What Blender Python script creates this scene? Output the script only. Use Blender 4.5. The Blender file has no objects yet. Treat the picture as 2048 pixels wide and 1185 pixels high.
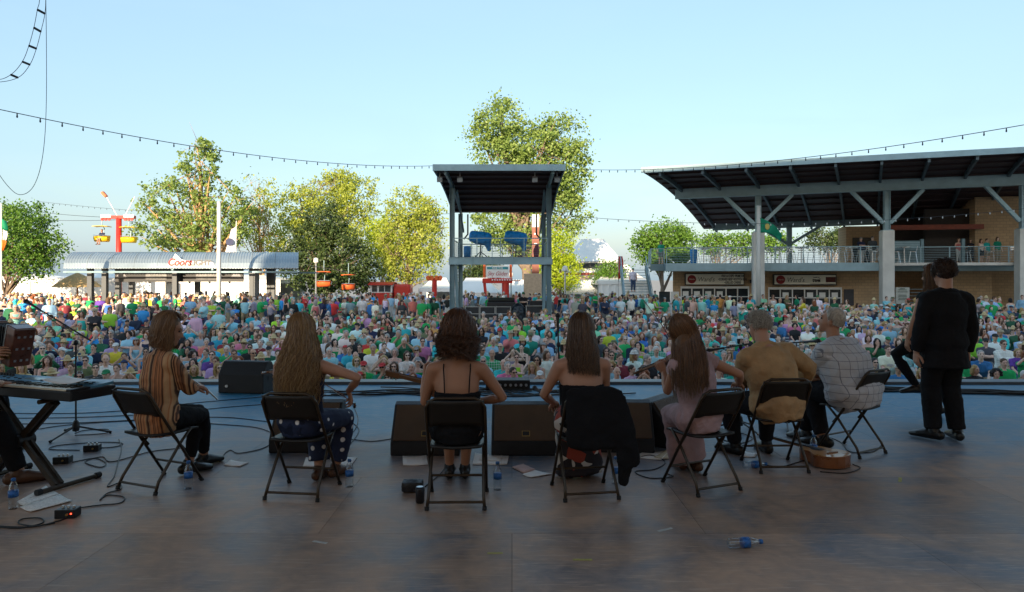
import bpy, bmesh, math, random
import numpy as np
from mathutils import Vector, Matrix, Quaternion, noise as mnoise

R = math.radians
SC = bpy.context.scene
COL = SC.collection
F, HZ, CH = 1365.0, 560.0, 1.6          # focal length in photo pixels, horizon row, eye height over the stage floor

# ---------------------------------------------------------------- camera
cam_d = bpy.data.cameras.new('camera')
cam = bpy.data.objects.new('camera', cam_d); COL.objects.link(cam)
cam.location = (0, 0, CH); cam.rotation_euler = (R(90), 0, 0)
cam_d.sensor_width = 36; cam_d.lens = 24.0; cam_d.shift_y = -0.0159
cam_d.clip_start = 0.1; cam_d.clip_end = 4000
SC.camera = cam

# ---------------------------------------------------------------- sky, sun, exposure
SUN_EL, SUN_AZ = 16.0, 12.0             # low evening sun behind the stage, a little to its left
w = bpy.data.worlds.new('World'); SC.world = w; w.use_nodes = True
nt = w.node_tree; nt.nodes.clear()
sky = nt.nodes.new('ShaderNodeTexSky'); sky.sky_type = 'NISHITA'; sky.sun_disc = False
sky.sun_elevation = R(SUN_EL); sky.sun_rotation = R(180 + SUN_AZ)
sky.air_density = 1.5; sky.dust_density = 2.0; sky.ozone_density = 3.0
bg = nt.nodes.new('ShaderNodeBackground'); bg.inputs[1].default_value = 0.10
ow = nt.nodes.new('ShaderNodeOutputWorld')
# thin high cirrus drawn over the whole sky
_tc = nt.nodes.new('ShaderNodeTexCoord'); _mp = nt.nodes.new('ShaderNodeMapping'); _mp.inputs['Scale'].default_value = (1.4, 1.4, 7.0)
_nz = nt.nodes.new('ShaderNodeTexNoise'); _nz.inputs['Scale'].default_value = 2.2; _nz.inputs['Detail'].default_value = 7; _nz.inputs['Distortion'].default_value = .6
_mr = nt.nodes.new('ShaderNodeMapRange'); _mr.inputs['From Min'].default_value = .45; _mr.inputs['From Max'].default_value = .80; _mr.inputs['To Min'].default_value = .48; _mr.inputs['To Max'].default_value = .66
_mx = nt.nodes.new('ShaderNodeMix'); _mx.data_type = 'RGBA'; _mx.inputs[7].default_value = (2.25, 3.3, 4.3, 1)
nt.links.new(_tc.outputs['Generated'], _mp.inputs[0]); nt.links.new(_mp.outputs[0], _nz.inputs['Vector']); nt.links.new(_nz.outputs['Fac'], _mr.inputs['Value'])
nt.links.new(_mr.outputs[0], _mx.inputs[0]); nt.links.new(sky.outputs[0], _mx.inputs[6])
nt.links.new(_mx.outputs[2], bg.inputs[0]); nt.links.new(bg.outputs[0], ow.inputs[0])
sd = bpy.data.lights.new('sun', 'SUN'); sd.energy = 4.2; sd.angle = R(0.5); sd.color = (1.0, 0.80, 0.56)
so = bpy.data.objects.new('sun', sd); COL.objects.link(so); so.location = (-20, -60, 40)
_d = Vector((math.sin(R(SUN_AZ)) * math.cos(R(SUN_EL)), math.cos(R(SUN_AZ)) * math.cos(R(SUN_EL)), -math.sin(R(SUN_EL))))
so.rotation_euler = _d.to_track_quat('-Z', 'Y').to_euler()
SC.view_settings.view_transform = 'Standard'; SC.view_settings.look = 'None'
SC.view_settings.gamma = 1.0; SC.view_settings.use_curve_mapping = False
SC.view_settings.exposure = 1.38
SC.render.engine = 'CYCLES'
SC.cycles.use_denoising = True
SC.cycles.max_bounces = 7; SC.cycles.diffuse_bounces = 4; SC.cycles.glossy_bounces = 3
SC.cycles.transparent_max_bounces = 6; SC.cycles.transmission_bounces = 5
SC.cycles.sample_clamp_indirect = 6.0
SC.cycles.caustics_reflective = False; SC.cycles.caustics_refractive = False

# ---------------------------------------------------------------- helpers
def P(px, py, Y):
    """world point seen at photo pixel (px, py) at distance Y"""
    return Vector(((px - 1024) * Y / F, Y, CH - (py - HZ) * Y / F))
def FL(px, py):
    """stage floor point seen at a photo pixel"""
    Y = F * CH / (py - HZ); return Vector(((px - 1024) * Y / F, Y, 0))
def hexc(h, k=1.0):
    v = [int(h[i:i + 2], 16) / 255 for i in (0, 2, 4)]
    return tuple(k * (c / 12.92 if c <= .04045 else ((c + .055) / 1.055) ** 2.4) for c in v)
def gz(Y):
    """ground height: the seating rises gently away from the stage"""
    if Y < 15: return -1.75
    if Y < 34: return -1.75 + .65 * (Y - 15) / 19
    return -1.10
def tag(o, label=None, cat=None, group=None, kind=None):
    if label: o['label'] = label
    if cat: o['category'] = cat
    if group: o['group'] = group
    if kind: o['kind'] = kind
    return o
def empty(name, loc=(0, 0, 0), rz=0.0, label=None, cat=None, group=None, kind=None):
    o = bpy.data.objects.new(name, None); COL.objects.link(o)
    o.location = loc; o.rotation_euler = (0, 0, rz); o.empty_display_size = .1
    return tag(o, label, cat, group, kind)
def link(name, me, parent=None, loc=None, rz=None, color=None):
    o = bpy.data.objects.new(name, me); COL.objects.link(o)
    if parent is not None: o.parent = parent
    if loc is not None: o.location = loc
    if rz is not None: o.rotation_euler = (0, 0, rz)
    if color is not None: o.color = (*color[:3], 1)
    return o

MATS = {}
def mat(name, color=None, rough=.6, metal=0.0, var=.18, scale=6.0, bump=0.0, bscale=60.0, objcol=False, spec=.5, coat=0.0, alpha=None,
        emit=None, coords='Object', trans=0.0, ior=1.45, sheen=0.0, randobj=0.0):
    """procedural principled material: base colour with cloudy noise variation, uneven gloss, optional fine bump"""
    if name in MATS: return MATS[name]
    m = bpy.data.materials.new(name); m.use_nodes = True
    n, l = m.node_tree.nodes, m.node_tree.links
    b = n['Principled BSDF']
    tc = n.new('ShaderNodeTexCoord')
    nz = n.new('ShaderNodeTexNoise'); nz.inputs['Scale'].default_value = scale; nz.inputs['Detail'].default_value = 5
    l.new(tc.outputs[coords], nz.inputs['Vector'])
    mr = n.new('ShaderNodeMapRange'); mr.inputs['From Min'].default_value = .3; mr.inputs['From Max'].default_value = .7
    mr.inputs['To Min'].default_value = 1 - var; mr.inputs['To Max'].default_value = 1 + var * .6
    l.new(nz.outputs['Fac'], mr.inputs['Value'])
    mx = n.new('ShaderNodeVectorMath'); mx.operation = 'SCALE'
    if objcol:
        oi = n.new('ShaderNodeObjectInfo'); l.new(oi.outputs['Color'], mx.inputs[0])
    else:
        mx.inputs[0].default_value = color[:3]
    if randobj:
        oi2 = n.new('ShaderNodeObjectInfo'); mr3 = n.new('ShaderNodeMapRange')
        mr3.inputs['To Min'].default_value = 1 - randobj; mr3.inputs['To Max'].default_value = 1 + randobj
        l.new(oi2.outputs['Random'], mr3.inputs['Value'])
        mm = n.new('ShaderNodeMath'); mm.operation = 'MULTIPLY'
        l.new(mr.outputs[0], mm.inputs[0]); l.new(mr3.outputs[0], mm.inputs[1]); l.new(mm.outputs[0], mx.inputs['Scale'])
    else:
        l.new(mr.outputs[0], mx.inputs['Scale'])
    l.new(mx.outputs[0], b.inputs['Base Color'])
    mr2 = n.new('ShaderNodeMapRange'); mr2.inputs['To Min'].default_value = max(.03, rough - .1); mr2.inputs['To Max'].default_value = min(1, rough + .1)
    l.new(nz.outputs['Fac'], mr2.inputs['Value']); l.new(mr2.outputs[0], b.inputs['Roughness'])
    b.inputs['Metallic'].default_value = metal
    b.inputs['Specular IOR Level'].default_value = spec
    b.inputs['Coat Weight'].default_value = coat
    b.inputs['IOR'].default_value = ior
    b.inputs['Transmission Weight'].default_value = trans
    b.inputs['Sheen Weight'].default_value = sheen
    if alpha is not None: b.inputs['Alpha'].default_value = alpha
    if emit:
        b.inputs['Emission Color'].default_value = (*emit[:3], 1); b.inputs['Emission Strength'].default_value = emit[3]
    if bump:
        n2 = n.new('ShaderNodeTexNoise'); n2.inputs['Scale'].default_value = bscale; n2.inputs['Detail'].default_value = 4
        l.new(tc.outputs[coords], n2.inputs['Vector'])
        bp = n.new('ShaderNodeBump'); bp.inputs['Strength'].default_value = bump; bp.inputs['Distance'].default_value = .02
        l.new(n2.outputs['Fac'], bp.inputs['Height']); l.new(bp.outputs[0], b.inputs['Normal'])
    MATS[name] = m
    return m

def new_nodes(name):
    m = bpy.data.materials.new(name); m.use_nodes = True; MATS[name] = m
    return m, m.node_tree.nodes, m.node_tree.links, m.node_tree.nodes['Principled BSDF']

class MB:
    """collects boxes, tubes, lofts and other closed shapes, then links them as ONE mesh object"""
    def __init__(s): s.v = []; s.f = []; s.m = []
    def add(s, vs, fs, mi=0):
        o = len(s.v); s.v += [tuple(v) for v in vs]; s.f += [tuple(i + o for i in f) for f in fs]; s.m += [mi] * len(fs); return s
    def box(s, c, size, rot=None, mi=0, taper=1.0):
        x, y, z = (d / 2 for d in size); c = Vector(c)
        q = [(-x, -y, -z), (x, -y, -z), (x, y, -z), (-x, y, -z), (-x * taper, -y * taper, z), (x * taper, -y * taper, z), (x * taper, y * taper, z), (-x * taper, y * taper, z)]
        M = rot if rot is not None else Matrix.Identity(3)
        return s.add([c + M @ Vector(p) for p in q], [(0, 3, 2, 1), (4, 5, 6, 7), (0, 1, 5, 4), (1, 2, 6, 5), (2, 3, 7, 6), (3, 0, 4, 7)], mi)
    def bx(s, a, b, mi=0):
        a, b = Vector(a), Vector(b)
        return s.box((a + b) / 2, [abs(d) for d in (b - a)], None, mi)
    def beam(s, a, b, wd, ht, mi=0, up=(0, 0, 1)):
        a, b = Vector(a), Vector(b); d = (b - a); L = d.length; d.normalize()
        u = Vector(up)
        if abs(d.dot(u)) > .98: u = Vector((0, 1, 0))
        x = d.cross(u).normalized(); z = x.cross(d)
        M = Matrix((x, d, z)).transposed()
        return s.box((a + b) / 2, (wd, L, ht), M, mi)
    def tube(s, pts, r, n=8, mi=0, cap=True, ry=None, xaxis=None, dome=False):
        """tube through pts; r number or list; ry second radius; dome rounds the ends"""
        pts = [Vector(p) for p in pts]; k = len(pts)
        rs = [r] * k if not hasattr(r, '__len__') else list(r)
        rys = rs if ry is None else ([ry] * k if not hasattr(ry, '__len__') else list(ry))
        if dome:
            d0 = (pts[0] - pts[1]).normalized(); d1 = (pts[-1] - pts[-2]).normalized()
            a, b = min(rs[0], rys[0]), min(rs[-1], rys[-1])
            pre = [(pts[0] + d0 * a * t, math.sqrt(max(0, 1 - t * t))) for t in (.95, .7, .38)]
            post = [(pts[-1] + d1 * b * t, math.sqrt(max(0, 1 - t * t))) for t in (.38, .7, .95)]
            r0, r1, q0, q1 = rs[0], rs[-1], rys[0], rys[-1]
            rs = [r0 * t for _, t in pre] + rs + [r1 * t for _, t in post]
            rys = [q0 * t for _, t in pre] + rys + [q1 * t for _, t in post]
            pts = [p for p, _ in pre] + pts + [p for p, _ in post]; k = len(pts)
        vs = []; prev = None
        for i, p in enumerate(pts):
            d = (pts[min(i + 1, k - 1)] - pts[max(i - 1, 0)])
            if d.length < 1e-9: d = Vector((0, 0, 1))
            d.normalize()
            if xaxis is not None:
                x = Vector(xaxis)
            elif prev is None:
                x = Vector((1, 0, 0)) if abs(d.x) < .8 else Vector((0, 1, 0))
            else: x = prev
            x = (x - d * x.dot(d))
            if x.length < 1e-6: x = d.orthogonal()
            x.normalize(); y = d.cross(x); prev = x
            for j in range(n):
                a = 2 * math.pi * j / n
                vs.append(p + x * (math.cos(a) * rs[i]) + y * (math.sin(a) * rys[i]))
        fs = []
        for i in range(k - 1):
            for j in range(n):
                fs.append((i * n + j, i * n + (j + 1) % n, (i + 1) * n + (j + 1) % n, (i + 1) * n + j))
        if cap: fs += [tuple(range(n - 1, -1, -1)), tuple((k - 1) * n + j for j in range(n))]
        return s.add(vs, fs, mi)
    def ell(s, c, r, rot=None, n=12, m=8, mi=0):
        c = Vector(c); M = rot if rot is not None else Matrix.Identity(3)
        if not hasattr(r, '__len__'): r = (r, r, r)
        vs = [c + M @ Vector((0, 0, r[2]))]
        for i in range(1, m):
            t = math.pi * i / m
            for j in range(n):
                a = 2 * math.pi * j / n
                vs.append(c + M @ Vector((r[0] * math.sin(t) * math.cos(a), r[1] * math.sin(t) * math.sin(a), r[2] * math.cos(t))))
        vs.append(c + M @ Vector((0, 0, -r[2])))
        fs = [(0, 1 + j, 1 + (j + 1) % n) for j in range(n)]
        for i in range(m - 2):
            for j in range(n):
                a, b = 1 + i * n + j, 1 + i * n + (j + 1) % n
                fs.append((a, a + n, b + n, b))
        e = len(vs) - 1; q = 1 + (m - 2) * n
        fs += [(q + j, e, q + (j + 1) % n) for j in range(n)]
        return s.add(vs, fs, mi)
    def lathe(s, prof, c=(0, 0, 0), n=16, mi=0, rot=None):
        c = Vector(c); M = rot if rot is not None else Matrix.Identity(3)
        vs = []
        for r, z in prof:
            for j in range(n):
                a = 2 * math.pi * j / n; vs.append(c + M @ Vector((r * math.cos(a), r * math.sin(a), z)))
        fs = []
        for i in range(len(prof) - 1):
            for j in range(n):
                fs.append((i * n + j, i * n + (j + 1) % n, (i + 1) * n + (j + 1) % n, (i + 1) * n + j))
        k = len(prof)
        fs += [tuple(range(n - 1, -1, -1)), tuple((k - 1) * n + j for j in range(n))]
        return s.add(vs, fs, mi)
    def prism(s, poly, a, b, mi=0):
        """poly: list of points; extruded from offset vector a to offset vector b"""
        a, b = Vector(a), Vector(b); k = len(poly)
        vs = [Vector(p) + a for p in poly] + [Vector(p) + b for p in poly]
        fs = [tuple(range(k - 1, -1, -1)), tuple(range(k, 2 * k))] + [(i, (i + 1) % k, k + (i + 1) % k, k + i) for i in range(k)]
        return s.add(vs, fs, mi)
    def sheet(s, rows, mi=0, thick=0.0):
        """grid of points rows[i][j]; optional thickness straight down"""
        h, wd = len(rows), len(rows[0])
        top = [p for r in rows for p in r]
        fs = [(i * wd + j, i * wd + j + 1, (i + 1) * wd + j + 1, (i + 1) * wd + j) for i in range(h - 1) for j in range(wd - 1)]
        if not thick: return s.add(top, fs, mi)
        t = Vector((0, 0, -thick)) if not isinstance(thick, Vector) else thick
        k = len(top); vs = [Vector(p) for p in top] + [Vector(p) + t for p in top]
        fs2 = list(fs) + [tuple(k + i for i in reversed(f)) for f in fs]
        rim = [j for j in range(wd)] + [i * wd + wd - 1 for i in range(1, h)] + [(h - 1) * wd + j for j in range(wd - 2, -1, -1)] + [i * wd for i in range(h - 2, 0, -1)]
        for q in range(len(rim)):
            a, b = rim[q], rim[(q + 1) % len(rim)]; fs2.append((b, a, k + a, k + b))
        return s.add(vs, fs2, mi)
    def mesh(s, name, mats, smooth=False, recalc=True, auto=None):
        me = bpy.data.meshes.new(name); me.from_pydata(s.v, [], s.f)
        for m in (mats if isinstance(mats, (list, tuple)) else [mats]): me.materials.append(m)
        me.polygons.foreach_set('material_index', s.m)
        if recalc:
            bm = bmesh.new(); bm.from_mesh(me); bmesh.ops.recalc_face_normals(bm, faces=bm.faces); bm.to_mesh(me); bm.free()
        if smooth: me.polygons.foreach_set('use_smooth', [True] * len(me.polygons))
        if auto:
            try: me.set_sharp_from_angle(angle=R(auto))
            except Exception: pass
        me.update(); return me
    def build(s, name, mats, parent=None, smooth=False, loc=None, rz=None, color=None, auto=None):
        return link(name, s.mesh(name, mats, smooth or bool(auto), auto=auto), parent, loc, rz, color)

def bevel(o, wd=.006, seg=2):
    md = o.modifiers.new('bevel', 'BEVEL'); md.width = wd; md.segments = seg; md.limit_method = 'ANGLE'; md.angle_limit = R(40)
    return o
def catmull(pts, k=6):
    pts = [Vector(p) for p in pts]; out = []
    q = [pts[0] * 2 - pts[1]] + pts + [pts[-1] * 2 - pts[-2]]
    for i in range(1, len(q) - 2):
        p0, p1, p2, p3 = q[i - 1:i + 3]
        for j in range(k):
            t = j / k
            out.append(.5 * ((2 * p1) + (p2 - p0) * t + (2 * p0 - 5 * p1 + 4 * p2 - p3) * t * t + (3 * p1 - p0 - 3 * p2 + p3) * t ** 3))
    out.append(pts[-1]); return out
def text(name, body, size, matl, parent, loc, rot=(R(90), 0, 0), align='LEFT', shear=0.0, ext=.004, sx=1.0, bold=0.0):
    c = bpy.data.curves.new(name, 'FONT'); c.body = body; c.size = size; c.extrude = ext; c.shear = shear
    c.align_x = align; c.align_y = 'CENTER'; c.offset = bold; c.resolution_u = 3
    c.materials.append(matl)
    me = evaluated_mesh(bpy.data.objects.new(name, c)); me.name = name; bpy.data.curves.remove(c)
    o = link(name, me, parent, loc); o.rotation_euler = rot; o.scale = (sx, 1, 1)
    return o
def copy_tree(o, parent=None):
    c = o.copy(); COL.objects.link(c); c.parent = parent
    for ch in list(o.children): copy_tree(ch, c)
    return c
_TS = bpy.data.scenes.new('scratch')
def evaluated_mesh(o):
    """evaluate one object alone, in a scratch scene"""
    _TS.collection.objects.link(o)
    with bpy.context.temp_override(scene=_TS, view_layer=_TS.view_layers[0]):
        dg = bpy.context.evaluated_depsgraph_get(); dg.update()
        me = bpy.data.meshes.new_from_object(o.evaluated_get(dg))
    bpy.data.objects.remove(o); return me
def remesh(mb, voxel, sm, name, matl, wr=0.0, ws=8.0, seed=0, decim=None, extra=None):
    """fuse the closed shapes of a builder into one continuous smoothed surface; wr wrinkles it"""
    me = bpy.data.meshes.new('raw'); me.from_pydata(mb.v, [], mb.f)
    bm = bmesh.new(); bm.from_mesh(me); bmesh.ops.recalc_face_normals(bm, faces=bm.faces); bm.to_mesh(me); bm.free()
    o = bpy.data.objects.new('raw', me)
    rm = o.modifiers.new('r', 'REMESH'); rm.mode = 'VOXEL'; rm.voxel_size = voxel; rm.adaptivity = 0.0
    s = o.modifiers.new('s', 'SMOOTH'); s.factor = .5; s.iterations = sm
    if decim:
        d = o.modifiers.new('d', 'DECIMATE'); d.ratio = decim
    out = evaluated_mesh(o); out.name = name; bpy.data.meshes.remove(me)
    if wr:
        off = Vector((seed * 3.1, seed * 1.7, seed * .9))
        N = len(out.vertices); co = np.empty(N * 3, np.float32); no = np.empty(N * 3, np.float32)
        out.vertices.foreach_get('co', co); out.vertex_normals.foreach_get('vector', no)
        co = co.reshape(-1, 3); no = no.reshape(-1, 3); pp = co * ws + np.array(off[:], np.float32)
        d = np.array([mnoise.noise(p) + .5 * mnoise.noise((p[0] * 2.1, p[1] * 2.1, p[2] * 2.1)) for p in pp.tolist()], np.float32)
        co += no * (wr * (1 - np.abs(d) * 2.0))[:, None]
        out.vertices.foreach_set('co', co.ravel())
    out.materials.clear(); out.materials.append(matl)
    if extra is not None:           # (MB, [materials]) small parts joined without fusing
        emb, ems = extra
        bm = bmesh.new(); bm.from_mesh(out)
        tmp = bpy.data.meshes.new('t'); tmp.from_pydata(emb.v, [], emb.f)
        tmp.polygons.foreach_set('material_index', [i + 1 for i in emb.m])
        b2 = bmesh.new(); b2.from_mesh(tmp); bmesh.ops.recalc_face_normals(b2, faces=b2.faces); b2.to_mesh(tmp); b2.free()
        bm.from_mesh(tmp); bm.to_mesh(out); bm.free(); bpy.data.meshes.remove(tmp)
        for m in ems: out.materials.append(m)
    out.polygons.foreach_set('use_smooth', [True] * len(out.polygons)); out.update()
    return out
# ================================================================ SETTING: ground, stage, stage roof, added shade block
m_ground, n, l, b = new_nodes('plaza_concrete')
tc = n.new('ShaderNodeNewGeometry')
n1 = n.new('ShaderNodeTexNoise'); n1.inputs['Scale'].default_value = .35; n1.inputs['Detail'].default_value = 8
n2 = n.new('ShaderNodeTexNoise'); n2.inputs['Scale'].default_value = 9; n2.inputs['Detail'].default_value = 6
l.new(tc.outputs['Position'], n1.inputs['Vector']); l.new(tc.outputs['Position'], n2.inputs['Vector'])
ad = n.new('ShaderNodeMath'); ad.operation = 'ADD'; l.new(n1.outputs['Fac'], ad.inputs[0]); l.new(n2.outputs['Fac'], ad.inputs[1])
cr = n.new('ShaderNodeValToRGB'); cr.color_ramp.elements[0].position = .35; cr.color_ramp.elements[1].position = .68
cr.color_ramp.elements[0].color = (.20, .19, .18, 1); cr.color_ramp.elements[1].color = (.36, .345, .32, 1)
hf = n.new('ShaderNodeMath'); hf.operation = 'MULTIPLY'; hf.inputs[1].default_value = .5; l.new(ad.outputs[0], hf.inputs[0]); l.new(hf.outputs[0], cr.inputs[0])
l.new(cr.outputs[0], b.inputs['Base Color']); b.inputs['Roughness'].default_value = .85
ys = [-60, -8, 10.75, 12, 15] + [15 + 19 * i / 10 for i in range(1, 11)] + [60, 120, 300, 900, 2500]
mb = MB(); mb.sheet([[(x, y, gz(y)) for x in (-2500, -300, -80, -30, 0, 30, 80, 300, 2500)] for y in ys])
tag(mb.build('ground', m_ground), kind='structure')

# --- stage floor: worn dark hardboard sheets, each its own panel
m_floor, n, l, b = new_nodes('stage_hardboard')
geo = n.new('ShaderNodeNewGeometry'); oi = n.new('ShaderNodeObjectInfo')
def nz(scale, det, dist=0.0, vec=None, rough=.6):
    t = n.new('ShaderNodeTexNoise'); t.inputs['Scale'].default_value = scale; t.inputs['Detail'].default_value = det
    t.inputs['Distortion'].default_value = dist; t.inputs['Roughness'].default_value = rough
    l.new(vec or geo.outputs['Position'], t.inputs['Vector']); return t
mp = n.new('ShaderNodeMapping'); mp.inputs['Rotation'].default_value = (0, 0, .5); mp.inputs['Scale'].default_value = (1, 9, 1); l.new(geo.outputs['Position'], mp.inputs[0])
mp2 = n.new('ShaderNodeMapping'); mp2.inputs['Rotation'].default_value = (0, 0, -.9); mp2.inputs['Scale'].default_value = (1, 12, 1); l.new(geo.outputs['Position'], mp2.inputs[0])
big = nz(.9, 9, 1.2); mid = nz(6, 8, .6); s1 = nz(5, 6, 0, mp.outputs[0]); s2 = nz(4, 7, .3, mp2.outputs[0]); fine = nz(90, 4)
cr = n.new('ShaderNodeValToRGB'); cr.color_ramp.elements[0].position = .36; cr.color_ramp.elements[1].position = .66
cr.color_ramp.elements[0].color = (.18, .12, .09, 1); cr.color_ramp.elements[1].color = (.48, .29, .185, 1); _e = cr.color_ramp.elements.new(.49); _e.color = (.31, .20, .14, 1)
a1 = n.new('ShaderNodeMath'); a1.operation = 'MULTIPLY_ADD'; a1.inputs[1].default_value = .45
l.new(mid.outputs['Fac'], a1.inputs[0])
a0 = n.new('ShaderNodeMath'); a0.operation = 'MULTIPLY'; a0.inputs[1].default_value = .55; l.new(big.outputs['Fac'], a0.inputs[0]); l.new(a0.outputs[0], a1.inputs[2])
l.new(a1.outputs[0], cr.inputs[0])
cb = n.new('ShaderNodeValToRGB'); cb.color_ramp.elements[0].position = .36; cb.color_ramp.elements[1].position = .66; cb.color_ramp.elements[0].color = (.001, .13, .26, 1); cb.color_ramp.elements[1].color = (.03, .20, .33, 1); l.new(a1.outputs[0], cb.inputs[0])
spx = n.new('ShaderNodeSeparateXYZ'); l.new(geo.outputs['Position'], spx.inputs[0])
light_mix = n.new('ShaderNodeMapRange'); light_mix.inputs['From Min'].default_value = 5.0; light_mix.inputs['From Max'].default_value = 8.4; l.new(spx.outputs['Y'], light_mix.inputs['Value'])       # blue sky light downstage and warm light upstage, painted into the floor colour
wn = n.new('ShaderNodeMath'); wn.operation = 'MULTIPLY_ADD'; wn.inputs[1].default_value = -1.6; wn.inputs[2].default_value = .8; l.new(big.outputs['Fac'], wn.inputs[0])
wa = n.new('ShaderNodeMath'); wa.use_clamp = True; l.new(light_mix.outputs[0], wa.inputs[0]); l.new(wn.outputs[0], wa.inputs[1])
floor_tint = n.new('ShaderNodeMix'); floor_tint.data_type = 'RGBA'; l.new(wa.outputs[0], floor_tint.inputs[0]); l.new(cr.outputs[0], floor_tint.inputs[6]); l.new(cb.outputs[0], floor_tint.inputs[7])
sc1 = n.new('ShaderNodeMapRange'); sc1.inputs['From Min'].default_value = .56; sc1.inputs['From Max'].default_value = .68; l.new(s1.outputs['Fac'], sc1.inputs['Value'])
sc2 = n.new('ShaderNodeMapRange'); sc2.inputs['From Min'].default_value = .57; sc2.inputs['From Max'].default_value = .70; l.new(s2.outputs['Fac'], sc2.inputs['Value'])
sx = n.new('ShaderNodeMath'); sx.operation = 'MAXIMUM'; l.new(sc1.outputs[0], sx.inputs[0]); l.new(sc2.outputs[0], sx.inputs[1])
mixc = n.new('ShaderNodeMix'); mixc.data_type = 'RGBA'; mixc.inputs[7].default_value = (.50, .35, .25, 1)
sm = n.new('ShaderNodeMath'); sm.operation = 'MULTIPLY'; sm.inputs[1].default_value = .6; l.new(sx.outputs[0], sm.inputs[0])
l.new(sm.outputs[0], mixc.inputs[0]); l.new(floor_tint.outputs[2], mixc.inputs[6])
rv = n.new('ShaderNodeMapRange'); rv.inputs['To Min'].default_value = .86; rv.inputs['To Max'].default_value = 1.12; l.new(oi.outputs['Random'], rv.inputs['Value'])
vm = n.new('ShaderNodeVectorMath'); vm.operation = 'SCALE'; l.new(mixc.outputs[2], vm.inputs[0]); l.new(rv.outputs[0], vm.inputs['Scale'])
l.new(vm.outputs[0], b.inputs['Base Color'])
rr = n.new('ShaderNodeMapRange'); rr.inputs['From Min'].default_value = .3; rr.inputs['From Max'].default_value = .7
rr.inputs['To Min'].default_value = .36; rr.inputs['To Max'].default_value = .56; l.new(a1.outputs[0], rr.inputs['Value']); l.new(rr.outputs[0], b.inputs['Roughness'])
bp = n.new('ShaderNodeBump'); bp.inputs['Strength'].default_value = .12; bp.inputs['Distance'].default_value = .01
l.new(s1.outputs['Fac'], bp.inputs['Height'])
bp2 = n.new('ShaderNodeBump'); bp2.inputs['Strength'].default_value = .10; bp2.inputs['Distance'].default_value = .006
l.new(fine.outputs['Fac'], bp2.inputs['Height']); l.new(bp.outputs[0], bp2.inputs['Normal']); l.new(bp2.outputs[0], b.inputs['Normal'])
b.inputs['Specular IOR Level'].default_value = .30

SY0, SY1, SX = -3.9, 10.40, 13.9
m_black = mat('black_paint', (.012, .012, .014), .55)
stage = tag(MB().bx((-SX, SY0, -1.70), (SX, SY1, -.014)).build('stage_floor', m_black), kind='structure')
pw, pd = 2.44, 1.22
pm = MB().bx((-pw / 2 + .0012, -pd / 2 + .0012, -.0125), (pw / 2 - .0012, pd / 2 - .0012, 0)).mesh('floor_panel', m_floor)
rows = int((SY1 - SY0) / pd) + 1
for r in range(rows):
    yc = SY1 - pd * (r + .5)
    off = (r % 2) * pw / 2
    for c in range(-5, 6):
        xc = c * pw + off
        if abs(xc) + pw / 2 > SX + .1: continue
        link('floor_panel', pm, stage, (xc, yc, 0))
m_lip = mat('lip_steel', (.10, .12, .14), .42, .3, .25, 3)
lip = tag(MB().bx((-SX, SY1 + .004, -.14), (SX, SY1 + .30, .045)).build('stage_lip', m_lip), kind='structure'); bevel(lip, .01)
# --- stage roof and columns, plus an added shade block behind, all out of frame
m_hw = mat('shade_block_warm', (.80, .42, .20), .8, 0, .2, 1.5, coords='Generated')  # warm colour of the added block, chosen to bounce fill onto the stage
m_hc = mat('stage_ceiling_boards', (.66, .40, .23), .8, 0, .2, .6)
tag(MB().bx((-15, .6, 7.0), (15, 10.9, 7.4)).build('stage_roof', m_hc), kind='structure')
tag(MB().bx((-34, -45, -1.75), (60, -30, 29.5)).build('added_shade_block', m_hw), kind='structure')   # added unseen block: its shadow covers the seats, its warm face bounces light
for sgn in (-1, 1):
    for yy in (.7, 10.2): tag(MB().bx((sgn * 14.1, yy, -1.7), (sgn * 14.6, yy + .5, 6.99)).build('stage_column', m_hc), kind='structure')
# ================================================================ shared paints
m_teal = mat('teal_steel', (.19, .29, .33), .45, .2, .15, 2.0)
m_tealL = mat('teal_steel_light', (.33, .47, .52), .45, .2, .12, 2.0)
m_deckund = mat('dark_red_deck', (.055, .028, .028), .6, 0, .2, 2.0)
m_alu = mat('brushed_aluminium', (.55, .57, .58), .35, .8, .12, 4)
m_white = mat('white_paint', (.78, .77, .74), .55, 0, .08, 2)
m_tent = mat('white_tent_vinyl', (.82, .82, .80), .5, 0, .06, .8)
m_blue = mat('blue_cover_cloth', (.006, .24, .66), .6, 0, .25, 5, .5, 14)
m_red = mat('red_paint', (.55, .03, .02), .4, 0, .15, 2)
m_orange = mat('orange_paint', (.75, .13, .03), .4, 0, .12, 2)
m_yellow = mat('yellow_paint', (.80, .56, .02), .4, 0, .12, 2)
m_glassd = mat('dark_window_glass', (.02, .025, .03), .08, 0, .3, 1)
m_conc = mat('pier_concrete', (.70, .67, .61), .8, 0, .15, 1.2, .3, 30)
m_blackp = mat('black_plastic', (.015, .015, .017), .45, 0, .2, 8)
m_wood = mat('brown_wood', (.22, .11, .05), .5, 0, .25, 5)

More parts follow.
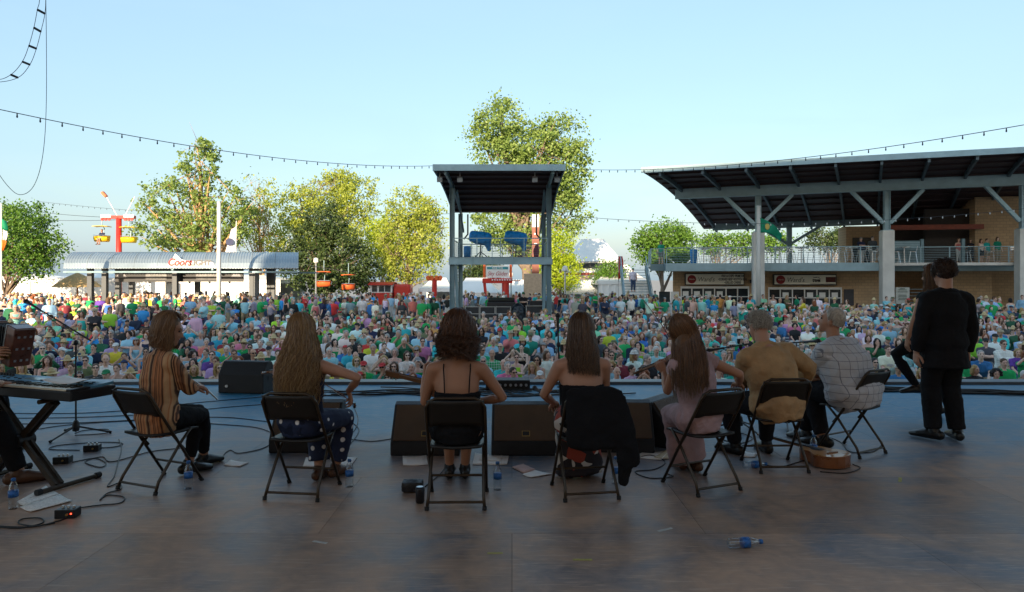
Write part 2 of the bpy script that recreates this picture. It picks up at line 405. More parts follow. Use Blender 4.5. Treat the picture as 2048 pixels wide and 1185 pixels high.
# ================================================================ spotlight tower in the middle of the seating
TW = empty('spotlight_tower', (-.62, 37, gz(37)), 0, 'two-storey teal steel spotlight tower with curved roof amid the seated crowd', 'tower')
TZ = gz(37)
def T(x, y, z): return (x, y, z - TZ)
for sx in (-1, 1):
    for yy, xo in ((0, 2.62), (6, 2.62)):
        m = MB()
        x0 = sx * xo; top = 6.75 if yy == 0 else 5.75
        for dx in (-.12, .12):
            m.bx((x0 + dx - .012, yy - .12, .0), (x0 + dx + .012, yy + .12, top - TZ))
        m.bx((x0 - .108, yy - .012, 0), (x0 + .108, yy + .012, top - TZ))
        m.bx((x0 - .2, yy - .2, 0), (x0 + .2, yy + .2, .03))
        m.build('post', m_teal, TW)
    # doubled front legs below the deck and side braces above
    MB().beam((sx * 2.30, .0, 0), (sx * 2.42, 0, 2.4 - TZ), .16, .16).build('leg', m_teal, TW)
    MB().beam((sx * 2.62, .9, 2.9 - TZ), (sx * 2.62, .15, 2.9 - TZ + .01), .1, .1).build('bracket', m_teal, TW)
    MB().beam((sx * 2.4, 5.6, 4.6 - TZ), (sx * 2.4, .6, 6.5 - TZ), .09, .14).build('brace', m_teal, TW)
    MB().tube([(sx * 2.15, 5.8, 5.7 - TZ), (sx * 2.15, 5.8, 4.45 - TZ), (sx * 2.4, 5.9, 4.15 - TZ)], .05, 8).build('downpipe', m_blackp, TW)
# deck
m = MB(); m.bx((-2.78, -.16, 2.42 - TZ), (2.78, -.12, 2.82 - TZ)); m.bx((-2.78, -.20, 2.42 - TZ), (2.78, -.08, 2.455 - TZ)); m.bx((-2.78, -.20, 2.785 - TZ), (2.78, -.08, 2.82 - TZ))
m.build('deck_beam', m_tealL, TW)
MB().bx((-2.76, -.07, 2.74 - TZ), (2.76, 6.2, 2.84 - TZ)).build('deck', m_deckund, TW)
for sx in (-1, 1): MB().bx((sx * 2.78 - .03, -.06, 2.42 - TZ), (sx * 2.78 + .03, 6.2, 2.735 - TZ)).build('deck_beam', m_tealL, TW)
for k in range(3): MB().bx((-1.55 + 1.1 * k - .02, -.235, 2.30 - TZ), (-1.55 + 1.1 * k + .02, -.205, 3.5 - TZ)).build('rail_bracket', m_tealL, TW)
# railings
RL = 2.84 - TZ
for side in ('front', 'left', 'right', 'rear'):
    if side == 'front': a, c = (-2.55, -.1), (2.55, -.1)
    if side == 'rear': a, c = (-2.55, 6.1), (2.55, 6.1)
    if side == 'left': a, c = (-2.66, .15), (-2.66, 5.85)
    if side == 'right': a, c = (2.66, .15), (2.66, 5.85)
    MB().beam((*a, RL + 1.0), (*c, RL + 1.0), .05, .05).build('top_rail', m_tealL, TW)
    for k in range(8): MB().tube([(*a, RL + .1 + .107 * k), (*c, RL + .1 + .107 * k)], .008, 5).build('rail_cable', m_tealL, TW)
    for k in range(5):
        t = k / 4; x, y = a[0] + (c[0] - a[0]) * t, a[1] + (c[1] - a[1]) * t
        MB().bx((x - .022, y - .022, RL), (x + .022, y + .022, RL + 1)).build('rail_post', m_tealL, TW)
# curved roof: high at the front, bending down to the rear
def roofz(t): return 6.98 - .10 * t - 1.02 * t ** 2.1
RW, Y0, Y1 = 3.17, -4.0, 7.0
rows = [[(x, Y0 + (Y1 - Y0) * t, roofz(t) - TZ + .12) for x in np.linspace(-RW, RW, 5)] for t in np.linspace(0, 1, 13)]
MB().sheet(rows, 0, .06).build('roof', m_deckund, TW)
rows = [[(x, Y0 - .02 + (Y1 - Y0) * t, roofz(t) - TZ + .165) for x in (-RW - .03, 0, RW + .03)] for t in np.linspace(0, 1, 13)]
MB().sheet(rows, 0, .04).build('roof_sheet', m_teal, TW)
MB().bx((-RW - .04, Y0 - .08, roofz(0) - TZ - .12), (RW + .04, Y0 - .03, roofz(0) - TZ + .19)).build('fascia', m_tealL, TW)
for sx in (-1, 1):
    q = MB()
    for i in range(12):
        t0, t1 = i / 12, (i + 1) / 12
        q.beam((sx * RW, Y0 + 11 * t0, roofz(t0) - TZ), (sx * RW, Y0 + 11 * t1, roofz(t1) - TZ), .06, .22)
    q.build('edge_beam', m_teal, TW)
    q = MB()
    for i in range(12):
        t0, t1 = i / 12, (i + 1) / 12
        q.beam((sx * 2.62, Y0 + .1 + 11 * t0 * .98, roofz(t0) - TZ - .12), (sx * 2.62, Y0 + .1 + 11 * t1 * .98, roofz(t1) - TZ - .12), .12, .26)
    q.build('rafter', m_teal, TW)
for k in range(9):
    t = .06 + .11 * k
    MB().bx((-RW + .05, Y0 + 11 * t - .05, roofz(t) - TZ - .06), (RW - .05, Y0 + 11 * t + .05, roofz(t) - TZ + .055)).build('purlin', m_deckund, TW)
m_lampg = mat('lamp_housing', (.5, .5, .5), .4, .3)
for x in (-2.95, -1.95, 1.75, 2.85):
    q = MB(); q.box((x, -3.3, 6.55 - TZ), (.26, .2, .22), Matrix.Rotation(R(25), 3, 'X')); q.bx((x - .02, -3.28, 6.6 - TZ), (x + .02, -3.24, 6.9 - TZ))
    q.build('floodlight', m_lampg, TW)
# concrete footing
q = MB(); q.bx((-3.2, -1.1, 0), (3.2, 7, .22)); q.build('footing', m_conc, TW)

# two follow spots under blue covers, a bucket and a bag on the deck
def cover(x, y, flip, lab):
    o = empty('follow_spot', (x, y, 2.84), 0, lab, 'spotlight', 'covered follow spots on the tower')
    q = MB()
    pr = [(-.62, .10, .22), (-.55, .30, .30), (-.2, .36, .36), (.25, .30, .38), (.52, .16, .32), (.60, .02, .22)]
    pts = [(flip * a, 0, 1.12 - a * .16) for a, b, c in pr]
    q.tube(pts, [c * .85 for a, b, c in pr], 12, ry=[c for a, b, c in pr], xaxis=(0, 1, 0))
    skirt = [(flip * (.38 + .04 * i), 0, .90 - .17 * i) for i in range(4)]
    q.tube(skirt, [.22, .17, .12, .1], 8)
    me = remesh(q, .05, 3, 'blue_cover', m_blue, wr=.03, ws=4)
    link('cover', me, o)
    MB().tube([(0, 0, .12), (0, 0, .9)], .035, 8).build('stand_pole', m_blackp, o)
    for k in range(3):
        a = k * 2.1 + .4
        MB().tube([(0, 0, .35), (.45 * math.cos(a), .45 * math.sin(a), .02)], .025, 6).build('stand_leg', m_blackp, o)
cover(-1.78, 38.6, 1, 'left of two follow spots under blue covers on the tower deck')
cover(.22, 38.6, 1, 'right of two follow spots under blue covers on the tower deck')
q = MB().lathe([(.19, 0), (.21, .3), (.20, .55), (.22, .62), (.1, .64)], n=14)
tag(q.build('covered_bucket', m_blue, None, True, (-2.5, 38.2, 2.85)), 'blue covered bucket beside the left follow spot on the tower', 'bucket')
q = MB().tube([(0, 0, .08), (.0, 0, .35), (.04, 0, .62)], [.14, .17, .10], 10, dome=True)
tag(q.build('duffel_bag', mat('maroon_cloth', (.22, .02, .06), .8, 0, .3, 6), None, True, (1.35, 38.0, 2.86)), 'maroon bag standing at the right of the tower deck', 'bag')

# ---- mixing desk and road cases under the tower
m_case = mat('road_case_laminate', (.03, .032, .036), .4, 0, .2, 4)
def road_case(x, y, wd, ht, lab, z0=None):
    o = empty('road_case', (x, y, gz(y) + .22 if z0 is None else z0), 0, lab, 'road case', 'road cases under the tower')
    bevel(MB().bx((-wd / 2, -.35, .08), (wd / 2, .35, ht)).build('body', m_case, o), .02)
    q = MB()
    for sx in (-1, 1):
        for sy in (-1, 1): q.bx((sx * (wd / 2) - .02, sy * .35 - .02, .07), (sx * (wd / 2) + .02, sy * .35 + .02, ht + .012))
    for zz in (.09, ht * .62, ht): q.bx((-wd / 2 - .012, -.362, zz - .018), (wd / 2 + .012, -.352, zz + .018))
    tag(q.build("edge_trim", m_alu, o), kind="stuff")
    for sx in (-1, 1):
        MB().bx((sx * wd * .24 - .1, -.368, ht * .3), (sx * wd * .24 + .1, -.353, ht * .3 + .12)).build('handle', m_alu, o)
        for sy in (-1, 1): MB().tube([(sx * wd * .38 - .02, sy * .25, .04), (sx * wd * .38 + .02, sy * .25, .04)], .04, 10).build('wheel', m_blackp, o)
for x, wd, ht, lab in ((-1.55, .75, 1.0, 'open road case at the left under the tower'), (-.72, .8, 1.0, 'black road case with metal edges left of the tarpaulin'),
                       (.15, .8, 1.0, 'black road case with metal edges next to the tarpaulin'), (1.9, 1.0, 1.05, 'wide road case at the right tower leg')):
    road_case(x - .62, 37.6, wd, ht, lab)
q = MB().ell((0, 0, .45), (.42, .4, .72)).ell((.25, .1, .3), (.4, .4, .5)).ell((-.2, -.1, .35), (.3, .35, .55))
tag(link('tarpaulin', remesh(q, .06, 2, 'tarpaulin', mat('black_tarp', (.012, .016, .022), .3, 0, .3, 5), wr=.07, ws=3.5), None, (.35, 37.5, gz(37) + .22)), 'crumpled black plastic tarpaulin over gear under the tower', 'tarpaulin')
DK = empty('mixing_desk', (-.2, 38.4, gz(38) + .22), 0, 'dark sound mixing desk with raised meter bridges under the tower', 'mixing desk')
bevel(MB().bx((-1.2, -.4, .75), (.4, .4, 1.22)).build('desk', m_case, DK), .03)
bevel(MB().box((-.4, .1, 1.32), (1.5, .6, .16), Matrix.Rotation(R(14), 3, 'X')).build('control_surface', m_blackp, DK), .02)
bevel(MB().bx((1.2, -.3, .75), (2.3, .4, 1.30)).build('rack', m_case, DK), .03)
for x in (-1.1, .3, 1.3, 2.2): MB().bx((x - .04, -.3, 0), (x + .04, .3, .75)).build('leg', m_blackp, DK)
# ================================================================ beer bar with barrel roof (left)
BY = 50.0; BX0 = (127 - 1024) * (BY - 2.5) / F; BX1 = (597 - 1024) * (BY - 2.5) / F; BL = BX1 - BX0; BZ = gz(BY)
BR = empty('beer_bar', ((BX0 + BX1) / 2, BY, BZ), 0, 'open beer bar with corrugated barrel roof and grey counter behind the crowd', 'bar')
m_roofm = mat('galvanised_roof', (.30, .36, .40), .38, .5, .12, .7)
hx = BL / 2
def arc(t):  # roof section: low front eave, over the top, low back eave
    a = math.pi * (.04 + .92 * t)
    return (-2.6 * math.cos(a), 2.15 - BZ + 1.45 * math.sin(a) ** .85)
ns = 110
for k in range(10):         # ten roof sheets, each corrugated
    q = MB(); xa, xb = -hx + BL * k / 10 + .004, -hx + BL * (k + 1) / 10 - .004
    nn = 34
    rows = []
    for i in range(13):
        yy, zz = arc(i / 12); rows.append([(xa + (xb - xa) * j / nn - .31 * (yy + 2.5), yy, zz + .035 * (1 if (j % 4) in (1, 2) else 0)) for j in range(nn + 1)])
    q.sheet(rows, 0, .03); q.build('roof_sheet', m_roofm, BR)
MB().bx((-hx + .05, -2.62, 2.08 - BZ), (hx - .05, -2.5, 2.2 - BZ)).build('eave_beam', m_teal, BR)
MB().bx((-hx + .05, 2.5, 2.08 - BZ), (hx - .05, 2.62, 2.2 - BZ)).build('eave_beam', m_teal, BR)
m_barp = mat('bar_panel_grey', (.09, .10, .11), .5, 0, .15, 1.5)
for px in (210, 238, 374, 522, 530):
    x = (px - 1024) * BY / F - BR.location.x
    for y in (-1.7, 1.7): MB().bx((x - .16, y - .16, 0), (x + .16, y + .16, 2.4 - BZ)).build('post', m_barp, BR)
for px0, px1 in ((180, 372), (378, 548)):
    xa, xb = ((p - 1024) * BY / F - BR.location.x for p in (px0, px1))
    MB().bx((xa, -2.1, 0), (xb, -1.95, 1.16)).build('counter_front', m_barp, BR)
    bevel(MB().bx((xa - .1, -2.4, 1.165), (xb + .1, -1.6, 1.23)).build('counter_top', mat('dark_counter', (.03, .03, .032), .3), BR), .01)
xa, xb = ((p - 1024) * BY / F - BR.location.x for p in (249, 499))
MB().bx((xa, -1.2, 1.45 - BZ), (xb, -1.05, 2.35 - BZ)).build('menu_header', mat('menu_header', (.035, .036, .04), .5), BR)
for px in (330, 428):
    x = (px - 1024) * BY / F - BR.location.x
    MB().bx((x - .75, -1.24, 1.62 - BZ), (x + .75, -1.21, 2.1 - BZ)).build('menu_panel', mat('menu_panel', (.22, .22, .22), .5, 0, .4, 6), BR)
for px in (262, 486):
    x = (px - 1024) * BY / F - BR.location.x
    MB().prism([(x - .45, -1.24, 1.75 - BZ), (x + .45, -1.24, 1.75 - BZ), (x + .1, -1.24, 2.15 - BZ), (x - .1, -1.24, 2.1 - BZ)], (0, 0, 0), (0, .02, 0)).build('mountain_emblem', mat('emblem_grey', (.25, .25, .27), .5), BR)
for k in range(6): MB().ell((xa + 1 + (xb - xa - 2) * k / 5, -1.1, 1.40 - BZ), (.09, .09, .06)).build('pendant_light', m_blackp, BR)
text('lettering', 'BRI', .34, m_white, BR, ((322 - 1024) * BY / F - BR.location.x, -2.11, .72), bold=.012)
text('lettering', 'NA', .34, m_white, BR, ((368 - 1024) * BY / F - BR.location.x, -2.11, .72), bold=.012)
# roof sign
SG = empty('beer_sign', P(386, 533, BY - 2.35), 0, 'white mountain sign with red script and silver capitals on the bar roof', 'sign')
SG.location.y = BY - 2.55
k = BY / F
q = MB(); q.prism([(x * k, 0, z * k) for x, z in ((-48, 0), (-36, 14), (-31, 24), (-26, 19), (-21, 14), (-14, 11), (10, 9), (40, 8), (44, 0))], (0, 0, 0), (0, .06, 0)); q.build('mountain_panel', m_white, SG)
q = MB().bx((-68 * k, -.02, -3 * k), (52 * k, .08, -1 * k)); q.build('base_bar', m_white, SG)
text('lettering', 'Coors', 19 * k, mat('sign_red', (.62, .02, .02), .45), SG, (-46 * k, -.012, 7 * k), shear=.35, ext=.02, bold=.02, sx=.92)
text('lettering', 'LIGHT', 14.5 * k, mat('sign_silver', (.10, .10, .11), .4, .2), SG, (-3 * k, -.012, 6 * k), ext=.02, bold=.02, sx=.98)
MB().bx((-40 * k, .1, -8 * k), (-36 * k, .9, -3 * k)).build('bracket', m_teal, SG); MB().bx((36 * k, .1, -8 * k), (40 * k, .9, -3 * k)).build('bracket', m_teal, SG)

# ================================================================ poles and flags
def flag_mesh(wd, ht, n, hang, seed):
    rows = []
    for i in range(9):
        r = []
        for j in range(n + 1):
            u, v = j / n, i / 8
            r.append((wd * u * hang[0] + .06 * math.sin(7 * u + 2 * v + seed) * v, .13 * math.sin(9 * u + seed + 3 * v) * u, -ht * v + hang[1] * wd * u))
        rows.append(r)
    return rows
PO = empty('light_pole', (*P(438, 560, 44)[:2], gz(44)), 0, 'pale concrete pole in front of the beer bar', 'pole')
PH = P(438, 405, 44).z - gz(44)
MB().tube([(0, 0, 0), (0, 0, PH)], [.15, .115], 12).build('shaft', mat('pale_concrete', (.62, .60, .55), .8, 0, .1, 1), PO, True)
MB().tube([(0, 0, PH), (0, 0, PH + .05)], .14, 12).build('cap', m_alu, PO)
PO2 = empty('light_pole', (*P(1517, 560, 42.5)[:2], gz(42.5)), 0, 'pale concrete pole with green flag in front of the pavilion', 'pole')
PH2 = P(1517, 414, 42.5).z - gz(42.5)
MB().tube([(0, 0, 0), (0, 0, PH2)], [.14, .11], 12).build('shaft', MATS['pale_concrete'], PO2, True)
MB().tube([(0, 0, PH2), (0, 0, PH2 + .05)], .16, 12).build('cap', m_alu, PO2)
GF = empty('green_flag', P(1520, 436, 42.4), 0, 'green flag with gold emblem flying from the pole by the pavilion', 'flag')
rows = [[(u * 1.35 + .05 * math.sin(5 * v), .10 * math.sin(7 * u + 2 * v), -.0 - v * .95 * (1 - .55 * u) - .75 * u * u - .28 * u) for u in np.linspace(0, 1, 13)] for v in np.linspace(0, 1, 8)]
MB().sheet(rows, 0, Vector((0, .006, 0))).build('cloth', mat('green_flag_cloth', (.0, .23, .12), .7, 0, .15, 3), GF, True)
MB().ell((.42, -.09, -.55), (.14, .008, .2)).build('emblem', mat('gold_print', (.55, .42, .1), .6), GF)
WF = empty('white_flag', P(472, 450, 53), 0, 'white flag with a round dark blue emblem above the bar roof', 'flag')
k = 53 / F
MB().tube([(.03, 0, .3), (-.02, .0, -3.0)], .03, 8).build('flagpole', m_white, WF)
rows = [[(-.05 - u * .95 * (.35 + .65 * v), .12 * math.sin(6 * u + 3 * v), -.1 - v * 2.1 - .35 * u) for u in np.linspace(0, 1, 10)] for v in np.linspace(0, 1, 8)]
MB().sheet(rows, 0, Vector((0, .006, 0))).build('cloth', mat('white_flag_cloth', (.72, .72, .74), .7), WF, True)
q = MB().lathe([(.22, 0), (.30, 0), (.30, .01), (.22, .01)], (-.42, -.15, -1.35), 18, 0, Matrix.Rotation(R(90), 3, 'X')); q.build('emblem_ring', mat('navy_print', (.01, .02, .08), .6), WF)
MB().ell((-.42, -.145, -1.35), (.14, .01, .16)).build('emblem', MATS['navy_print'], WF)
IF = empty('tricolour_flag', P(4, 438, 40), 0, 'hanging green white and orange flag at the picture edge', 'flag')
MB().tube([(-.05, 0, .9), (-.05, 0, -4.6)], .05, 8).build('flagpole', m_white, IF)
for i, c in enumerate(((.0, .22, .1), (.75, .75, .72), (.75, .2, .02))):
    rows = [[(.0 + .30 * (u) * (.6 + .4 * math.sin(2 * v + i)), .08 * math.sin(8 * u + i), -.6 * i - .6 * v - .12 * u) for u in np.linspace(0, 1, 7)] for v in np.linspace(0, 1, 5)]
    MB().sheet(rows, 0, Vector((0, .006, 0))).build('cloth_band', mat('tricolour_%d' % i, c, .7), IF, True)
# ================================================================ two-storey food pavilion (right)
AN = R(-9.9); O = Vector((10.5, 46.6, 0)); U = Vector((math.cos(AN), math.sin(AN), 0)); V = Vector((-math.sin(AN), math.cos(AN), 0))
PZ = gz(46)
def ux(px, v=0.0):
    """distance along the facade seen at photo column px, v metres behind the deck edge"""
    k = (px - 1024) / F; p = O + V * v
    return (k * p.y - p.x) / (U.x - k * U.y)
PV = empty('food_pavilion', (O.x, O.y, 0), AN, 'two-storey brick food pavilion with teal deck and sweeping dark roof', 'pavilion')
m_brick, n, l, b = new_nodes('tan_brick')
tc = n.new('ShaderNodeTexCoord'); mp = n.new('ShaderNodeMapping'); mp.inputs['Rotation'].default_value = (R(90), 0, 0); l.new(tc.outputs['Object'], mp.inputs[0])
bt = n.new('ShaderNodeTexBrick'); bt.inputs['Scale'].default_value = 1.0; bt.inputs['Brick Width'].default_value = .40; bt.inputs['Row Height'].default_value = .20
bt.inputs['Mortar Size'].default_value = .012; bt.inputs['Color1'].default_value = (.55, .36, .20, 1); bt.inputs['Color2'].default_value = (.46, .30, .165, 1); bt.inputs['Mortar'].default_value = (.33, .23, .14, 1)
l.new(mp.outputs[0], bt.inputs['Vector']); l.new(bt.outputs['Color'], b.inputs['Base Color']); b.inputs['Roughness'].default_value = .85
bp = n.new('ShaderNodeBump'); bp.inputs['Strength'].default_value = .5; bp.inputs['Distance'].default_value = .01; l.new(bt.outputs['Fac'], bp.inputs['Height']); bp.invert = True; l.new(bp.outputs[0], b.inputs['Normal'])
DZ0, DZ1 = 2.18, 2.72
uE = ux(1780)
# decks
MB().bx((0, 0, DZ0), (uE, .14, DZ1)).build('deck_fascia', m_tealL, PV)
MB().bx((-1.0, 1.3, DZ0 + .05), (-.002, 1.44, DZ1 - .01)).build('deck_fascia', m_teal, PV)
MB().bx((-.06, .0, DZ0 + .02), (-.003, 1.29, DZ1 - .01)).build('deck_fascia', m_teal, PV)
MB().bx((0, .143, DZ1 - .2), (uE + 14, 11, DZ1 - .02)).build('deck_slab', m_conc, PV)
MB().bx((-1.0, 1.443, DZ1 - .2), (-.01, 9, DZ1 - .02)).build('deck_slab', m_conc, PV)
MB().bx((uE + .6, 1.6, DZ0), (uE + 14, 1.74, DZ1)).build('deck_fascia', m_tealL, PV)
# railings: posts, rails
def rail(u0, v0, u1, v1, nb=8, npost=None):
    L = math.hypot(u1 - u0, v1 - v0); np_ = npost or max(2, int(L / 1.6) + 1)
    MB().beam((u0, v0, DZ1 + 1.05), (u1, v1, DZ1 + 1.05), .055, .06).build('top_rail', m_tealL, PV)
    for k in range(nb): MB().tube([(u0, v0, DZ1 + .12 + k * .112), (u1, v1, DZ1 + .12 + k * .112)], .011, 5).build('rail_bar', m_tealL, PV)
    for k in range(np_):
        t = k / (np_ - 1); u, v = u0 + (u1 - u0) * t, v0 + (v1 - v0) * t
        MB().bx((u - .03, v - .03, DZ1), (u + .03, v + .03, DZ1 + 1.02)).build('rail_post', m_tealL, PV)
rail(.05, .07, uE, .07); rail(-.96, 1.37, -.05, 1.37); rail(-.96, 1.4, -.96, 8, 6); rail(uE + .7, 1.67, uE + 13, 1.67)
MB().bx((uE + .1, 2.1, DZ1), (uE + 2.6, 2.2, DZ1 + 1.5)).build('louvre_screen', m_teal, PV)
for k in range(12): MB().bx((uE + .12, 2.06, DZ1 + .08 + k * .115), (uE + 2.58, 2.10, DZ1 + .14 + k * .115)).build('louvre', m_tealL, PV)
for uu in (uE + 2.7, uE + 5.2): MB().bx((uu - .09, 2.0, DZ1), (uu + .09, 2.2, DZ1 + 1.6)).build('gate_post', m_teal, PV)
# ground floor walls
w0 = ux(1346, 2.4)
MB().bx((w0, 2.4, PZ), (uE + .2, 2.7, DZ0 + .3)).build('wall', m_brick, PV)
MB().bx((uE + .2, 6.5, PZ), (uE + 14, 6.8, DZ0 + .3)).build('wall', m_brick, PV)
MB().bx((uE + 4.6, 3.9, PZ), (uE + 7.8, 6.49, DZ0 + .3)).build('wall', m_brick, PV)
MB().bx((uE + 8.1, 6.3, PZ), (uE + 8.9, 6.49, PZ + 2.1)).build('side_door', m_white, PV)
# upper floor walls
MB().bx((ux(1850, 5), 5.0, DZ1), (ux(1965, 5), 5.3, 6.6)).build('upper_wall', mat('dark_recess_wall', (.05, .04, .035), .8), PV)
MB().bx((ux(1950, 4.2), 4.2, DZ1), (ux(2050, 4.2) + 3, 7.5, 7.3)).build('upper_wall', m_brick, PV)
MB().bx((ux(1692, 7), 7.0, DZ1), (ux(1760, 7), 9, 5.6)).build('upper_wall', m_brick, PV)
MB().bx((ux(1705, 6.9), 6.9, DZ1), (ux(1745, 6.9), 6.98, 4.75)).build('doorway', m_glassd, PV)
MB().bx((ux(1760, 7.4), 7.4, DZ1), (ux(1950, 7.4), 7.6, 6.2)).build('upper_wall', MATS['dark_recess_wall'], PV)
MB().bx((ux(1782, 3.4), 3.4, 5.05), (ux(1968, 3.4), 3.8, 5.38)).build('canopy_beam', mat('rust_red_paint', (.24, .055, .03), .6), PV)
# serving windows
m_glassw = mat('window_glass', (.05, .06, .065), .1, 0, .5, 1.2)
def serving(px0, px1, py0, py1, nb, openb):
    u0, u1 = ux(px0, 2.38), ux(px1, 2.38); D = O.y + V.y * 2.38 + U.y * (u0 + u1) / 2
    z1, z0 = CH - (py0 - HZ) * D / F, CH - (py1 - HZ) * D / F
    f = MB()
    f.bx((u0, 2.30, z1 - .16), (u1, 2.39, z1)); f.bx((u0, 2.28, z0 - .05), (u1, 2.39, z0 + .03))
    f.bx((u0, 2.30, z0 + .03), (u0 + .08, 2.39, z1 - .16)); f.bx((u1 - .08, 2.30, z0 + .03), (u1, 2.39, z1 - .16))
    f.bx((u0 + .08, 2.31, (z0 + z1) / 2 - .05), (u1 - .08, 2.37, (z0 + z1) / 2 + .01))
    fr = f.build('window', m_white, PV)
    for k in range(nb):
        a, c = u0 + (u1 - u0) * k / nb + .05, u0 + (u1 - u0) * (k + 1) / nb - .05
        MB().bx((a, 2.345, z0 + .03), (c, 2.36, z1 - .16)).build('pane', m_glassd if k in openb else m_glassw, fr)
        if k: MB().bx((a - .08, 2.315, z0 + .03), (a - .02, 2.385, z1 - .16)).build('mullion', m_white, fr)
        if k not in openb: MB().bx((a + .1, 2.335, (z0 + z1) / 2 + .03), (a + .5, 2.343, (z0 + z1) / 2 + .35)).build('notice', m_white, fr)
    MB().bx((u0 - .1, 1.75, z0 - .16), (u1 + .1, 2.27, z0 - .06)).build('serving_counter', m_alu, PV)
serving(1361, 1498, 573, 613, 6, (4, 5)); serving(1536, 1683, 575, 616, 6, (0, 2))
MB().bx((ux(1688, 2.3), 2.33, -.15), (ux(1708, 2.3), 2.39, .95)).build('notice_board', mat('dark_board', (.05, .05, .055), .5), PV)
MB().bx((ux(1341, 2.35), 2.3, PZ), (ux(1358, 2.35), 2.39, .75)).build('door', m_white, PV)
MB().bx((ux(1318, 2.6), 2.6, .0), (ux(1340, 2.6), 2.68, .75)).build('shutter_window', m_glassw, PV)
MB().bx((ux(1504, 2.35), 2.31, PZ), (ux(1524, 2.35), 2.39, .8)).build('door', m_white, PV)
for px in (1512, 1771):
    MB().bx((ux(px, 1) - .2, .1 if px > 1600 else 2.2, 1.35), (ux(px, 1) + .2, .3 if px > 1600 else 2.38, 1.6)).build('wall_lamp', m_blackp, PV)
# piers, columns, braces, beam
def beamz(u): return 7.05 + .020 * u
for px in (1516, 1773, 2046):
    u = ux(px, -.35)
    bevel(MB().bx((u - .36, -.72, PZ), (u + .36, -.02, 4.75)).build('pier', m_conc, PV), .03)
    q = MB(); q.bx((u - .17, -.55, 4.751), (u - .14, -.2, beamz(u))); q.bx((u + .14, -.55, 4.751), (u + .17, -.2, beamz(u))); q.bx((u - .139, -.40, 4.751), (u + .139, -.36, beamz(u)))
    q.bx((u - .3, -.65, 4.751), (u + .3, -.1, 4.80)); q.build('column', m_tealL, PV)
    for sx in (-1, 1):
        MB().beam((u + sx * .2, -.38, 5.25), (u + sx * 2.15, -.38, beamz(u) + .02), .22, .22).build('brace', m_tealL, PV)
ub0, ub1 = ux(1350, -.38), ux(2046, -.38) + 9
q = MB(); q.beam((ub0, -.38, beamz(ub0) + .36), (ub1, -.38, beamz(ub1) + .36), .28, .66); q.beam((ub0, -.38, beamz(ub0) + .02), (ub1, -.38, beamz(ub1) + .02), .46, .05); q.build('roof_beam', m_tealL, PV)
# rear column with braces
for px in (1578,):
    u = ux(px, 8); MB().bx((u - .18, 7.8, DZ1), (u + .18, 8.1, 5.9)).build('column', m_teal, PV)
    for sx in (-1, 1): MB().beam((u, 7.95, 4.3), (u + sx * 2.3, 7.95, 5.75), .2, .2).build('brace', m_teal, PV)
MB().beam((ux(1425, 8), 7.95, 5.75), (ux(1425, 8) + 26, 7.95, 6.4), .3, .55).build('roof_beam', m_teal, PV)
# curved roof, skewed end
def roofp(s, t):
    a = Vector((-1.68 + 36 * s, -5.0, 8.32 + .95 * s)); c = Vector((3.4 + 34 * s, 8.8, 5.75 + .7 * s))
    p = a.lerp(c, t); p.z = a.z + (c.z - a.z) * (.28 * t + .72 * max(0, t) ** 1.9); return p
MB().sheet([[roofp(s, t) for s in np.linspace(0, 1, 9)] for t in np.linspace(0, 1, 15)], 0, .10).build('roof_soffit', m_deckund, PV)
MB().sheet([[roofp(s, t) + Vector((0, 0, .09)) for s in np.linspace(-.002, 1, 9)] for t in np.linspace(-.004, 1, 15)], 0, .07).build('roof_sheet', m_tealL, PV)
a, c = roofp(0, 0), roofp(1, 0)
MB().beam(a + Vector((-.05, -.10, .0)), c + Vector((0, -.10, .0)), .06, .34).build('roof_fascia', m_tealL, PV)
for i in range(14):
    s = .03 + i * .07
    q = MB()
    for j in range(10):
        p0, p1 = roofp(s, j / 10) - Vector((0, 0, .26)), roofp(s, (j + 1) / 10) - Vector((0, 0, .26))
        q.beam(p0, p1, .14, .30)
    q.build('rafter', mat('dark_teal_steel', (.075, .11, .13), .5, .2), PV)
for j in range(11):
    t = .05 + j * .09
    MB().beam(roofp(.005, t) - Vector((0, 0, .155)), roofp(.995, t) - Vector((0, 0, .155)), .08, .10).build('purlin', m_deckund, PV)
# stairs at the left end, seen end-on
ST = empty('staircase', (*P(1277, 560, 49)[:2], PZ), R(-4), 'teal steel staircase climbing to the deck at the left of the pavilion', 'staircase')
for sx in (-1, 1):
    MB().beam((sx * 1.0, -1.2, .1), (sx * .95, 3.6, 3.6), .14, .42).build('stringer', m_teal, ST)
    MB().beam((sx * 1.0, -1.2, 1.05), (sx * .95, 3.6, 4.5), .05, .05).build('handrail', m_tealL, ST)
    for k in range(6):
        t = k / 5; MB().bx((sx * .98 - .025, -1.2 + 4.8 * t - .025, .1 + 3.5 * t), (sx * .98 + .025, -1.2 + 4.8 * t + .025, 1.05 + 3.45 * t)).build('baluster', m_tealL, ST)
for k in range(17): MB().bx((-.92, -1.15 + .28 * k, .14 + .205 * k), (.92, -.86 + .28 * k, .18 + .205 * k)).build('tread', m_teal, ST)

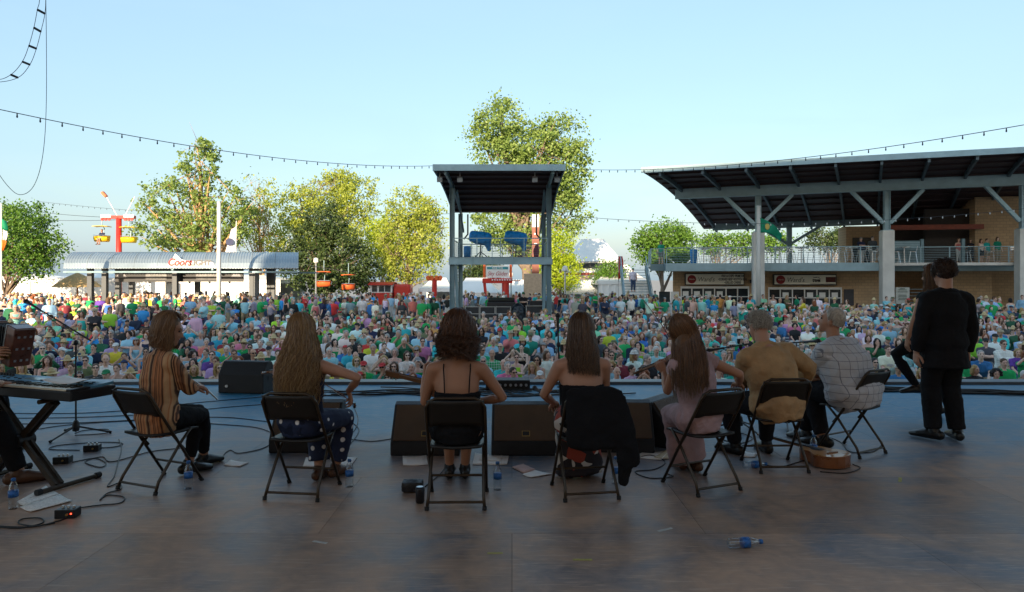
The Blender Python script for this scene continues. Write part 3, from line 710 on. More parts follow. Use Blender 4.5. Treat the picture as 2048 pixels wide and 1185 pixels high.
# ---- signs over the serving windows
m_sign = mat('sign_face', (.80, .76, .64), .4, 0, .05, 1)
m_ink = mat('sign_ink', (.03, .025, .025), .6)
m_disc = mat('sign_red_disc', (.28, .015, .02), .5)
def wsign(px0, px1, py0, py1, lab, lines):
    v = 2.05; u0, u1 = ux(px0, v), ux(px1, v); D = O.y + V.y * v + U.y * (u0 + u1) / 2; k = D / F
    z = CH - ((py0 + py1) / 2 - HZ) * k; hgt = (py1 - py0) * k
    c = O + U * ((u0 + u1) / 2) + V * v
    s = empty('menu_sign', (c.x, c.y, z), AN, lab, 'sign', 'signs over the serving windows')
    wd = u1 - u0
    MB().bx((-wd / 2, .02, -hgt / 2), (wd / 2, .3, hgt / 2)).build('box', m_blackp, s)
    MB().bx((-wd / 2 + .06, -.01, -hgt / 2 + .06), (wd / 2 - .06, .018, hgt / 2 - .06)).build('face', m_sign, s)
    MB().lathe([(.30, 0), (.30, .012)], (-wd / 2 + .46, -.015, 0), 20, 0, Matrix.Rotation(R(90), 3, 'X')).build('disc', m_disc, s)
    text('lettering', "Ward's", .13, m_sign, s, (-wd / 2 + .46, -.032, 0), align='CENTER', shear=.3)
    text('lettering', "Ward's", .46, m_ink, s, (-wd / 2 + .85, -.016, -.02), shear=.25, bold=-.004, sx=.86)
    for (t, sz, x, zz, bd) in lines: text('lettering', t, sz, m_ink, s, (x, -.016, zz), align='CENTER', bold=bd, sx=.6)
    return s, wd, hgt
s1, wd, hg = wsign(1370, 1489, 547, 571, "pale Ward's menu sign listing fish and chips over the left serving window",
    (('\u2022FISH & CHIPS \u2022PRIME RIB', .235, 1.22, .22, .006), ('\u2022CORNED BEEF \u2022SCOTCH EGG', .235, 1.22, -.01, .006), ('\u2022GRILLED CHEESE', .235, 1.22, -.24, .006)))
s2, wd, hg = wsign(1547, 1673, 549, 571, "pale Ward's sign with travel and a dark red box over the right serving window",
    (('as seen on', .15, .75, .17, .002), ('travel', .36, .75, -.04, .014)))
MB().bx((1.35, -.02, -.17), (1.98, -.011, .19)).build('screen_box', mat('dark_red_print', (.09, .012, .012), .4, 0, .4, 8), s2)
MB().bx((.35, -.018, -.30), (1.95, -.012, -.275)).build('underline', m_ink, s2)
PB = empty('poster_board', O + U * ux(1805, 1.2) + V * 1.2 + Vector((0, 0, .55)), AN, 'white notice poster on the rail at the pavilion passage', 'poster')
MB().bx((-.42, 0, -.55), (.42, .03, .55)).build('panel', mat('poster_white', (.55, .57, .52), .6), PB)
for i, (wd, z) in enumerate(((.5, .35), (.6, .22), (.3, .43), (.5, -.0), (.52, -.1), (.5, -.2), (.55, -.3))): MB().bx((-wd / 2, -.006, z), (wd / 2, -.001, z + .05)).build('print_line', mat('poster_ink', (.12, .16, .13), .6), PB)
for k in range(7): MB().tube([(-1.1, .08, -.9 + k * .22), (2.6, .08, -.9 + k * .22)], .02, 5).build('rail_bar', m_teal, PB)

# ---- bar stools and tables on the deck
rnd = random.Random(5)
m_pol = mat('polished_aluminium', (.75, .76, .77), .25, .9, .08, 4)
def stool_proto():
    o = empty('bar_stool', (0, 0, -60), 0)
    for sx in (-1, 1):
        for sy in (-1, 1): MB().tube([(sx * .15, sy * .15, .74), (sx * .24, sy * .24, 0)], .016, 6).build('leg', m_pol, o)
    bevel(MB().bx((-.19, -.19, .74), (.19, .19, .775)).build('seat', m_pol, o), .01)
    q = MB()
    for a, c in (((-.2, -.2), (.2, -.2)), ((.2, -.2), (.2, .2)), ((.2, .2), (-.2, .2)), ((-.2, .2), (-.2, -.2))): q.tube([(*a, .28), (*c, .28)], .012, 5)
    q.build('foot_ring', m_pol, o)
    for sx in (-1, 1): MB().tube([(sx * .17, .18, .76), (sx * .17, .25, 1.08)], .014, 6).build('back_post', m_pol, o)
    for z in (.92, 1.06): MB().bx((-.18, .215 + (z - .9) * .2, z - .03), (.18, .235 + (z - .9) * .2, z + .03)).build('back_slat', m_pol, o)
    return o
def table_proto():
    o = empty('bar_table', (0, 0, -60), 0)
    MB().lathe([(.40, 1.02), (.42, 1.04), (.42, 1.06), (.40, 1.07)], n=18).build('top', m_pol, o)
    MB().tube([(0, 0, .03), (0, 0, 1.03)], .035, 8).build('pedestal', m_pol, o)
    MB().lathe([(.26, 0), (.26, .02), (.05, .05)], n=14).build('base', m_pol, o)
    return o
sp, tp = stool_proto(), table_proto()
ORD = ['first', 'second', 'third', 'fourth', 'fifth', 'sixth', 'seventh', 'eighth', 'ninth', 'tenth', 'eleventh', 'twelfth', 'thirteenth', 'fourteenth', 'fifteenth', 'sixteenth', 'seventeenth', 'eighteenth', 'nineteenth', 'twentieth']
def nth(i):
    if i < 20: return ORD[i]
    return ['twenty', 'thirty', 'forty', 'fifty', 'sixty', 'seventy', 'eighty', 'ninety'][(i + 1) // 10 - 2] + ('-' + ORD[(i + 1) % 10 - 1] if (i + 1) % 10 else 'th')
def dz(u, v): p = O + U * u + V * v; return (p.x, p.y, DZ1 - .018)
first_s = True; ns_ = 0
nt_ = 9
for i in range(nt_):
    u = 2.6 + i * 1.62 + rnd.uniform(-.15, .15); v = 1.1 + rnd.uniform(-.1, .3)
    t = tp if i == 0 else copy_tree(tp)
    t.location = dz(u, v); tag(t, 'round silver bar table, %s from the left along the pavilion rail' % ORD[i], 'table', 'bar tables on the pavilion deck')
    for k, (du, dv, rz) in enumerate(((-.62, -.2, R(90)), (.62, .15, R(-90)), (.1, .75, R(0)))):
        s = sp if ns_ == 0 else copy_tree(sp)
        s.location = dz(u + du + rnd.uniform(-.08, .08), v + dv + rnd.uniform(-.1, .1)); s.rotation_euler.z = AN + rz + rnd.uniform(-.5, .5)
        tag(s, 'silver bar stool %s the %s table along the pavilion rail' % (('left of', 'right of', 'behind')[k], ORD[i]), 'bar stool', 'bar stools on the pavilion deck'); ns_ += 1
for i in range(4):
    u = uE + 5.6 + i * 1.5; s = copy_tree(sp); s.location = dz(u, 2.6); s.rotation_euler.z = AN + rnd.uniform(-1, 1)
    tag(s, 'silver bar stool, %s from the gate on the right-hand deck' % ORD[i], 'bar stool', 'bar stools on the pavilion deck')
q = MB().bx((0, -.4, 0), (2.4, .4, .25)).bx((0, -.4, .25), (.3, .4, .4))
tag(bevel(q.build('blue_tarp_stack', m_blue, None, False, Vector(dz(uE + 10.4, 2.6)) + Vector((0, 0, .02)), AN), .06), 'folded blue tarpaulin on the right-hand pavilion deck', 'tarpaulin')
q = MB().lathe([(.2, 0), (.26, .9), (.27, .98), (.2, 1.0)], n=14)
tag(q.build('blue_bin', m_blue, None, True, dz(1.9, .7)), 'blue bin standing at the left of the pavilion deck', 'bin')

# ---- hedges in front of the pavilion and the bar
m_hedge = None
def leafmat(name, c0, c1, tr=.35):
    m, n, l, b = new_nodes(name)
    geo = n.new('ShaderNodeNewGeometry'); cr = n.new('ShaderNodeValToRGB'); cr.color_ramp.elements[0].color = (*c0, 1); cr.color_ramp.elements[1].color = (*c1, 1)
    l.new(geo.outputs['Random Per Island'], cr.inputs[0]); l.new(cr.outputs[0], b.inputs['Base Color']); b.inputs['Roughness'].default_value = .55
    tn = n.new('ShaderNodeBsdfTranslucent'); l.new(cr.outputs[0], tn.inputs[0])
    mx = n.new('ShaderNodeMixShader'); mx.inputs[0].default_value = tr
    l.new(b.outputs[0], mx.inputs[1]); l.new(tn.outputs[0], mx.inputs[2]); l.new(mx.outputs[0], n['Material Output'].inputs[0])
    return m
def leaves_mesh(name, cen, size, rng, matl, flat=0.0):
    """one leaf-sized rhombus at each centre, random tilt"""
    N = len(cen); d = rng.normal(size=(N, 3)); d /= np.linalg.norm(d, axis=1)[:, None] + 1e-9
    d2 = rng.normal(size=(N, 3)); d2[:, 2] *= 1 - flat; d2 -= d * (d * d2).sum(1)[:, None]; d2 /= np.linalg.norm(d2, axis=1)[:, None] + 1e-9
    s = size * rng.uniform(.6, 1.35, (N, 1)); a = d * s * .5; c = d2 * s * .36
    v = np.stack([cen - a, cen + c, cen + a, cen - c], 1).reshape(-1, 3)
    me = bpy.data.meshes.new(name); me.vertices.add(4 * N); me.vertices.foreach_set('co', v.ravel())
    me.loops.add(4 * N); me.loops.foreach_set('vertex_index', np.arange(4 * N)); me.polygons.add(N)
    me.polygons.foreach_set('loop_start', np.arange(0, 4 * N, 4)); me.polygons.foreach_set('loop_total', np.full(N, 4))
    me.materials.append(matl); me.update(calc_edges=True); me.validate(); return me
m_hedge = leafmat('hedge_leaf', (.010, .045, .008), (.035, .11, .02), .25)
m_hcore = mat('hedge_core', (.012, .03, .01), .9)
def hedge(px0, px1, py0, py1, Y, lab, seed):
    a, c = P(px0, py1, Y), P(px1, py0, Y); g = gz(Y)
    o = empty('hedge', ((a.x + c.x) / 2, Y, g), 0, lab, 'hedge', 'clipped hedges')
    hw, ht = (c.x - a.x) / 2, c.z - g; rng = np.random.default_rng(seed)
    MB().bx((-hw + .1, -.35, 0), (hw - .1, .35, ht - .1)).build('branches', m_hcore, o)
    N = int(hw * 2 * 420); p = rng.uniform((-hw, -.48, 0), (hw, .48, ht), (N, 3))
    ax = rng.integers(0, 3, N); p[ax == 0, 1] = -.45 + rng.normal(0, .04, (ax == 0).sum()); p[ax == 1, 2] = ht + rng.normal(0, .05, (ax == 1).sum())
    link('leaves', leaves_mesh('hedge_leaves', p, .13, rng, m_hedge), o)
hedge(1512, 1660, 615, 645, 42.0, 'clipped green hedge behind the red tables, left of the right aisle', 1)
hedge(1712, 1850, 619, 645, 40.5, 'clipped green hedge below the pavilion pier', 2)
hedge(1915, 2060, 624, 645, 40.0, 'clipped green hedge right of the standing singer', 3)
hedge(363, 425, 611, 640, 43.0, 'clipped green hedge in front of the bar, left of the pole', 4)
hedge(446, 490, 610, 640, 43.0, 'clipped green hedge in front of the bar, right of the pole', 5)
# ================================================================ trees
def tree(lab, px, Y, lobes, nleaf, leaf, lm, bark, trunk_r, seed, name='broadleaf_tree', clump=.75, shell=.55, fork=.30, limbs=16, limb_r=1.0, bare=0):
    """lobes: (px, py, half width px, half height px) ellipses of the crown as the photograph shows them, at distance Y"""
    rng = np.random.default_rng(seed); rnd = random.Random(seed); k = Y / F; g = gz(Y)
    bx_ = (px - 1024) * k
    o = empty(name, (bx_, Y, g), 0, lab, 'tree', 'trees behind the festival ground')
    L = [(np.array([(a - 1024) * k - bx_, rnd.uniform(-.25, .25) * c * k, CH - (b - HZ) * k - g]), np.array([c * k, (c * .5 + d * .5) * k * .85, d * k])) for a, b, c, d in lobes]
    vol = np.array([np.prod(r) for _, r in L]) ** .72; vol /= vol.sum()
    nleaf = int(nleaf * 1.7); leaf *= .80; ncl = max(30, nleaf // 40); cl = []
    for i, (c, r) in enumerate(L):
        m = max(6, int(ncl * vol[i])); d = rng.normal(size=(m, 3)); d /= np.linalg.norm(d, axis=1)[:, None]
        rad = shell + (1 - shell) * rng.uniform(0, 1, (m, 1)) ** .6
        rad *= 1 + .18 * np.sin(3.1 * d[:, :1] * 3 + seed) * np.cos(4.0 * d[:, 2:3] * 2 + seed)   # uneven outline
        cl.append(c + d * rad * r)
    cl = np.concatenate(cl); cl = cl[cl[:, 2] > .8]
    per = max(8, nleaf // len(cl))
    sz = clump * rng.uniform(.5, 1.5, (len(cl), 1, 1))
    pts = cl[:, None, :] + rng.normal(size=(len(cl), per, 3)) * sz * np.array([.5, .5, .38])
    link('crown', leaves_mesh('crown', pts.reshape(-1, 3), leaf, rng, lm), o)
    # trunk and limbs reaching for the clumps
    top = max(c[2] + r[2] * .3 for c, r in L); hub = L[0][0]
    q = MB(); zf = top * fork
    p0 = Vector((0, 0, 0)); p1 = Vector((rnd.uniform(-.2, .2), 0, zf * .5)); p2 = Vector((hub[0] * .25, hub[1] * .2, zf)); p3 = Vector((hub[0] * .7, hub[1] * .5, top * .62)); p4 = Vector((hub[0], hub[1], top * .9))
    axis = catmull([p0, p1, p2, p3, p4], 5); nA = len(axis)
    q.tube(axis, [trunk_r * (1.25 if i == 0 else 1) * (1 - .88 * (i / (nA - 1)) ** 1.1) for i in range(nA)], 9)
    ends = [Vector(cl[rng.integers(len(cl))]) for _ in range(limbs)] + [Vector(c) for c, _ in L]
    for e in ends:
        t = min(.92, max(fork * .9, (e.z / (top * .95)) - rnd.uniform(.18, .38))); a = axis[min(nA - 1, int(t * (nA - 1)))]
        m_ = a.lerp(e, .5) + Vector((rnd.uniform(-.3, .3), rnd.uniform(-.3, .3), rnd.uniform(.0, .5)))
        r0 = trunk_r * .42 * limb_r * (1.1 - t * .7)
        path = catmull([a, m_, e], 4); q.tube(path, [r0 * (1 - .85 * i / (len(path) - 1)) for i in range(len(path))], 6)
        for _ in range(3):
            s = path[rnd.randrange(3, len(path))]; e2 = s + Vector((rnd.gauss(0, .9), rnd.gauss(0, .9), rnd.gauss(.5, .6))) * (leaf * 3.5)
            q.tube([s, s.lerp(e2, .5) + Vector((0, 0, .1)), e2], [r0 * .3, r0 * .2, r0 * .08], 5)
    for _ in range(bare):       # leafless twig sprays
        s = axis[rnd.randrange(nA // 2, nA)]; c, r = L[rnd.randrange(len(L))]
        e = Vector(c + rng.normal(size=3) * r * .75)
        path = catmull([s, s.lerp(e, .55) + Vector((rnd.uniform(-.4, .4), 0, .3)), e], 4); q.tube(path, [.05 * (1 - .8 * i / 8) for i in range(len(path))], 5)
        for _ in range(7):
            s2 = path[rnd.randrange(3, len(path))]; e2 = s2 + Vector((rnd.gauss(0, .7), rnd.gauss(0, .5), rnd.gauss(.4, .6))); q.tube([s2, e2], [.025, .008], 4)
    q.build('trunk', bark, o, True)
    return o
lf_green = leafmat('leaf_green', (.06, .15, .016), (.15, .28, .035))
lf_cotton = leafmat('leaf_cottonwood', (.13, .22, .04), (.28, .37, .09))
lf_yellow = leafmat('leaf_yellow_green', (.27, .34, .04), (.44, .49, .08), .45)
lf_dark = leafmat('leaf_dark', (.025, .05, .012), (.07, .11, .025), .2)
lf_lime = leafmat('leaf_lime', (.28, .40, .015), (.46, .54, .03), .45)
bk_pale = mat('bark_pale', (.42, .27, .13), .9, 0, .3, 3, .5, 20)
bk_grey = mat('bark_grey', (.20, .15, .11), .9, 0, .3, 3, .5, 20)
tree('rounded green tree at the left picture edge beside the bar', 10, 55, [(30, 480, 70, 60), (90, 500, 42, 36), (-30, 470, 70, 70), (60, 440, 40, 32), (50, 530, 55, 30)], 9000, .26, lf_green, bk_grey, .25, 11)
tree('tall open-crowned tree with pale sunlit limbs behind the bar', 405, 68, [(400, 330, 42, 42), (340, 400, 62, 38), (440, 410, 55, 48), (320, 460, 48, 32), (395, 470, 70, 36), (470, 450, 44, 40), (395, 295, 24, 20)], 6200, .36, lf_cotton, bk_pale, .55, 12, clump=.7, shell=.7, fork=.30, limbs=30, limb_r=1.35, bare=8)
tree('thin half-bare tree between the open tree and the locusts', 520, 73, [(520, 400, 32, 45), (510, 460, 40, 50), (545, 500, 36, 36)], 1700, .30, lf_yellow, bk_pale, .26, 13, limbs=18, bare=26)
tree('broad yellow-green locust tree behind the dark maple', 640, 78, [(600, 420, 45, 50), (655, 385, 52, 45), (710, 400, 50, 50), (575, 480, 40, 50), (730, 470, 34, 50), (650, 450, 70, 50), (690, 360, 30, 18)], 9500, .33, lf_yellow, bk_grey, .38, 14, clump=.8, bare=14)
tree('dense dark green maple with a bare twig patch behind the crowd', 655, 66, [(640, 500, 60, 62), (690, 520, 50, 54), (605, 530, 46, 44), (650, 450, 40, 40), (720, 550, 36, 34), (660, 560, 75, 26)], 12500, .30, lf_dark, bk_grey, .34, 15, clump=.7, shell=.75, bare=10)
tree('slender yellow-green locust left of the tower', 812, 70, [(820, 420, 46, 42), (800, 470, 50, 50), (850, 480, 42, 55), (820, 530, 62, 38), (865, 430, 26, 30)], 8500, .30, lf_yellow, bk_grey, .30, 16, bare=14)
tree('second yellow-green locust right behind the slender one', 760, 74, [(775, 505, 34, 55), (760, 470, 24, 40)], 2600, .30, lf_lime, bk_grey, .2, 17)
tree('tallest tree, a green cottonwood rising behind the spotlight tower', 1055, 80, [(1000, 250, 46, 46), (1060, 290, 70, 50), (1125, 280, 52, 48), (1010, 320, 60, 44), (1140, 350, 46, 60), (1080, 370, 80, 60), (990, 450, 52, 40), (1140, 430, 38, 44), (1050, 480, 60, 40), (1000, 212, 24, 20), (960, 270, 30, 20)], 17000, .40, lf_cotton, bk_grey, .75, 18, clump=1.0, shell=.5, limbs=26)
tree('bright lime-green tree behind the right tower legs', 1120, 68, [(1122, 500, 28, 36), (1128, 545, 34, 34), (1098, 530, 26, 44)], 5200, .26, lf_lime, bk_grey, .2, 19, shell=.7)
tree('green maple left of the pavilion roof', 1325, 62, [(1325, 475, 46, 30), (1300, 500, 36, 28), (1362, 490, 30, 34), (1335, 510, 50, 28)], 6500, .27, lf_green, bk_grey, .25, 20, shell=.65)
tree('small green tree between the white tents', 1222, 66, [(1222, 545, 26, 22), (1205, 555, 16, 14)], 1800, .24, lf_green, bk_grey, .14, 21)
tree('sparse tree seen under the pavilion roof', 1440, 66, [(1430, 490, 26, 22), (1480, 488, 30, 22), (1545, 488, 30, 20)], 3000, .28, lf_green, bk_grey, .2, 22)
tree('tree seen under the pavilion roof behind the gate', 1665, 66, [(1660, 480, 44, 22), (1690, 475, 24, 20)], 2400, .26, lf_dark, bk_grey, .2, 23)
tree('dark small tree seen between the tower legs', 945, 72, [(945, 545, 26, 26), (980, 540, 24, 20)], 2200, .27, lf_dark, bk_grey, .18, 24)
# ================================================================ tents, chairlift, carts, lamps, lines behind the crowd
def tent(lab, px0, px1, pyE, pyR, Y, dep=8, open_front=True, ridge=True):
    k = Y / F; a, c = (px0 - 1024) * k, (px1 - 1024) * k; g = gz(Y); ze, zr = CH - (pyE - HZ) * k - g, CH - (pyR - HZ) * k - g
    o = empty('white_tent', ((a + c) / 2, Y, g), 0, lab, 'tent', 'white festival tents'); hw = (c - a) / 2
    q = MB(); e = [(-hw, 0, ze), (hw, 0, ze), (hw, dep, ze), (-hw, dep, ze)]
    r0, r1 = ((-hw * .45, dep / 2, zr), (hw * .45, dep / 2, zr)) if ridge else ((-.02, dep / 2, zr), (.02, dep / 2, zr))
    def sag(p, q_, t, s=.12): v = Vector(p).lerp(Vector(q_), t); v.z -= s * 4 * t * (1 - t) * (zr - ze); return v
    n = 7
    for (A, B, C, D) in ((e[0], e[1], r0, r1), (e[2], e[3], r1, r0), (e[1], e[2], r1, r1), (e[3], e[0], r0, r0)):
        q.sheet([[sag(Vector(A).lerp(Vector(B), j / n), Vector(C).lerp(Vector(D), j / n), i / 6) for j in range(n + 1)] for i in range(7)])
    q.build('canopy', m_tent, o, True)
    for (A, B) in ((e[0], e[1]), (e[1], e[2]), (e[3], e[0])):
        m = MB(); A, B = Vector(A), Vector(B); m.sheet([[A.lerp(B, j / 12) + Vector((0, 0, -.32 * i - (.06 if j % 2 and i else 0))) for j in range(13)] for i in range(2)]); m.build('valance', m_tent, o)
    nl = max(2, int(2 * hw / 4) + 1)
    for i in range(nl):
        x = -hw + 2 * hw * i / (nl - 1); MB().tube([(x, .05, 0), (x, .05, ze)], .05, 6).build('pole', m_alu, o)
    if not open_front:
        m = MB(); m.sheet([[(-hw + 2 * hw * j / 24, .08 + .04 * math.sin(j * 2.2), z) for j in range(25)] for z in (0, ze - .05)]); m.build('side_curtain', m_tent, o)
    m = MB().sheet([[(-hw + 2 * hw * j / 24, dep - .05, z) for j in range(25)] for z in (0, ze)]); m.build('rear_curtain', m_tent, o)
    return o
tent('long white tent behind the bar counter at the left', 60, 330, 556, 548, 64, 8, False)
tent('white tent behind the right half of the bar', 330, 560, 560, 550, 66, 8, False)
tent('white tent wall behind the chairlift pylon, far left', -120, 110, 562, 548, 78, 8, False)
tent('white tent right of the red trolley cart', 838, 905, 577, 556, 66, 6)
tent('peaked white tent seen between the tower legs', 900, 1000, 586, 556, 62, 6)
tent('peaked white tent behind the mixing desk', 990, 1075, 588, 560, 64, 6)
tent('low white tent right of the lime-green tree', 1130, 1205, 582, 560, 68, 6)
tent('white tent with drawn curtains left of the pavilion stairs', 1196, 1300, 562, 528, 64, 9, False)
# big white hall roof
HL = empty('white_hall', (*P(1185, 560, 105)[:2], gz(105)), 0, 'large white domed hall beyond the lime-green tree', 'building')
k = 105 / F
def hz_(py): return CH - (py - HZ) * k - gz(105)
q = MB(); rows = []
for i in range(9):
    t = i / 8; sc = 1 - t * .62
    rows.append([(62 * k * sc * math.cos(a), 62 * k * sc * math.sin(a), hz_(525) + (hz_(481) - hz_(525)) * t) for a in np.linspace(0, 2 * math.pi, 25)])
q.sheet(rows); q.prism([Vector(p) for p in rows[-1][:-1]], (0, 0, 0), (0, 0, .1)); q.build('roof', m_tent, HL, False)
MB().lathe([(60 * k, 0), (60 * k, hz_(552))], n=24).build('wall', mat('hall_tan', (.55, .40, .27), .8), HL)
MB().lathe([(60.4 * k, hz_(551)), (60.4 * k, hz_(547))], n=24).build('trim_band', mat('hall_red', (.35, .08, .05), .7), HL)
MB().lathe([(59 * k, hz_(546.5)), (59 * k, hz_(525))], n=24).build('clerestory', m_white, HL)
for j in range(10):
    a = -math.pi / 2 + (j - 4.5) * .17
    MB().box((59.2 * k * math.cos(a), 59.2 * k * math.sin(a), hz_(533)), (.9, .12, .8), Matrix.Rotation(a + math.pi / 2, 3, 'Z')).build('window', m_glassw, HL)
# thatch umbrella and house roof at far left
TH = empty('thatched_umbrella', (*P(155, 560, 60)[:2], gz(60)), 0, 'straw thatched umbrella behind the people left of the bar', 'umbrella')
MB().lathe([(2.0, 2.05), (1.5, 2.45), (.8, 2.95), (.1, 3.3), (.02, 3.32)], n=18).build('thatch', mat('straw', (.55, .38, .17), .95, 0, .4, 14, 1.0, 60), TH)
MB().tube([(0, 0, 0), (0, 0, 3.2)], .08, 8).build('pole', m_wood, TH)
# chairlift pylon with yellow chairs
PY = empty('chairlift_pylon', (*P(238, 560, 60)[:2], gz(60)), 0, 'red chairlift pylon with white and red crossarm above the bar', 'pylon')
k = 60 / F; pz = lambda py: CH - (py - HZ) * k - gz(60)
MB().tube([(0, 0, 0), (0, 0, pz(436))], [.26, .22], 14).build('shaft', m_red, PY, True)
q = MB(); q.bx((-1.4, -.2, pz(438)), (1.4, .2, pz(432))); q.build('crossarm', m_red, PY)
for sx in (-1, 1):
    MB().bx((sx * 1.0 - .45, -.26, pz(436)), (sx * 1.0 + .45, -.21, pz(430))).build('sheave_guard', m_white, PY)
    for dx in (-.3, 0, .3): MB().tube([(sx * 1.0 + dx, -.32, pz(440)), (sx * 1.0 + dx, -.24, pz(440))], .12, 12).build('sheave', m_red, PY)
MB().beam((-.1, 0, pz(434)), (-1.1, 0, pz(394)), .05, .05).build('lifting_frame', m_white, PY); MB().beam((-1.1, 0, pz(394)), (-1.45, 0, pz(385)), .3, .2).build('lifting_frame', m_orange, PY)
MB().beam((.5, 0, pz(434)), (1.4, 0, pz(394)), .05, .05).build('lifting_frame', m_white, PY)
def lift_chair(px, py, Y, mt, lab, canopy=True):
    p = P(px, py, Y); o = empty('lift_chair', p, R(10), lab, 'chairlift chair', 'chairlift chairs')
    q = MB(); rows = []
    for i in range(8):
        a = math.pi * (.95 - 1.05 * i / 7) ; rows.append([(x, -.38 * math.cos(a) * 1.0, .45 - .42 * math.sin(max(0, a)) + (.18 if i == 0 else 0)) for x in (-.55, 0, .55)])
    q.sheet(rows, 0, .05); q.build('seat_shell', mt, o, True)
    for sx in (-1, 1): MB().prism([(sx * .55, -.35, .45), (sx * .55, .36, .55), (sx * .55, .25, .12), (sx * .55, -.1, .02)], (-.02, 0, 0), (.02, 0, 0)).build('side_panel', mt, o)
    MB().tube([(0, .35, .5), (.05, .4, 1.2), (0, 0, 1.5), (0, 0, 2.4)], .035, 6).build('hanger', m_teal, o)
    if canopy:
        q = MB(); q.sheet([[(x, y, 1.42 - .12 * (x * x + y * y)) for x in np.linspace(-.62, .62, 6)] for y in np.linspace(-.5, .5, 6)], 0, .05); q.build('canopy', mt, o, True)
    q = MB().tube([(-.55, -.42, .55), (.55, -.42, .55)], .025, 6); q.build('lap_bar', m_alu, o)
    return o
LC1 = lift_chair(204, 484, 60, m_yellow, 'yellow chairlift chair with a rider left of the red pylon'); lift_chair(258, 486, 60, m_yellow, 'empty yellow chairlift chair right of the red pylon')
lift_chair(648, 574, 62, m_orange, 'orange chairlift chair above the crowd, left of the trolley'); lift_chair(697, 580, 62, m_orange, 'orange chairlift chair nearest the red trolley cart')
def line(name, lab, pts, r, matl, cat='cable', sag=0.0, n=24, group=None):
    a, c = Vector(pts[0]), Vector(pts[-1])
    path = [a.lerp(c, i / n) - Vector((0, 0, sag * 4 * (i / n) * (1 - i / n))) for i in range(n + 1)] if len(pts) == 2 else catmull(pts, 6)
    return tag(MB().tube(path, r, 5).build(name, matl), lab, cat, group), path
m_wire = mat('dark_wire', (.03, .035, .045), .6)
for i, (a, c, lab) in enumerate((((P(-60, 400, 78)), P(240, 436, 60), 'chairlift cable running from the picture edge to the pylon, upper'), (P(-60, 425, 78), P(238, 440, 60), 'chairlift cable running from the picture edge to the pylon, lower'),
                           (P(240, 436, 60), P(700, 545, 62), 'chairlift cable falling from the pylon to the station'))):
    line('chairlift_cable', lab, (a, c), .02, m_wire, sag=.4)
# ride station with sign, trolley cart, red posts
SS = empty('ride_station', (*P(995, 560, 60)[:2], gz(60)), 0, 'red chairlift station with Sky Glider sign seen between the tower legs', 'ride station')
k = 60 / F; pz = lambda py: CH - (py - HZ) * k - gz(60)
MB().bx((-23 * k, -.1, pz(556)), (23 * k, .0, pz(532))).build('sign_board', m_white, SS)
MB().bx((-21 * k, -.125, pz(539)), (21 * k, -.105, pz(534.5))).build('sign_band', mat('sign_teal', (.03, .28, .32), .5), SS)
text('lettering', 'RIDE THE', 4 * k, m_white, SS, (0, -.13, pz(536.8)), align='CENTER', bold=.004, sx=1.3)
text('lettering', 'Sky Glider', 11.5 * k, mat('sign_script_red', (.45, .02, .04), .5), SS, (0, -.112, pz(548)), align='CENTER', shear=.3, sx=.82)
MB().bx((-29 * k, .05, pz(556)), (-24 * k, .3, pz(530))).build('side_frame', m_orange, SS); MB().bx((24 * k, .05, pz(556)), (29 * k, .3, pz(530))).build('side_frame', m_orange, SS)
MB().bx((-30 * k, -.3, pz(567)), (30 * k, .5, pz(557))).build('red_beam', m_red, SS)
q = MB(); q.beam((-26 * k, 0, pz(567)), (-20 * k, 0, 0), .25, .25); q.build('red_leg', m_red, SS); MB().tube([(16 * k, 0, 0), (16 * k, 0, pz(567))], .32, 12).build('red_leg', m_red, SS)
MB().bx((-12 * k, -.32, pz(563)), (46 * k, -.31, pz(561))).build('bulb_rail', m_red, SS)
for i in range(12): MB().ell(((-10 + 5 * i) * k, -.38, pz(560.5)), .07, n=8, m=6).build('bulb', m_white, SS)
TR = empty('trolley_cart', (*P(790, 560, 64)[:2], gz(64)), 0, 'red trolley-style food cart with lit windows behind the crowd', 'food cart')
k = 64 / F; pz = lambda py: CH - (py - HZ) * k - gz(64)
bevel(MB().bx((-50 * k, 0, .35), (-6 * k, 2.2, pz(586))).build('body', m_red, TR), .04)
MB().bx((-50 * k, .04, pz(586)), (-6 * k, 2.15, pz(570))).build('window_band', m_white, TR)
for a, c in ((-46, -36), (-32, -22), (-20, -9)): MB().bx((a * k, -.01, pz(584)), (c * k, .03, pz(572))).build('window', m_glassw, TR)
q = MB(); q.sheet([[(x * k, y, pz(569) + .22 * math.sin(math.pi * (y + .3) / 2.8)) for x in (-53, -3)] for y in np.linspace(-.3, 2.5, 8)], 0, .08); q.build('roof', m_red, TR)
bevel(MB().bx((-4 * k, .2, .35), (30 * k, 2.0, pz(569))).build('tank', m_red, TR), .35, ) if False else bevel(MB().bx((-4 * k, .2, .35), (30 * k, 2.0, pz(569))).build('tank', m_red, TR), .2, 4)
for x in (-40, -16, 20): MB().tube([(x * k, -.05, .35), (x * k, .15, .35)], .33, 14).build('wheel', m_blackp, TR)
RP = empty('red_post', (*P(869, 560, 60)[:2], gz(60)), 0, 'red ride post with round white bulbs left of the tower', 'post')
k = 60 / F; pz = lambda py: CH - (py - HZ) * k - gz(60)
MB().tube([(0, 0, 0), (0, 0, pz(558))], .22, 12).build('shaft', m_red, RP); MB().bx((-14 * k, -.2, pz(562)), (14 * k, .2, pz(556))).build('crossarm', m_red, RP)
for dx in (-12, -5, 5, 12): MB().tube([(dx * k, -.28, pz(556)), (dx * k, -.2, pz(556))], .2, 12).build('sheave', m_orange, RP)
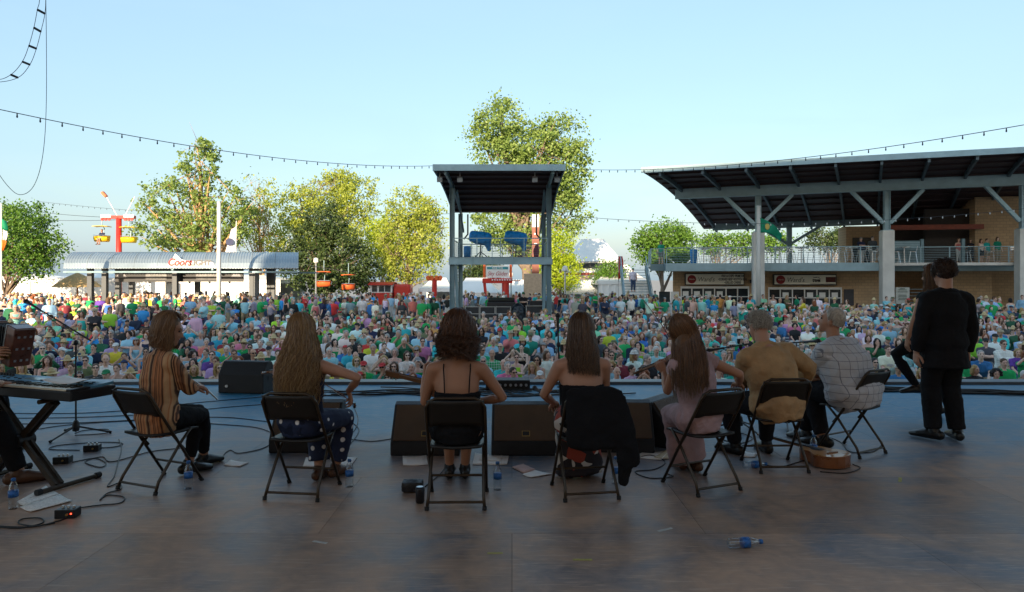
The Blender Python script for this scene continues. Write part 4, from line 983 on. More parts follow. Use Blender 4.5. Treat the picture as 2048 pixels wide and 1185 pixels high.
def lamp_post(px, pyT, Y, lab):
    o = empty('lamp_post', (*P(px, 560, Y)[:2], gz(Y)), 0, lab, 'lamp post', 'lamp posts'); h = P(px, pyT, Y).z - gz(Y)
    MB().tube([(0, 0, 0), (0, 0, h - .5)], [.09, .06], 8).build('shaft', m_alu, o); MB().lathe([(.08, h - .5), (.22, h - .4), (.2, h - .08), (.05, h)], n=10).build('lantern', m_white, o)
lamp_post(632, 516, 62, 'lamp post in front of the dark maple'); lamp_post(923, 532, 58, 'lamp post seen between the left tower legs'); lamp_post(1130, 532, 56, 'lamp post in front of the lime-green tree'); lamp_post(1022, 545, 64, 'lamp post beside the Sky Glider sign')
# tall red and white mast and tan block behind the tower
MS = empty('ride_mast', (*P(1071, 560, 62)[:2], gz(62)), 0, 'tall rust-red steel mast with white top behind the tower', 'mast')
k = 62 / F; pz = lambda py: CH - (py - HZ) * k - gz(62)
m_rust = mat('rust_red_steel', (.22, .07, .045), .6)
MB().bx((-7 * k, -.2, 0), (7 * k, .2, pz(455))).build('shaft', m_rust, MS); MB().bx((-7 * k, -.2, pz(455) + .004), (7 * k, .2, pz(430))).build('top_section', m_white, MS)
for py in (470, 490, 512): MB().bx((-3 * k, -.24, pz(py)), (3 * k, -.205, pz(py - 3))).build('plate', m_white, MS)
tag(bevel(MB().bx((-18 * k, -.8, 0), (20 * k, 1, pz(548))).build('tan_block', mat('tan_render', (.48, .36, .25), .8), None, False, (*P(1066, 560, 61)[:2], gz(61))), .05), 'tan masonry block under the rust-red mast behind the tower', 'plinth')
FF = empty('feather_flag', (*P(1237, 560, 55)[:2], gz(55)), 0, 'red feather flag beside the white tent', 'flag')
k = 55 / F; pz = lambda py: CH - (py - HZ) * k - gz(55)
MB().tube([(0, 0, 0), (0, 0, pz(513))], .025, 6).build('pole', m_alu, FF)
MB().sheet([[(-.03 + u * .42 * math.sin(math.pi * min(1, .25 + .75 * v)) ** .6, .05 * math.sin(5 * v + 3 * u), pz(562) + (pz(513) - pz(562)) * (1 - v)) for u in (0, .5, 1)] for v in np.linspace(0, 1, 9)], 0, Vector((0, .006, 0))).build('cloth', mat('red_flag_cloth', (.55, .03, .02), .7), FF, True)
# festoon strings
m_bulb = mat('festoon_bulb', (.5, .5, .48), .25)
def festoon(lab, a, c, sag, step, up=False):
    a, c = Vector(a), Vector(c); n = 60
    o = empty('string_lights', a, 0, lab, 'string lights', 'festoon strings')
    path = [a.lerp(c, i / n) - Vector((0, 0, sag * 4 * (i / n) * (1 - i / n))) - a for i in range(n + 1)]
    MB().tube(path, .012, 5).build('cable', m_wire, o)
    me = MB().lathe([(.014, 0), (.016, -.05), (.02, -.07), (.024, -.10), (.012, -.125)], n=8).mesh('bulb', [m_wire]) if not up else MB().lathe([(.016, 0), (.022, -.05), (.034, -.09), (.015, -.13)], n=8).mesh('bulb', [m_bulb])
    L = (c - a).length; m = int(L / step)
    for i in range(m + 1):
        t = i / m * n; j = min(n - 1, int(t)); p = path[j].lerp(path[j + 1], t - j); link('bulb', me, o, p)
festoon('dark festoon string from the upper left to the tower roof', P(-120, 193, 17), P(872, 332, 34.5), .55, .56)
festoon('dark festoon string from the tower roof to the upper right', P(1128, 338, 36), P(2160, 230, 18.5), .55, .56)
festoon('festoon string with pale bulbs across the pavilion front', P(1110, 430, 41), P(2100, 412, 38), .75, .62, True)
festoon('far festoon string behind the tower at the left', P(75, 403, 58), P(900, 428, 43), .6, .7)
# rope ladder of cable and the loose line hanging from the stage roof, upper left
k = 9.5 / F
RLD = empty('cable_ladder', P(60, 60, 9.5), 0, 'cable ladder with dark rungs hanging from above at the upper left', 'cable ladder')
o0 = P(60, 60, 9.5)
A = [P(x, y, 9.5) - o0 for x, y in ((82, -140), (80, -10), (75, 20), (68, 56), (58, 92), (45, 124), (22, 150), (-8, 160), (-60, 150))]
Bq = [P(x, y, 9.6) - o0 for x, y in ((94, -140), (92, -10), (90, 28), (82, 64), (73, 98), (60, 130), (36, 156), (-8, 165), (-60, 158))]
MB().tube(catmull(A, 6), .004, 5).build('side_cable', m_wire, RLD); MB().tube(catmull(Bq, 6), .004, 5).build('side_cable', m_wire, RLD)
for i in (2, 3, 4, 5, 6): MB().beam(A[i], Bq[i], .024, .024).build('rung', m_blackp, RLD)
line('hanging_line', 'thin dark line hanging in a long loop at the upper left', [P(x, y, 9.8) for x, y in ((88, -140), (92, 0), (93, 200), (86, 310), (68, 372), (40, 390), (12, 368), (-20, 320))], .004, m_wire)
# ================================================================ figures: joints by inverse kinematics, fused continuous bodies
def ik(a, t, l1, l2, pole):
    a, t = Vector(a), Vector(t); d = t - a; L = min(max(d.length, abs(l1 - l2) + .03), l1 + l2 - .008); n = d.normalized()
    ca = max(-1, min(1, (l1 * l1 + L * L - l2 * l2) / (2 * l1 * L)))
    p = Vector(pole); p = p - n * p.dot(n)
    if p.length < 1e-5: p = n.orthogonal()
    p.normalize()
    return a + n * (l1 * ca) + p * (l1 * math.sqrt(1 - ca * ca)), a + n * L
class Fig:
    """x right, y forward, z up; origin on the floor under the pelvis"""
    def __init__(s, pelvis=(0, 0, .53), lean=5, side=0, twist=0, head=(0, 0, 0), wl=(-.15, .35, .62), wr=(.15, .35, .62), el=(-.5, -.5, -.6), er=(.5, -.5, -.6),
                 al=(-.1, .42, .09), ar=(.1, .42, .09), kl=(0, .6, .8), kr=(0, .6, .8), sc=1.0, male=False, fat=1.0, shw=None, bend=1.0, tl=0, tr=0):
        s.sc = sc; s.male = male; s.fat = fat
        s.pel = Vector(pelvis)
        k = (1.08 if male else 1.0)
        u = Vector((math.sin(R(side)), math.sin(R(lean)), math.cos(R(lean)) * math.cos(R(side)))).normalized()
        u2 = Vector((math.sin(R(side)), math.sin(R(lean * .6 - 4)), math.cos(R(lean)))).normalized()
        s.T = Matrix.Rotation(R(twist), 3, 'Z'); s.rt = s.T @ Vector((1, 0, 0)); s.rt = (s.rt - u * s.rt.dot(u)).normalized(); s.fw = u.cross(s.rt).normalized(); s.u = u
        s.sp = [s.pel + u2 * (sc * z * .5) + u * (sc * z * .5) for z in (-.08, 0, .14, .30, .42, .475, .51)]
        sh = (shw or (.185 if male else .162)) * sc
        base = s.sp[4] - s.fw * .01 * sc + u * .01 * sc
        s.shl, s.shr = base - s.rt * sh, base + s.rt * sh
        s.nk = s.sp[6] + u * .02 * sc
        s.H = s.T @ Matrix.Rotation(R(head[0]), 3, 'Z') @ Matrix.Rotation(R(-head[1]), 3, 'X') @ Matrix.Rotation(R(head[2]), 3, 'Y')
        s.hd = s.nk + (u * .6 + s.H @ Vector((0, .12, .85))).normalized() * .155 * sc
        s.ell, s.wl = ik(s.shl, wl, .285 * sc, .255 * sc, s.T @ Vector(el)); s.elr, s.wr = ik(s.shr, wr, .285 * sc, .255 * sc, s.T @ Vector(er))
        s.hl, s.hr = s.pel + Vector((-.088 * sc, .01, 0)), s.pel + Vector((.088 * sc, .01, 0))
        s.knl, s.al = ik(s.hl, al, .43 * sc, .42 * sc, kl); s.knr, s.ar = ik(s.hr, ar, .43 * sc, .42 * sc, kr)
        s.tl, s.tr = tl, tr
    def rings(s, grow=0.0, lo=-.08, hi=.51):
        k, f = (1.12 if s.male else 1.0) * s.sc, s.fat
        zz = (-.08, 0, .14, .30, .42, .475, .51); rx = (.125, .168, .140 * (.6 + .4 * f), .160, .150, .095, .062); ry = (.10, .125, .105, .122, .095, .078, .060)
        P_, A, B = [], [], []
        zs = sorted(set([lo, hi] + [z for z in zz if lo < z < hi]))
        for z in zs:
            i = max(0, min(5, next((j for j in range(6) if zz[j + 1] >= z), 5))); t = (z - zz[i]) / (zz[i + 1] - zz[i])
            ff = f if z < .35 else 1 + (f - 1) * .5
            P_.append(s.sp[i].lerp(s.sp[i + 1], t)); A.append(((rx[i] + (rx[i + 1] - rx[i]) * t) * k * ff) + grow); B.append(((ry[i] + (ry[i + 1] - ry[i]) * t) * k * ff * (1.08 if f > 1.05 else 1)) + grow)
        return P_, A, B
    def torso(s, q, grow=0.0, lo=-.08, hi=.51):
        P_, A, B = s.rings(grow, lo, hi); q.tube(P_, A, 18, ry=B, xaxis=s.rt)
    def shoulders(s, q, grow=0.0):
        k = s.sc * (1.12 if s.male else 1)
        q.tube([s.shl, s.sp[4] + s.u * .035 * s.sc, s.shr], [.052 * k + grow, .062 * k + grow, .052 * k + grow], 12, dome=True)
        q.tube([s.shl.lerp(s.sp[5], .25), s.sp[5] + s.u * .015 * s.sc, s.shr.lerp(s.sp[5], .25)], [.04 * k + grow, .055 * k + grow, .04 * k + grow], 10, dome=True)
    def arm(s, q, side, grow=0.0, f0=0.0, f1=1.0):
        k = s.sc * (1.14 if s.male else 1) * (1 + (s.fat - 1) * .6)
        a, e, w_ = (s.shl, s.ell, s.wl) if side < 0 else (s.shr, s.elr, s.wr)
        pts = [a, a.lerp(e, .5), e, e.lerp(w_, .4), w_]; rr = [.052, .044, .036, .037, .025]; ff = [0, .25, .5, .7, 1.0]
        P_, A = [], []
        for p, r, f in zip(pts, rr, ff):
            if f <= f1 + 1e-6: P_.append(p); A.append(r * k + grow)
            else:
                i = len(P_); g0 = ff[i - 1]; t = (f1 - g0) / (f - g0)
                if t > .02: P_.append(pts[i - 1].lerp(p, t)); A.append((rr[i - 1] + (r - rr[i - 1]) * t) * k + grow)
                break
        q.tube(P_, A, 12, dome=(f1 >= 1))
    def leg(s, q, side, grow=0.0, f1=1.0, flare=0.0):
        k = s.sc * (1.08 if s.male else 1) * (1 + (s.fat - 1) * .5)
        h, n, a = (s.hl, s.knl, s.al) if side < 0 else (s.hr, s.knr, s.ar)
        pts = [h, h.lerp(n, .5), n, n.lerp(a, .3), n.lerp(a, .65), a]; rr = [.092, .076, .057, .057, .045, .036]; ff = [0, .25, .5, .65, .82, 1.0]
        P_, A = [], []
        for p, r, f in zip(pts, rr, ff):
            g = grow + flare * max(0, f - .5) * 2
            if f <= f1 + 1e-6: P_.append(p); A.append(r * k + g)
            else:
                i = len(P_); g0 = ff[i - 1]; t = (f1 - g0) / (f - g0)
                if t > .02: P_.append(pts[i - 1].lerp(p, t)); A.append((rr[i - 1] + (r - rr[i - 1]) * t) * k + g)
                break
        q.tube(P_, A, 12, dome=(f1 >= 1))
    def toe(s, side):
        h, n, a = (s.hl, s.knl, s.al) if side < 0 else (s.hr, s.knr, s.ar)
        d = n - h; d.z = 0
        d = Vector((0, 1, 0)) if d.length < .08 else d.normalized()
        return Matrix.Rotation(R(s.tl if side < 0 else s.tr), 3, 'Z') @ d
    def foot(s, q, side, grow=0.0, heel=0.0, drop=0.0):
        a = s.al if side < 0 else s.ar; d = s.toe(side); k = s.sc * (1.1 if s.male else .95)
        z = -.045 * k
        q.tube([a + Vector((0, 0, .02)), a + Vector((0, 0, z * .6)) - d * .02], [.036 * k + grow, .04 * k + grow], 10)
        q.tube([a - d * .055 * k + Vector((0, 0, z)), a + d * .05 * k + Vector((0, 0, z * .95)), a + d * .13 * k + Vector((0, 0, z - .012 - drop)), a + d * .185 * k + Vector((0, 0, z - .022 - drop))],
               [.033 * k + grow, .04 * k + grow, .044 * k + grow, .030 * k + grow], 10, ry=[.036 * k + grow, .04 * k + grow, .026 * k + grow, .018 * k + grow], xaxis=d.cross(Vector((0, 0, 1))), dome=True)
        if heel: q.tube([a - d * .045 * k + Vector((0, 0, z)), a - d * .045 * k + Vector((0, 0, z - heel))], [.028, .016], 8)
    def head_(s, q):
        k, H, c = s.sc, s.H, s.hd
        q.tube([s.sp[5] - s.u * .02, s.nk, c + H @ Vector((0, -.02, -.05)) * k], [.066 * k, .054 * k * (1.12 if s.male else 1), .052 * k * (1.1 if s.male else 1)], 12)
        q.ell(c + H @ Vector((0, -.008, .022)) * k, (.074 * k, .094 * k, .098 * k), H, 16, 12)
        q.tube([c + H @ Vector((0, .02, .01)) * k, c + H @ Vector((0, .045, -.05)) * k, c + H @ Vector((0, .062, -.092)) * k], [.064 * k, .056 * k, .030 * k], 12, dome=True)
        q.tube([c + H @ Vector((0, .078, .015)) * k, c + H @ Vector((0, .108, -.028)) * k], [.010 * k, .015 * k], 8, dome=True)
        q.ell(c + H @ Vector((0, .085, .03)) * k, (.05 * k, .015 * k, .012 * k), H)
        for sx in (-1, 1): q.ell(c + H @ Vector((sx * .076, -.01, -.005)) * k, (.010 * k, .020 * k, .032 * k), H, 10, 8)
    def face(s, q):
        """eyes and mouth, joined after fusing: material 1 dark eye, 2 lips"""
        k, H, c = s.sc, s.H, s.hd
        for sx in (-1, 1):
            q.ell(c + H @ Vector((sx * .030, .081, .008)) * k, (.014 * k, .010 * k, .008 * k), H, 8, 6, 0)
            q.ell(c + H @ Vector((sx * .030, .086, .030)) * k, (.019 * k, .010 * k, .004 * k), H, 8, 6, 0)
        q.ell(c + H @ Vector((0, .088, -.058)) * k, (.024 * k, .010 * k, .0065 * k), H, 8, 6, 1)
    def hand(s, q, side, d, n, curl=.5, mi=0, spread=.06):
        """palm, four unequal bent fingers and a side thumb; d finger direction, n back-of-hand normal"""
        w_ = s.wl if side < 0 else s.wr; e = s.ell if side < 0 else s.elr; k = s.sc * (1.08 if s.male else .95)
        d = Vector(d).normalized(); n = Vector(n); n = (n - d * n.dot(d)).normalized(); x = d.cross(n) * (1 if side > 0 else -1)   # x towards the thumb
        q.tube([w_ - d * .01 * k, w_ + d * .035 * k, w_ + d * .085 * k], [.026 * k, .038 * k, .040 * k], 10, mi, ry=[.020 * k, .017 * k, .013 * k], xaxis=x, dome=True)
        for i, ln in enumerate((.068, .078, .072, .056)):
            o = (1.5 - i) * .019 * k; b0 = w_ + d * (.088 - .006 * abs(i - 1.3)) * k + x * o; dd = (d + x * (1.5 - i) * spread).normalized(); pts = [b0 - d * .012 * k, b0]
            ang = 0
            for seg in (.45, .33, .25):
                ang += curl * (.9 if seg == .45 else 1.0); pts.append(pts[-1] + (dd * math.cos(ang) - n * math.sin(ang)) * ln * seg * k)
            q.tube(pts, [.0095 * k, .0095 * k, .009 * k, .008 * k, .0065 * k], 7, mi, dome=True)
        b0 = w_ + d * .02 * k + x * .026 * k; t1 = b0 + (d * .65 + x * .7 - n * .3).normalized() * .036 * k; t2 = t1 + (d * .9 + x * .25 - n * .35).normalized() * .030 * k; t3 = t2 + (d - n * .4).normalized() * .022 * k
        q.tube([b0, t1, t2, t3], [.013 * k, .0115 * k, .010 * k, .008 * k], 7, mi, dome=True)

m_eye = mat('dark_eye', (.02, .012, .01), .3)
m_lip = mat('lip', (.30, .10, .09), .5)
def skinmat(name, c): return mat(name, c, .5, 0, .08, 9, spec=.4)
sk_a = skinmat('skin_fair', (.50, .27, .185)); sk_b = skinmat('skin_tan', (.42, .21, .13))
# ---------------------------------------------------------------- hair
def hairmat(name, c, c2):
    m, n, l, b = new_nodes(name)
    geo = n.new('ShaderNodeNewGeometry'); cr = n.new('ShaderNodeValToRGB'); cr.color_ramp.elements[0].color = (*c, 1); cr.color_ramp.elements[1].color = (*c2, 1)
    l.new(geo.outputs['Random Per Island'], cr.inputs[0]); l.new(cr.outputs[0], b.inputs['Base Color']); b.inputs['Roughness'].default_value = .42; b.inputs['Specular IOR Level'].default_value = .6
    MATS[name + '_base'] = mat(name + '_base', tuple((a * .65 + b_ * .35) for a, b_ in zip(c, c2)), .5, 0, .4, 40)
    return m
def hair(fig, name, matl, parent, L=.15, n=600, seed=1, wave=.01, wfreq=9, flare=.12, vol=.0, face=55, sweep=(0, 0), back=.02, ends=.1, rad=.0026, seg=11, frizz=.004, curl=0.0, cap=True):
    """scalp cap plus strands that leave the crown, follow the skull and fall"""
    rnd = random.Random(seed); c, H, k = fig.hd + fig.H @ Vector((0, -.008, .022)) * fig.sc, fig.H, fig.sc
    q = MB(); paths = []
    down = Vector((sweep[0], sweep[1], -1)).normalized()
    for i in range(n):
        az = rnd.uniform(R(face), 2 * math.pi - R(face)) if rnd.random() < .9 else rnd.uniform(0, 2 * math.pi)   # 0 is the face
        short = az < R(face) or az > 2 * math.pi - R(face)
        th0 = rnd.uniform(.05, 1.1); lay = rnd.random(); v = 1.10 + vol * (.4 + .6 * lay) / .1 + .10 * lay
        the = 1.75 if not short else .95
        if L < .06:
            th0 = math.acos(rnd.uniform(-.30, .999)); the = min(2.0, th0 + rnd.uniform(.3, .55)); v = 1.02 + vol * (.3 + .7 * lay) / .1 * (1 if th0 < 1.5 else .55)
            if short and th0 > .75: continue
            if th0 > 1.3 and min(abs(az - 1.4), abs(az - 4.88)) < .38: continue
        ph, amp = rnd.uniform(0, 6.3), wave * rnd.uniform(.6, 1.3)
        Ls = L * rnd.uniform(1 - ends * 2, 1 + ends)
        pts = []; m1 = seg // 2 if L < .25 else max(3, seg // 3); last = None
        for j in range(m1 + 1):
            th = th0 + (the - th0) * j / m1
            d = Vector((math.sin(th) * math.sin(az), math.sin(th) * math.cos(az), math.cos(th)))
            p = c + H @ Vector((d.x * .078 * v, d.y * .098 * v, d.z * .102 * v)) * k
            if curl: p += Vector((math.sin(j * 2.4 + ph), math.cos(j * 2.1 + ph), math.sin(j * 1.7 + ph * 2))) * curl * (j / m1)
            pts.append(p)
        if not short and L >= .06:
            out = (pts[-1] - c); out.z = 0; out = out.normalized() if out.length > 1e-4 else Vector((0, -1, 0))
            p0 = pts[-1]; m2 = seg - m1
            for j in range(1, m2 + 1):
                t = j / m2
                p = p0 + down * Ls * t + out * (flare * Ls * (math.sin(t * 2.2) * .75)) - (fig.T @ Vector((0, 1, 0))) * back * t
                p += Vector((math.sin(wfreq * t + ph), math.cos(wfreq * t * .9 + ph), 0)) * amp * min(1, t * 2)
                if curl: p += Vector((math.sin(j * 2.6 + ph), math.cos(j * 2.3 + ph), math.sin(j * 1.9 + ph * 2))) * curl
                pts.append(p)
        pts = [p + Vector((rnd.gauss(0, frizz), rnd.gauss(0, frizz), rnd.gauss(0, frizz))) * (j / len(pts)) for j, p in enumerate(pts)]
        q.tube(pts, [rad * (1 - .6 * (j / len(pts)) ** 2) for j in range(len(pts))], 3, cap=False)
    me = q.mesh('hair', matl, True, recalc=False)
    if cap:
        e = MB(); up = .012 if L < .06 else 0
        e.ell(c + H @ Vector((0, -.014, .006 + up)) * k, ((.078 if up else .082) * k, (.094 if up else .100) * k, (.098 if up else .104) * k), H, 18, 12)
        e.build('hair_cap', MATS[matl.name + '_base'], parent, True)
    return link('hair', me, parent)
def hairfall(fig, L, flare, sweep, back, w0=.085, d0=.075, ends=.6):
    """solid inner mass of long hair"""
    c = fig.hd + fig.H @ Vector((0, -.03, .0)) * fig.sc; down = Vector((sweep[0], sweep[1], -1)).normalized(); q = MB(); b = fig.T @ Vector((0, -1, 0))
    pts = [c + down * L * t + b * (back * t + .01) for t in (0, .2, .45, .7, .92)]
    q.tube(pts, [w0, w0 * (1 + flare * .5), w0 * (1 + flare), w0 * (1 + flare), w0 * ends], 14, ry=[d0, d0 * .95, d0 * .8, d0 * .6, d0 * .25], xaxis=fig.rt, dome=True)
    return q
# ================================================================ folding chairs
m_chair = mat('chair_brown_steel', (.060, .042, .028), .35, .55, .3, 12)
m_chairp = mat('chair_panel', (.020, .017, .015), .45, .2, .2, 8)
m_rub = mat('rubber_tip', (.01, .01, .01), .7)
def chair_proto():
    o = empty('folding_chair', (0, 0, 0))
    q = MB(); hw = .205
    U_ = [(-hw, .215, .012), (-hw, -.165, .60), (-hw + .002, -.235, .72), (-hw + .03, -.252, .765), (-hw + .07, -.258, .785), (hw - .07, -.258, .785), (hw - .03, -.252, .765), (hw - .002, -.235, .72), (hw, -.165, .60), (hw, .215, .012)]
    q.tube([Vector(p) for p in U_], .0115, 8); q.build('front_leg_frame', m_chair, o, True)
    for sx in (-1, 1):
        MB().tube([(sx * .185, .13, .435), (sx * .187, .02, .33), (sx * .192, -.17, .09), (sx * .20, -.205, .012)], .0115, 8).build('rear_leg', m_chair, o, True)
        MB().tube([(sx * .207, .2, .026), (sx * .207, .219, .0)], .016, 8).build('rubber_foot', m_rub, o); MB().tube([(sx * .2, -.2, .026), (sx * .2, -.206, .0)], .016, 8).build('rubber_foot', m_rub, o)
        MB().beam((sx * .196, -.06, .43), (sx * .196, .06, .28), .006, .02).build('link_bar', m_chair, o)
    MB().tube([(-.19, -.185, .05), (.19, -.185, .05)], .0095, 8).build('rear_crossbar', m_chair, o); MB().tube([(-.2, .125, .15), (.2, .125, .15)], .0095, 8).build('front_crossbar', m_chair, o)
    rows = []
    for i in range(7):
        z = .585 + .185 * i / 6; yc = -.155 - .10 * (z - .585) / .185
        rows.append([(x, yc - .028 * (1 - (x / .2) ** 2) - .004, z - (.012 if abs(x) > .15 and i == 0 else 0)) for x in np.linspace(-.198, .198, 11)])
    b = MB().sheet(rows, 0, Vector((0, .010, 0))).build('backrest', m_chairp, o, True)
    rows = []
    for i in range(9):
        y = -.17 + .385 * i / 8; wd = .19 * (1 - .18 * abs(i / 8 - .5) ** 3 * 8 * .5); rows.append([(x * wd, y, .442 - .012 * (1 - x * x) - .008 * math.sin(math.pi * i / 8) - (.012 if i == 8 else 0)) for x in np.linspace(-1, 1, 9)])
    MB().sheet(rows, 0, .018).build('seat', m_chairp, o, True)
    return o
CH0 = chair_proto()
CHAIRS = [(-2.75, 5.33, -23, 'folding chair under the woman in the striped blouse'), (-1.574, 5.14, -7, 'folding chair under the woman with long wavy blond hair'), (-.394, 4.94, 1, 'folding chair under the curly-haired woman with bare back'),
          (.549, 5.14, 9, 'folding chair with a black jacket hung over its back'), (1.47, 5.29, 24, 'folding chair under the fiddler in the mauve dress'), (2.247, 5.84, 2, 'folding chair under the grey-haired man in tan shirt'), (3.17, 6.37, 31, 'folding chair under the man in the checked shirt')]
for i, (x, y, a, lab) in enumerate(CHAIRS):
    o = CH0 if i == 0 else copy_tree(CH0)
    o.location = (x, y, 0); o.rotation_euler.z = R(a); tag(o, 'brown steel ' + lab, 'folding chair', 'folding chairs of the band')
# ================================================================ the band
def cloth(name, c, **kw):
    d = dict(rough=.9, var=.22, scale=7, bump=.35, bscale=38, spec=.2); d.update(kw); return mat(name, c, **d)
def pattern_mat(name, kind, c0, c1, c2=None):
    m, n, l, b = new_nodes(name); tc = n.new('ShaderNodeTexCoord'); b.inputs['Roughness'].default_value = .85
    cr = n.new('ShaderNodeValToRGB'); el = cr.color_ramp.elements
    if kind == 'stripe':
        w_ = n.new('ShaderNodeTexNoise'); w_.noise_dimensions = '1D'; w_.inputs['Scale'].default_value = 21; w_.inputs['Detail'].default_value = 2
        sp = n.new('ShaderNodeSeparateXYZ'); l.new(tc.outputs['Object'], sp.inputs[0])
        ad = n.new('ShaderNodeMath'); ad.operation = 'MULTIPLY_ADD'; ad.inputs[1].default_value = .55; l.new(sp.outputs['Y'], ad.inputs[0]); l.new(sp.outputs['X'], ad.inputs[2]); l.new(ad.outputs[0], w_.inputs['W'])
        l.new(w_.outputs['Fac'], cr.inputs[0]); cr.color_ramp.interpolation = 'EASE'
        el[0].position = .34; el[0].color = (*c0, 1); el[1].position = .62; el[1].color = (*c1, 1)
        for p, c in ((.44, c2), (.50, c1), (.55, c0)): e = el.new(p); e.color = (*c, 1)
    if kind == 'dots':
        v = n.new('ShaderNodeTexVoronoi'); v.inputs['Scale'].default_value = 13; v.inputs['Randomness'].default_value = .55; l.new(tc.outputs['Object'], v.inputs['Vector'])
        l.new(v.outputs['Distance'], cr.inputs[0]); el[0].position = .24; el[0].color = (*c1, 1); el[1].position = .28; el[1].color = (*c0, 1)
    if kind == 'plaid':
        sp = n.new('ShaderNodeSeparateXYZ'); l.new(tc.outputs['Object'], sp.inputs[0]); outs = []
        for ax, fr in (('X', 15), ('Z', 14)):
            a = n.new('ShaderNodeMath'); a.operation = 'MULTIPLY'; a.inputs[1].default_value = fr; l.new(sp.outputs[ax], a.inputs[0])
            f = n.new('ShaderNodeMath'); f.operation = 'FRACT'; l.new(a.outputs[0], f.inputs[0]); g = n.new('ShaderNodeMath'); g.operation = 'LESS_THAN'; g.inputs[1].default_value = .07; l.new(f.outputs[0], g.inputs[0]); outs.append(g)
        mx = n.new('ShaderNodeMath'); mx.operation = 'MAXIMUM'; l.new(outs[0].outputs[0], mx.inputs[0]); l.new(outs[1].outputs[0], mx.inputs[1]); l.new(mx.outputs[0], cr.inputs[0])
        el[0].color = (*c0, 1); el[1].color = (*c1, 1)
    if kind == 'print':
        v = n.new('ShaderNodeTexVoronoi'); v.inputs['Scale'].default_value = 11; l.new(tc.outputs['Object'], v.inputs['Vector'])
        sp = n.new('ShaderNodeSeparateXYZ'); l.new(v.outputs['Color'], sp.inputs[0]); l.new(sp.outputs[0], cr.inputs[0]); cr.color_ramp.interpolation = 'CONSTANT'
        el[0].position = 0; el[0].color = (*c0, 1); el[1].position = .45; el[1].color = (*c1, 1); e = el.new(.78); e.color = (*c2, 1)
    l.new(cr.outputs[0], b.inputs['Base Color'])
    n2 = n.new('ShaderNodeTexNoise'); n2.inputs['Scale'].default_value = 30; l.new(tc.outputs['Object'], n2.inputs['Vector']); bp = n.new('ShaderNodeBump'); bp.inputs['Strength'].default_value = .35; bp.inputs['Distance'].default_value = .01
    l.new(n2.outputs['Fac'], bp.inputs['Height']); l.new(bp.outputs[0], b.inputs['Normal']); return m
class Person:
    def __init__(s, loc, rz, label, group='musicians and singers on the stage'):
        s.loc, s.rz = Vector(loc), R(rz); s.inv = Matrix.Rotation(-s.rz, 3, 'Z'); s.label, s.group = label, group
    def L(s, p): return s.inv @ (Vector(p) - s.loc)
    def body(s, f, skin, hands, vox=.013, bare_leg=1.0):
        q = MB(); f.torso(q); f.shoulders(q); f.head_(q)
        for sd in (-1, 1): f.arm(q, sd); f.leg(q, sd); f.foot(q, sd)
        e = MB(); f.face(e)
        e.m = [i for i in e.m]
        for (sd, d, n_, curl) in hands: f.hand(e, sd, d, n_, curl, 2)
        me = remesh(q, vox, 4, 'person', skin, extra=(e, [m_eye, m_lip, skin]))
        s.o = link('person', me, None, s.loc, s.rz); tag(s.o, s.label, 'person', s.group); s.f = f; return s.o
    def part(s, name, q, matl, vox=.012, sm=4, wr=.004, ws=11, seed=0): return link(name, remesh(q, vox, sm, name, matl, wr, ws, seed), s.o)
    def top(s, matl, sleeve=.35, lo=-.06, hi=.485, grow=.014, sg=.012, hem=0.0, name='shirt', wr=.005, ws=11):
        q = MB(); f = s.f; f.torso(q, grow, lo, hi)
        if hi > .45: f.shoulders(q, grow * .75)
        if sleeve > 0:
            for sd in (-1, 1): f.arm(q, sd, sg, 0, sleeve)
        if hem: P_, A, B = f.rings(grow + hem, -.14, .1); q.tube(P_, A, 18, ry=B, xaxis=f.rt)
        return s.part(name, q, matl, .011, 3, wr, ws)
    def pants(s, matl, f1=.97, grow=.010, flare=0.0, hi=.09, name='trousers'):
        q = MB(); f = s.f; f.torso(q, grow, -.10, hi)
        for sd in (-1, 1): f.leg(q, sd, grow, f1, flare)
        return s.part(name, q, matl, .012, 3, .004, 9)
    def shoes(s, matl, heel=0.0, name='shoe'):
        for sd in (-1, 1):
            q = MB(); s.f.foot(q, sd, .008, heel); s.part(name, q, matl, .007, 2, 0)
    def skirt(s, matl, knee_r, ends, er, name='skirt', lo=-.05, waist=.12):
        """cloth over hips and both thighs falling to the ends"""
        q = MB(); f = s.f; f.torso(q, .012, -.1, waist)
        for sd in (-1, 1): f.leg(q, sd, .025, .52)
        km = (f.knl + f.knr) / 2; hm = (f.hl + f.hr) / 2
        q.tube([hm, km], [.16, knee_r], 14, ry=[.09, .075], xaxis=(1, 0, 0), dome=True)
        q.tube([km + Vector((0, 0, -.01)), km.lerp(Vector(ends), .5), Vector(ends)], [knee_r, knee_r * 1.02, er], 16, ry=[.08, .09, er * .7], xaxis=(1, 0, 0))
        return s.part(name, q, matl, .013, 4, .010, 8)

blk = cloth('black_cloth', (.010, .010, .012)); dkt = cloth('dark_trouser_cloth', (.016, .016, .020)); m_shoe = mat('black_leather', (.012, .011, .010), .35, 0, .2, 10)
m_bshoe = mat('brown_leather', (.09, .04, .02), .45, 0, .2, 10)
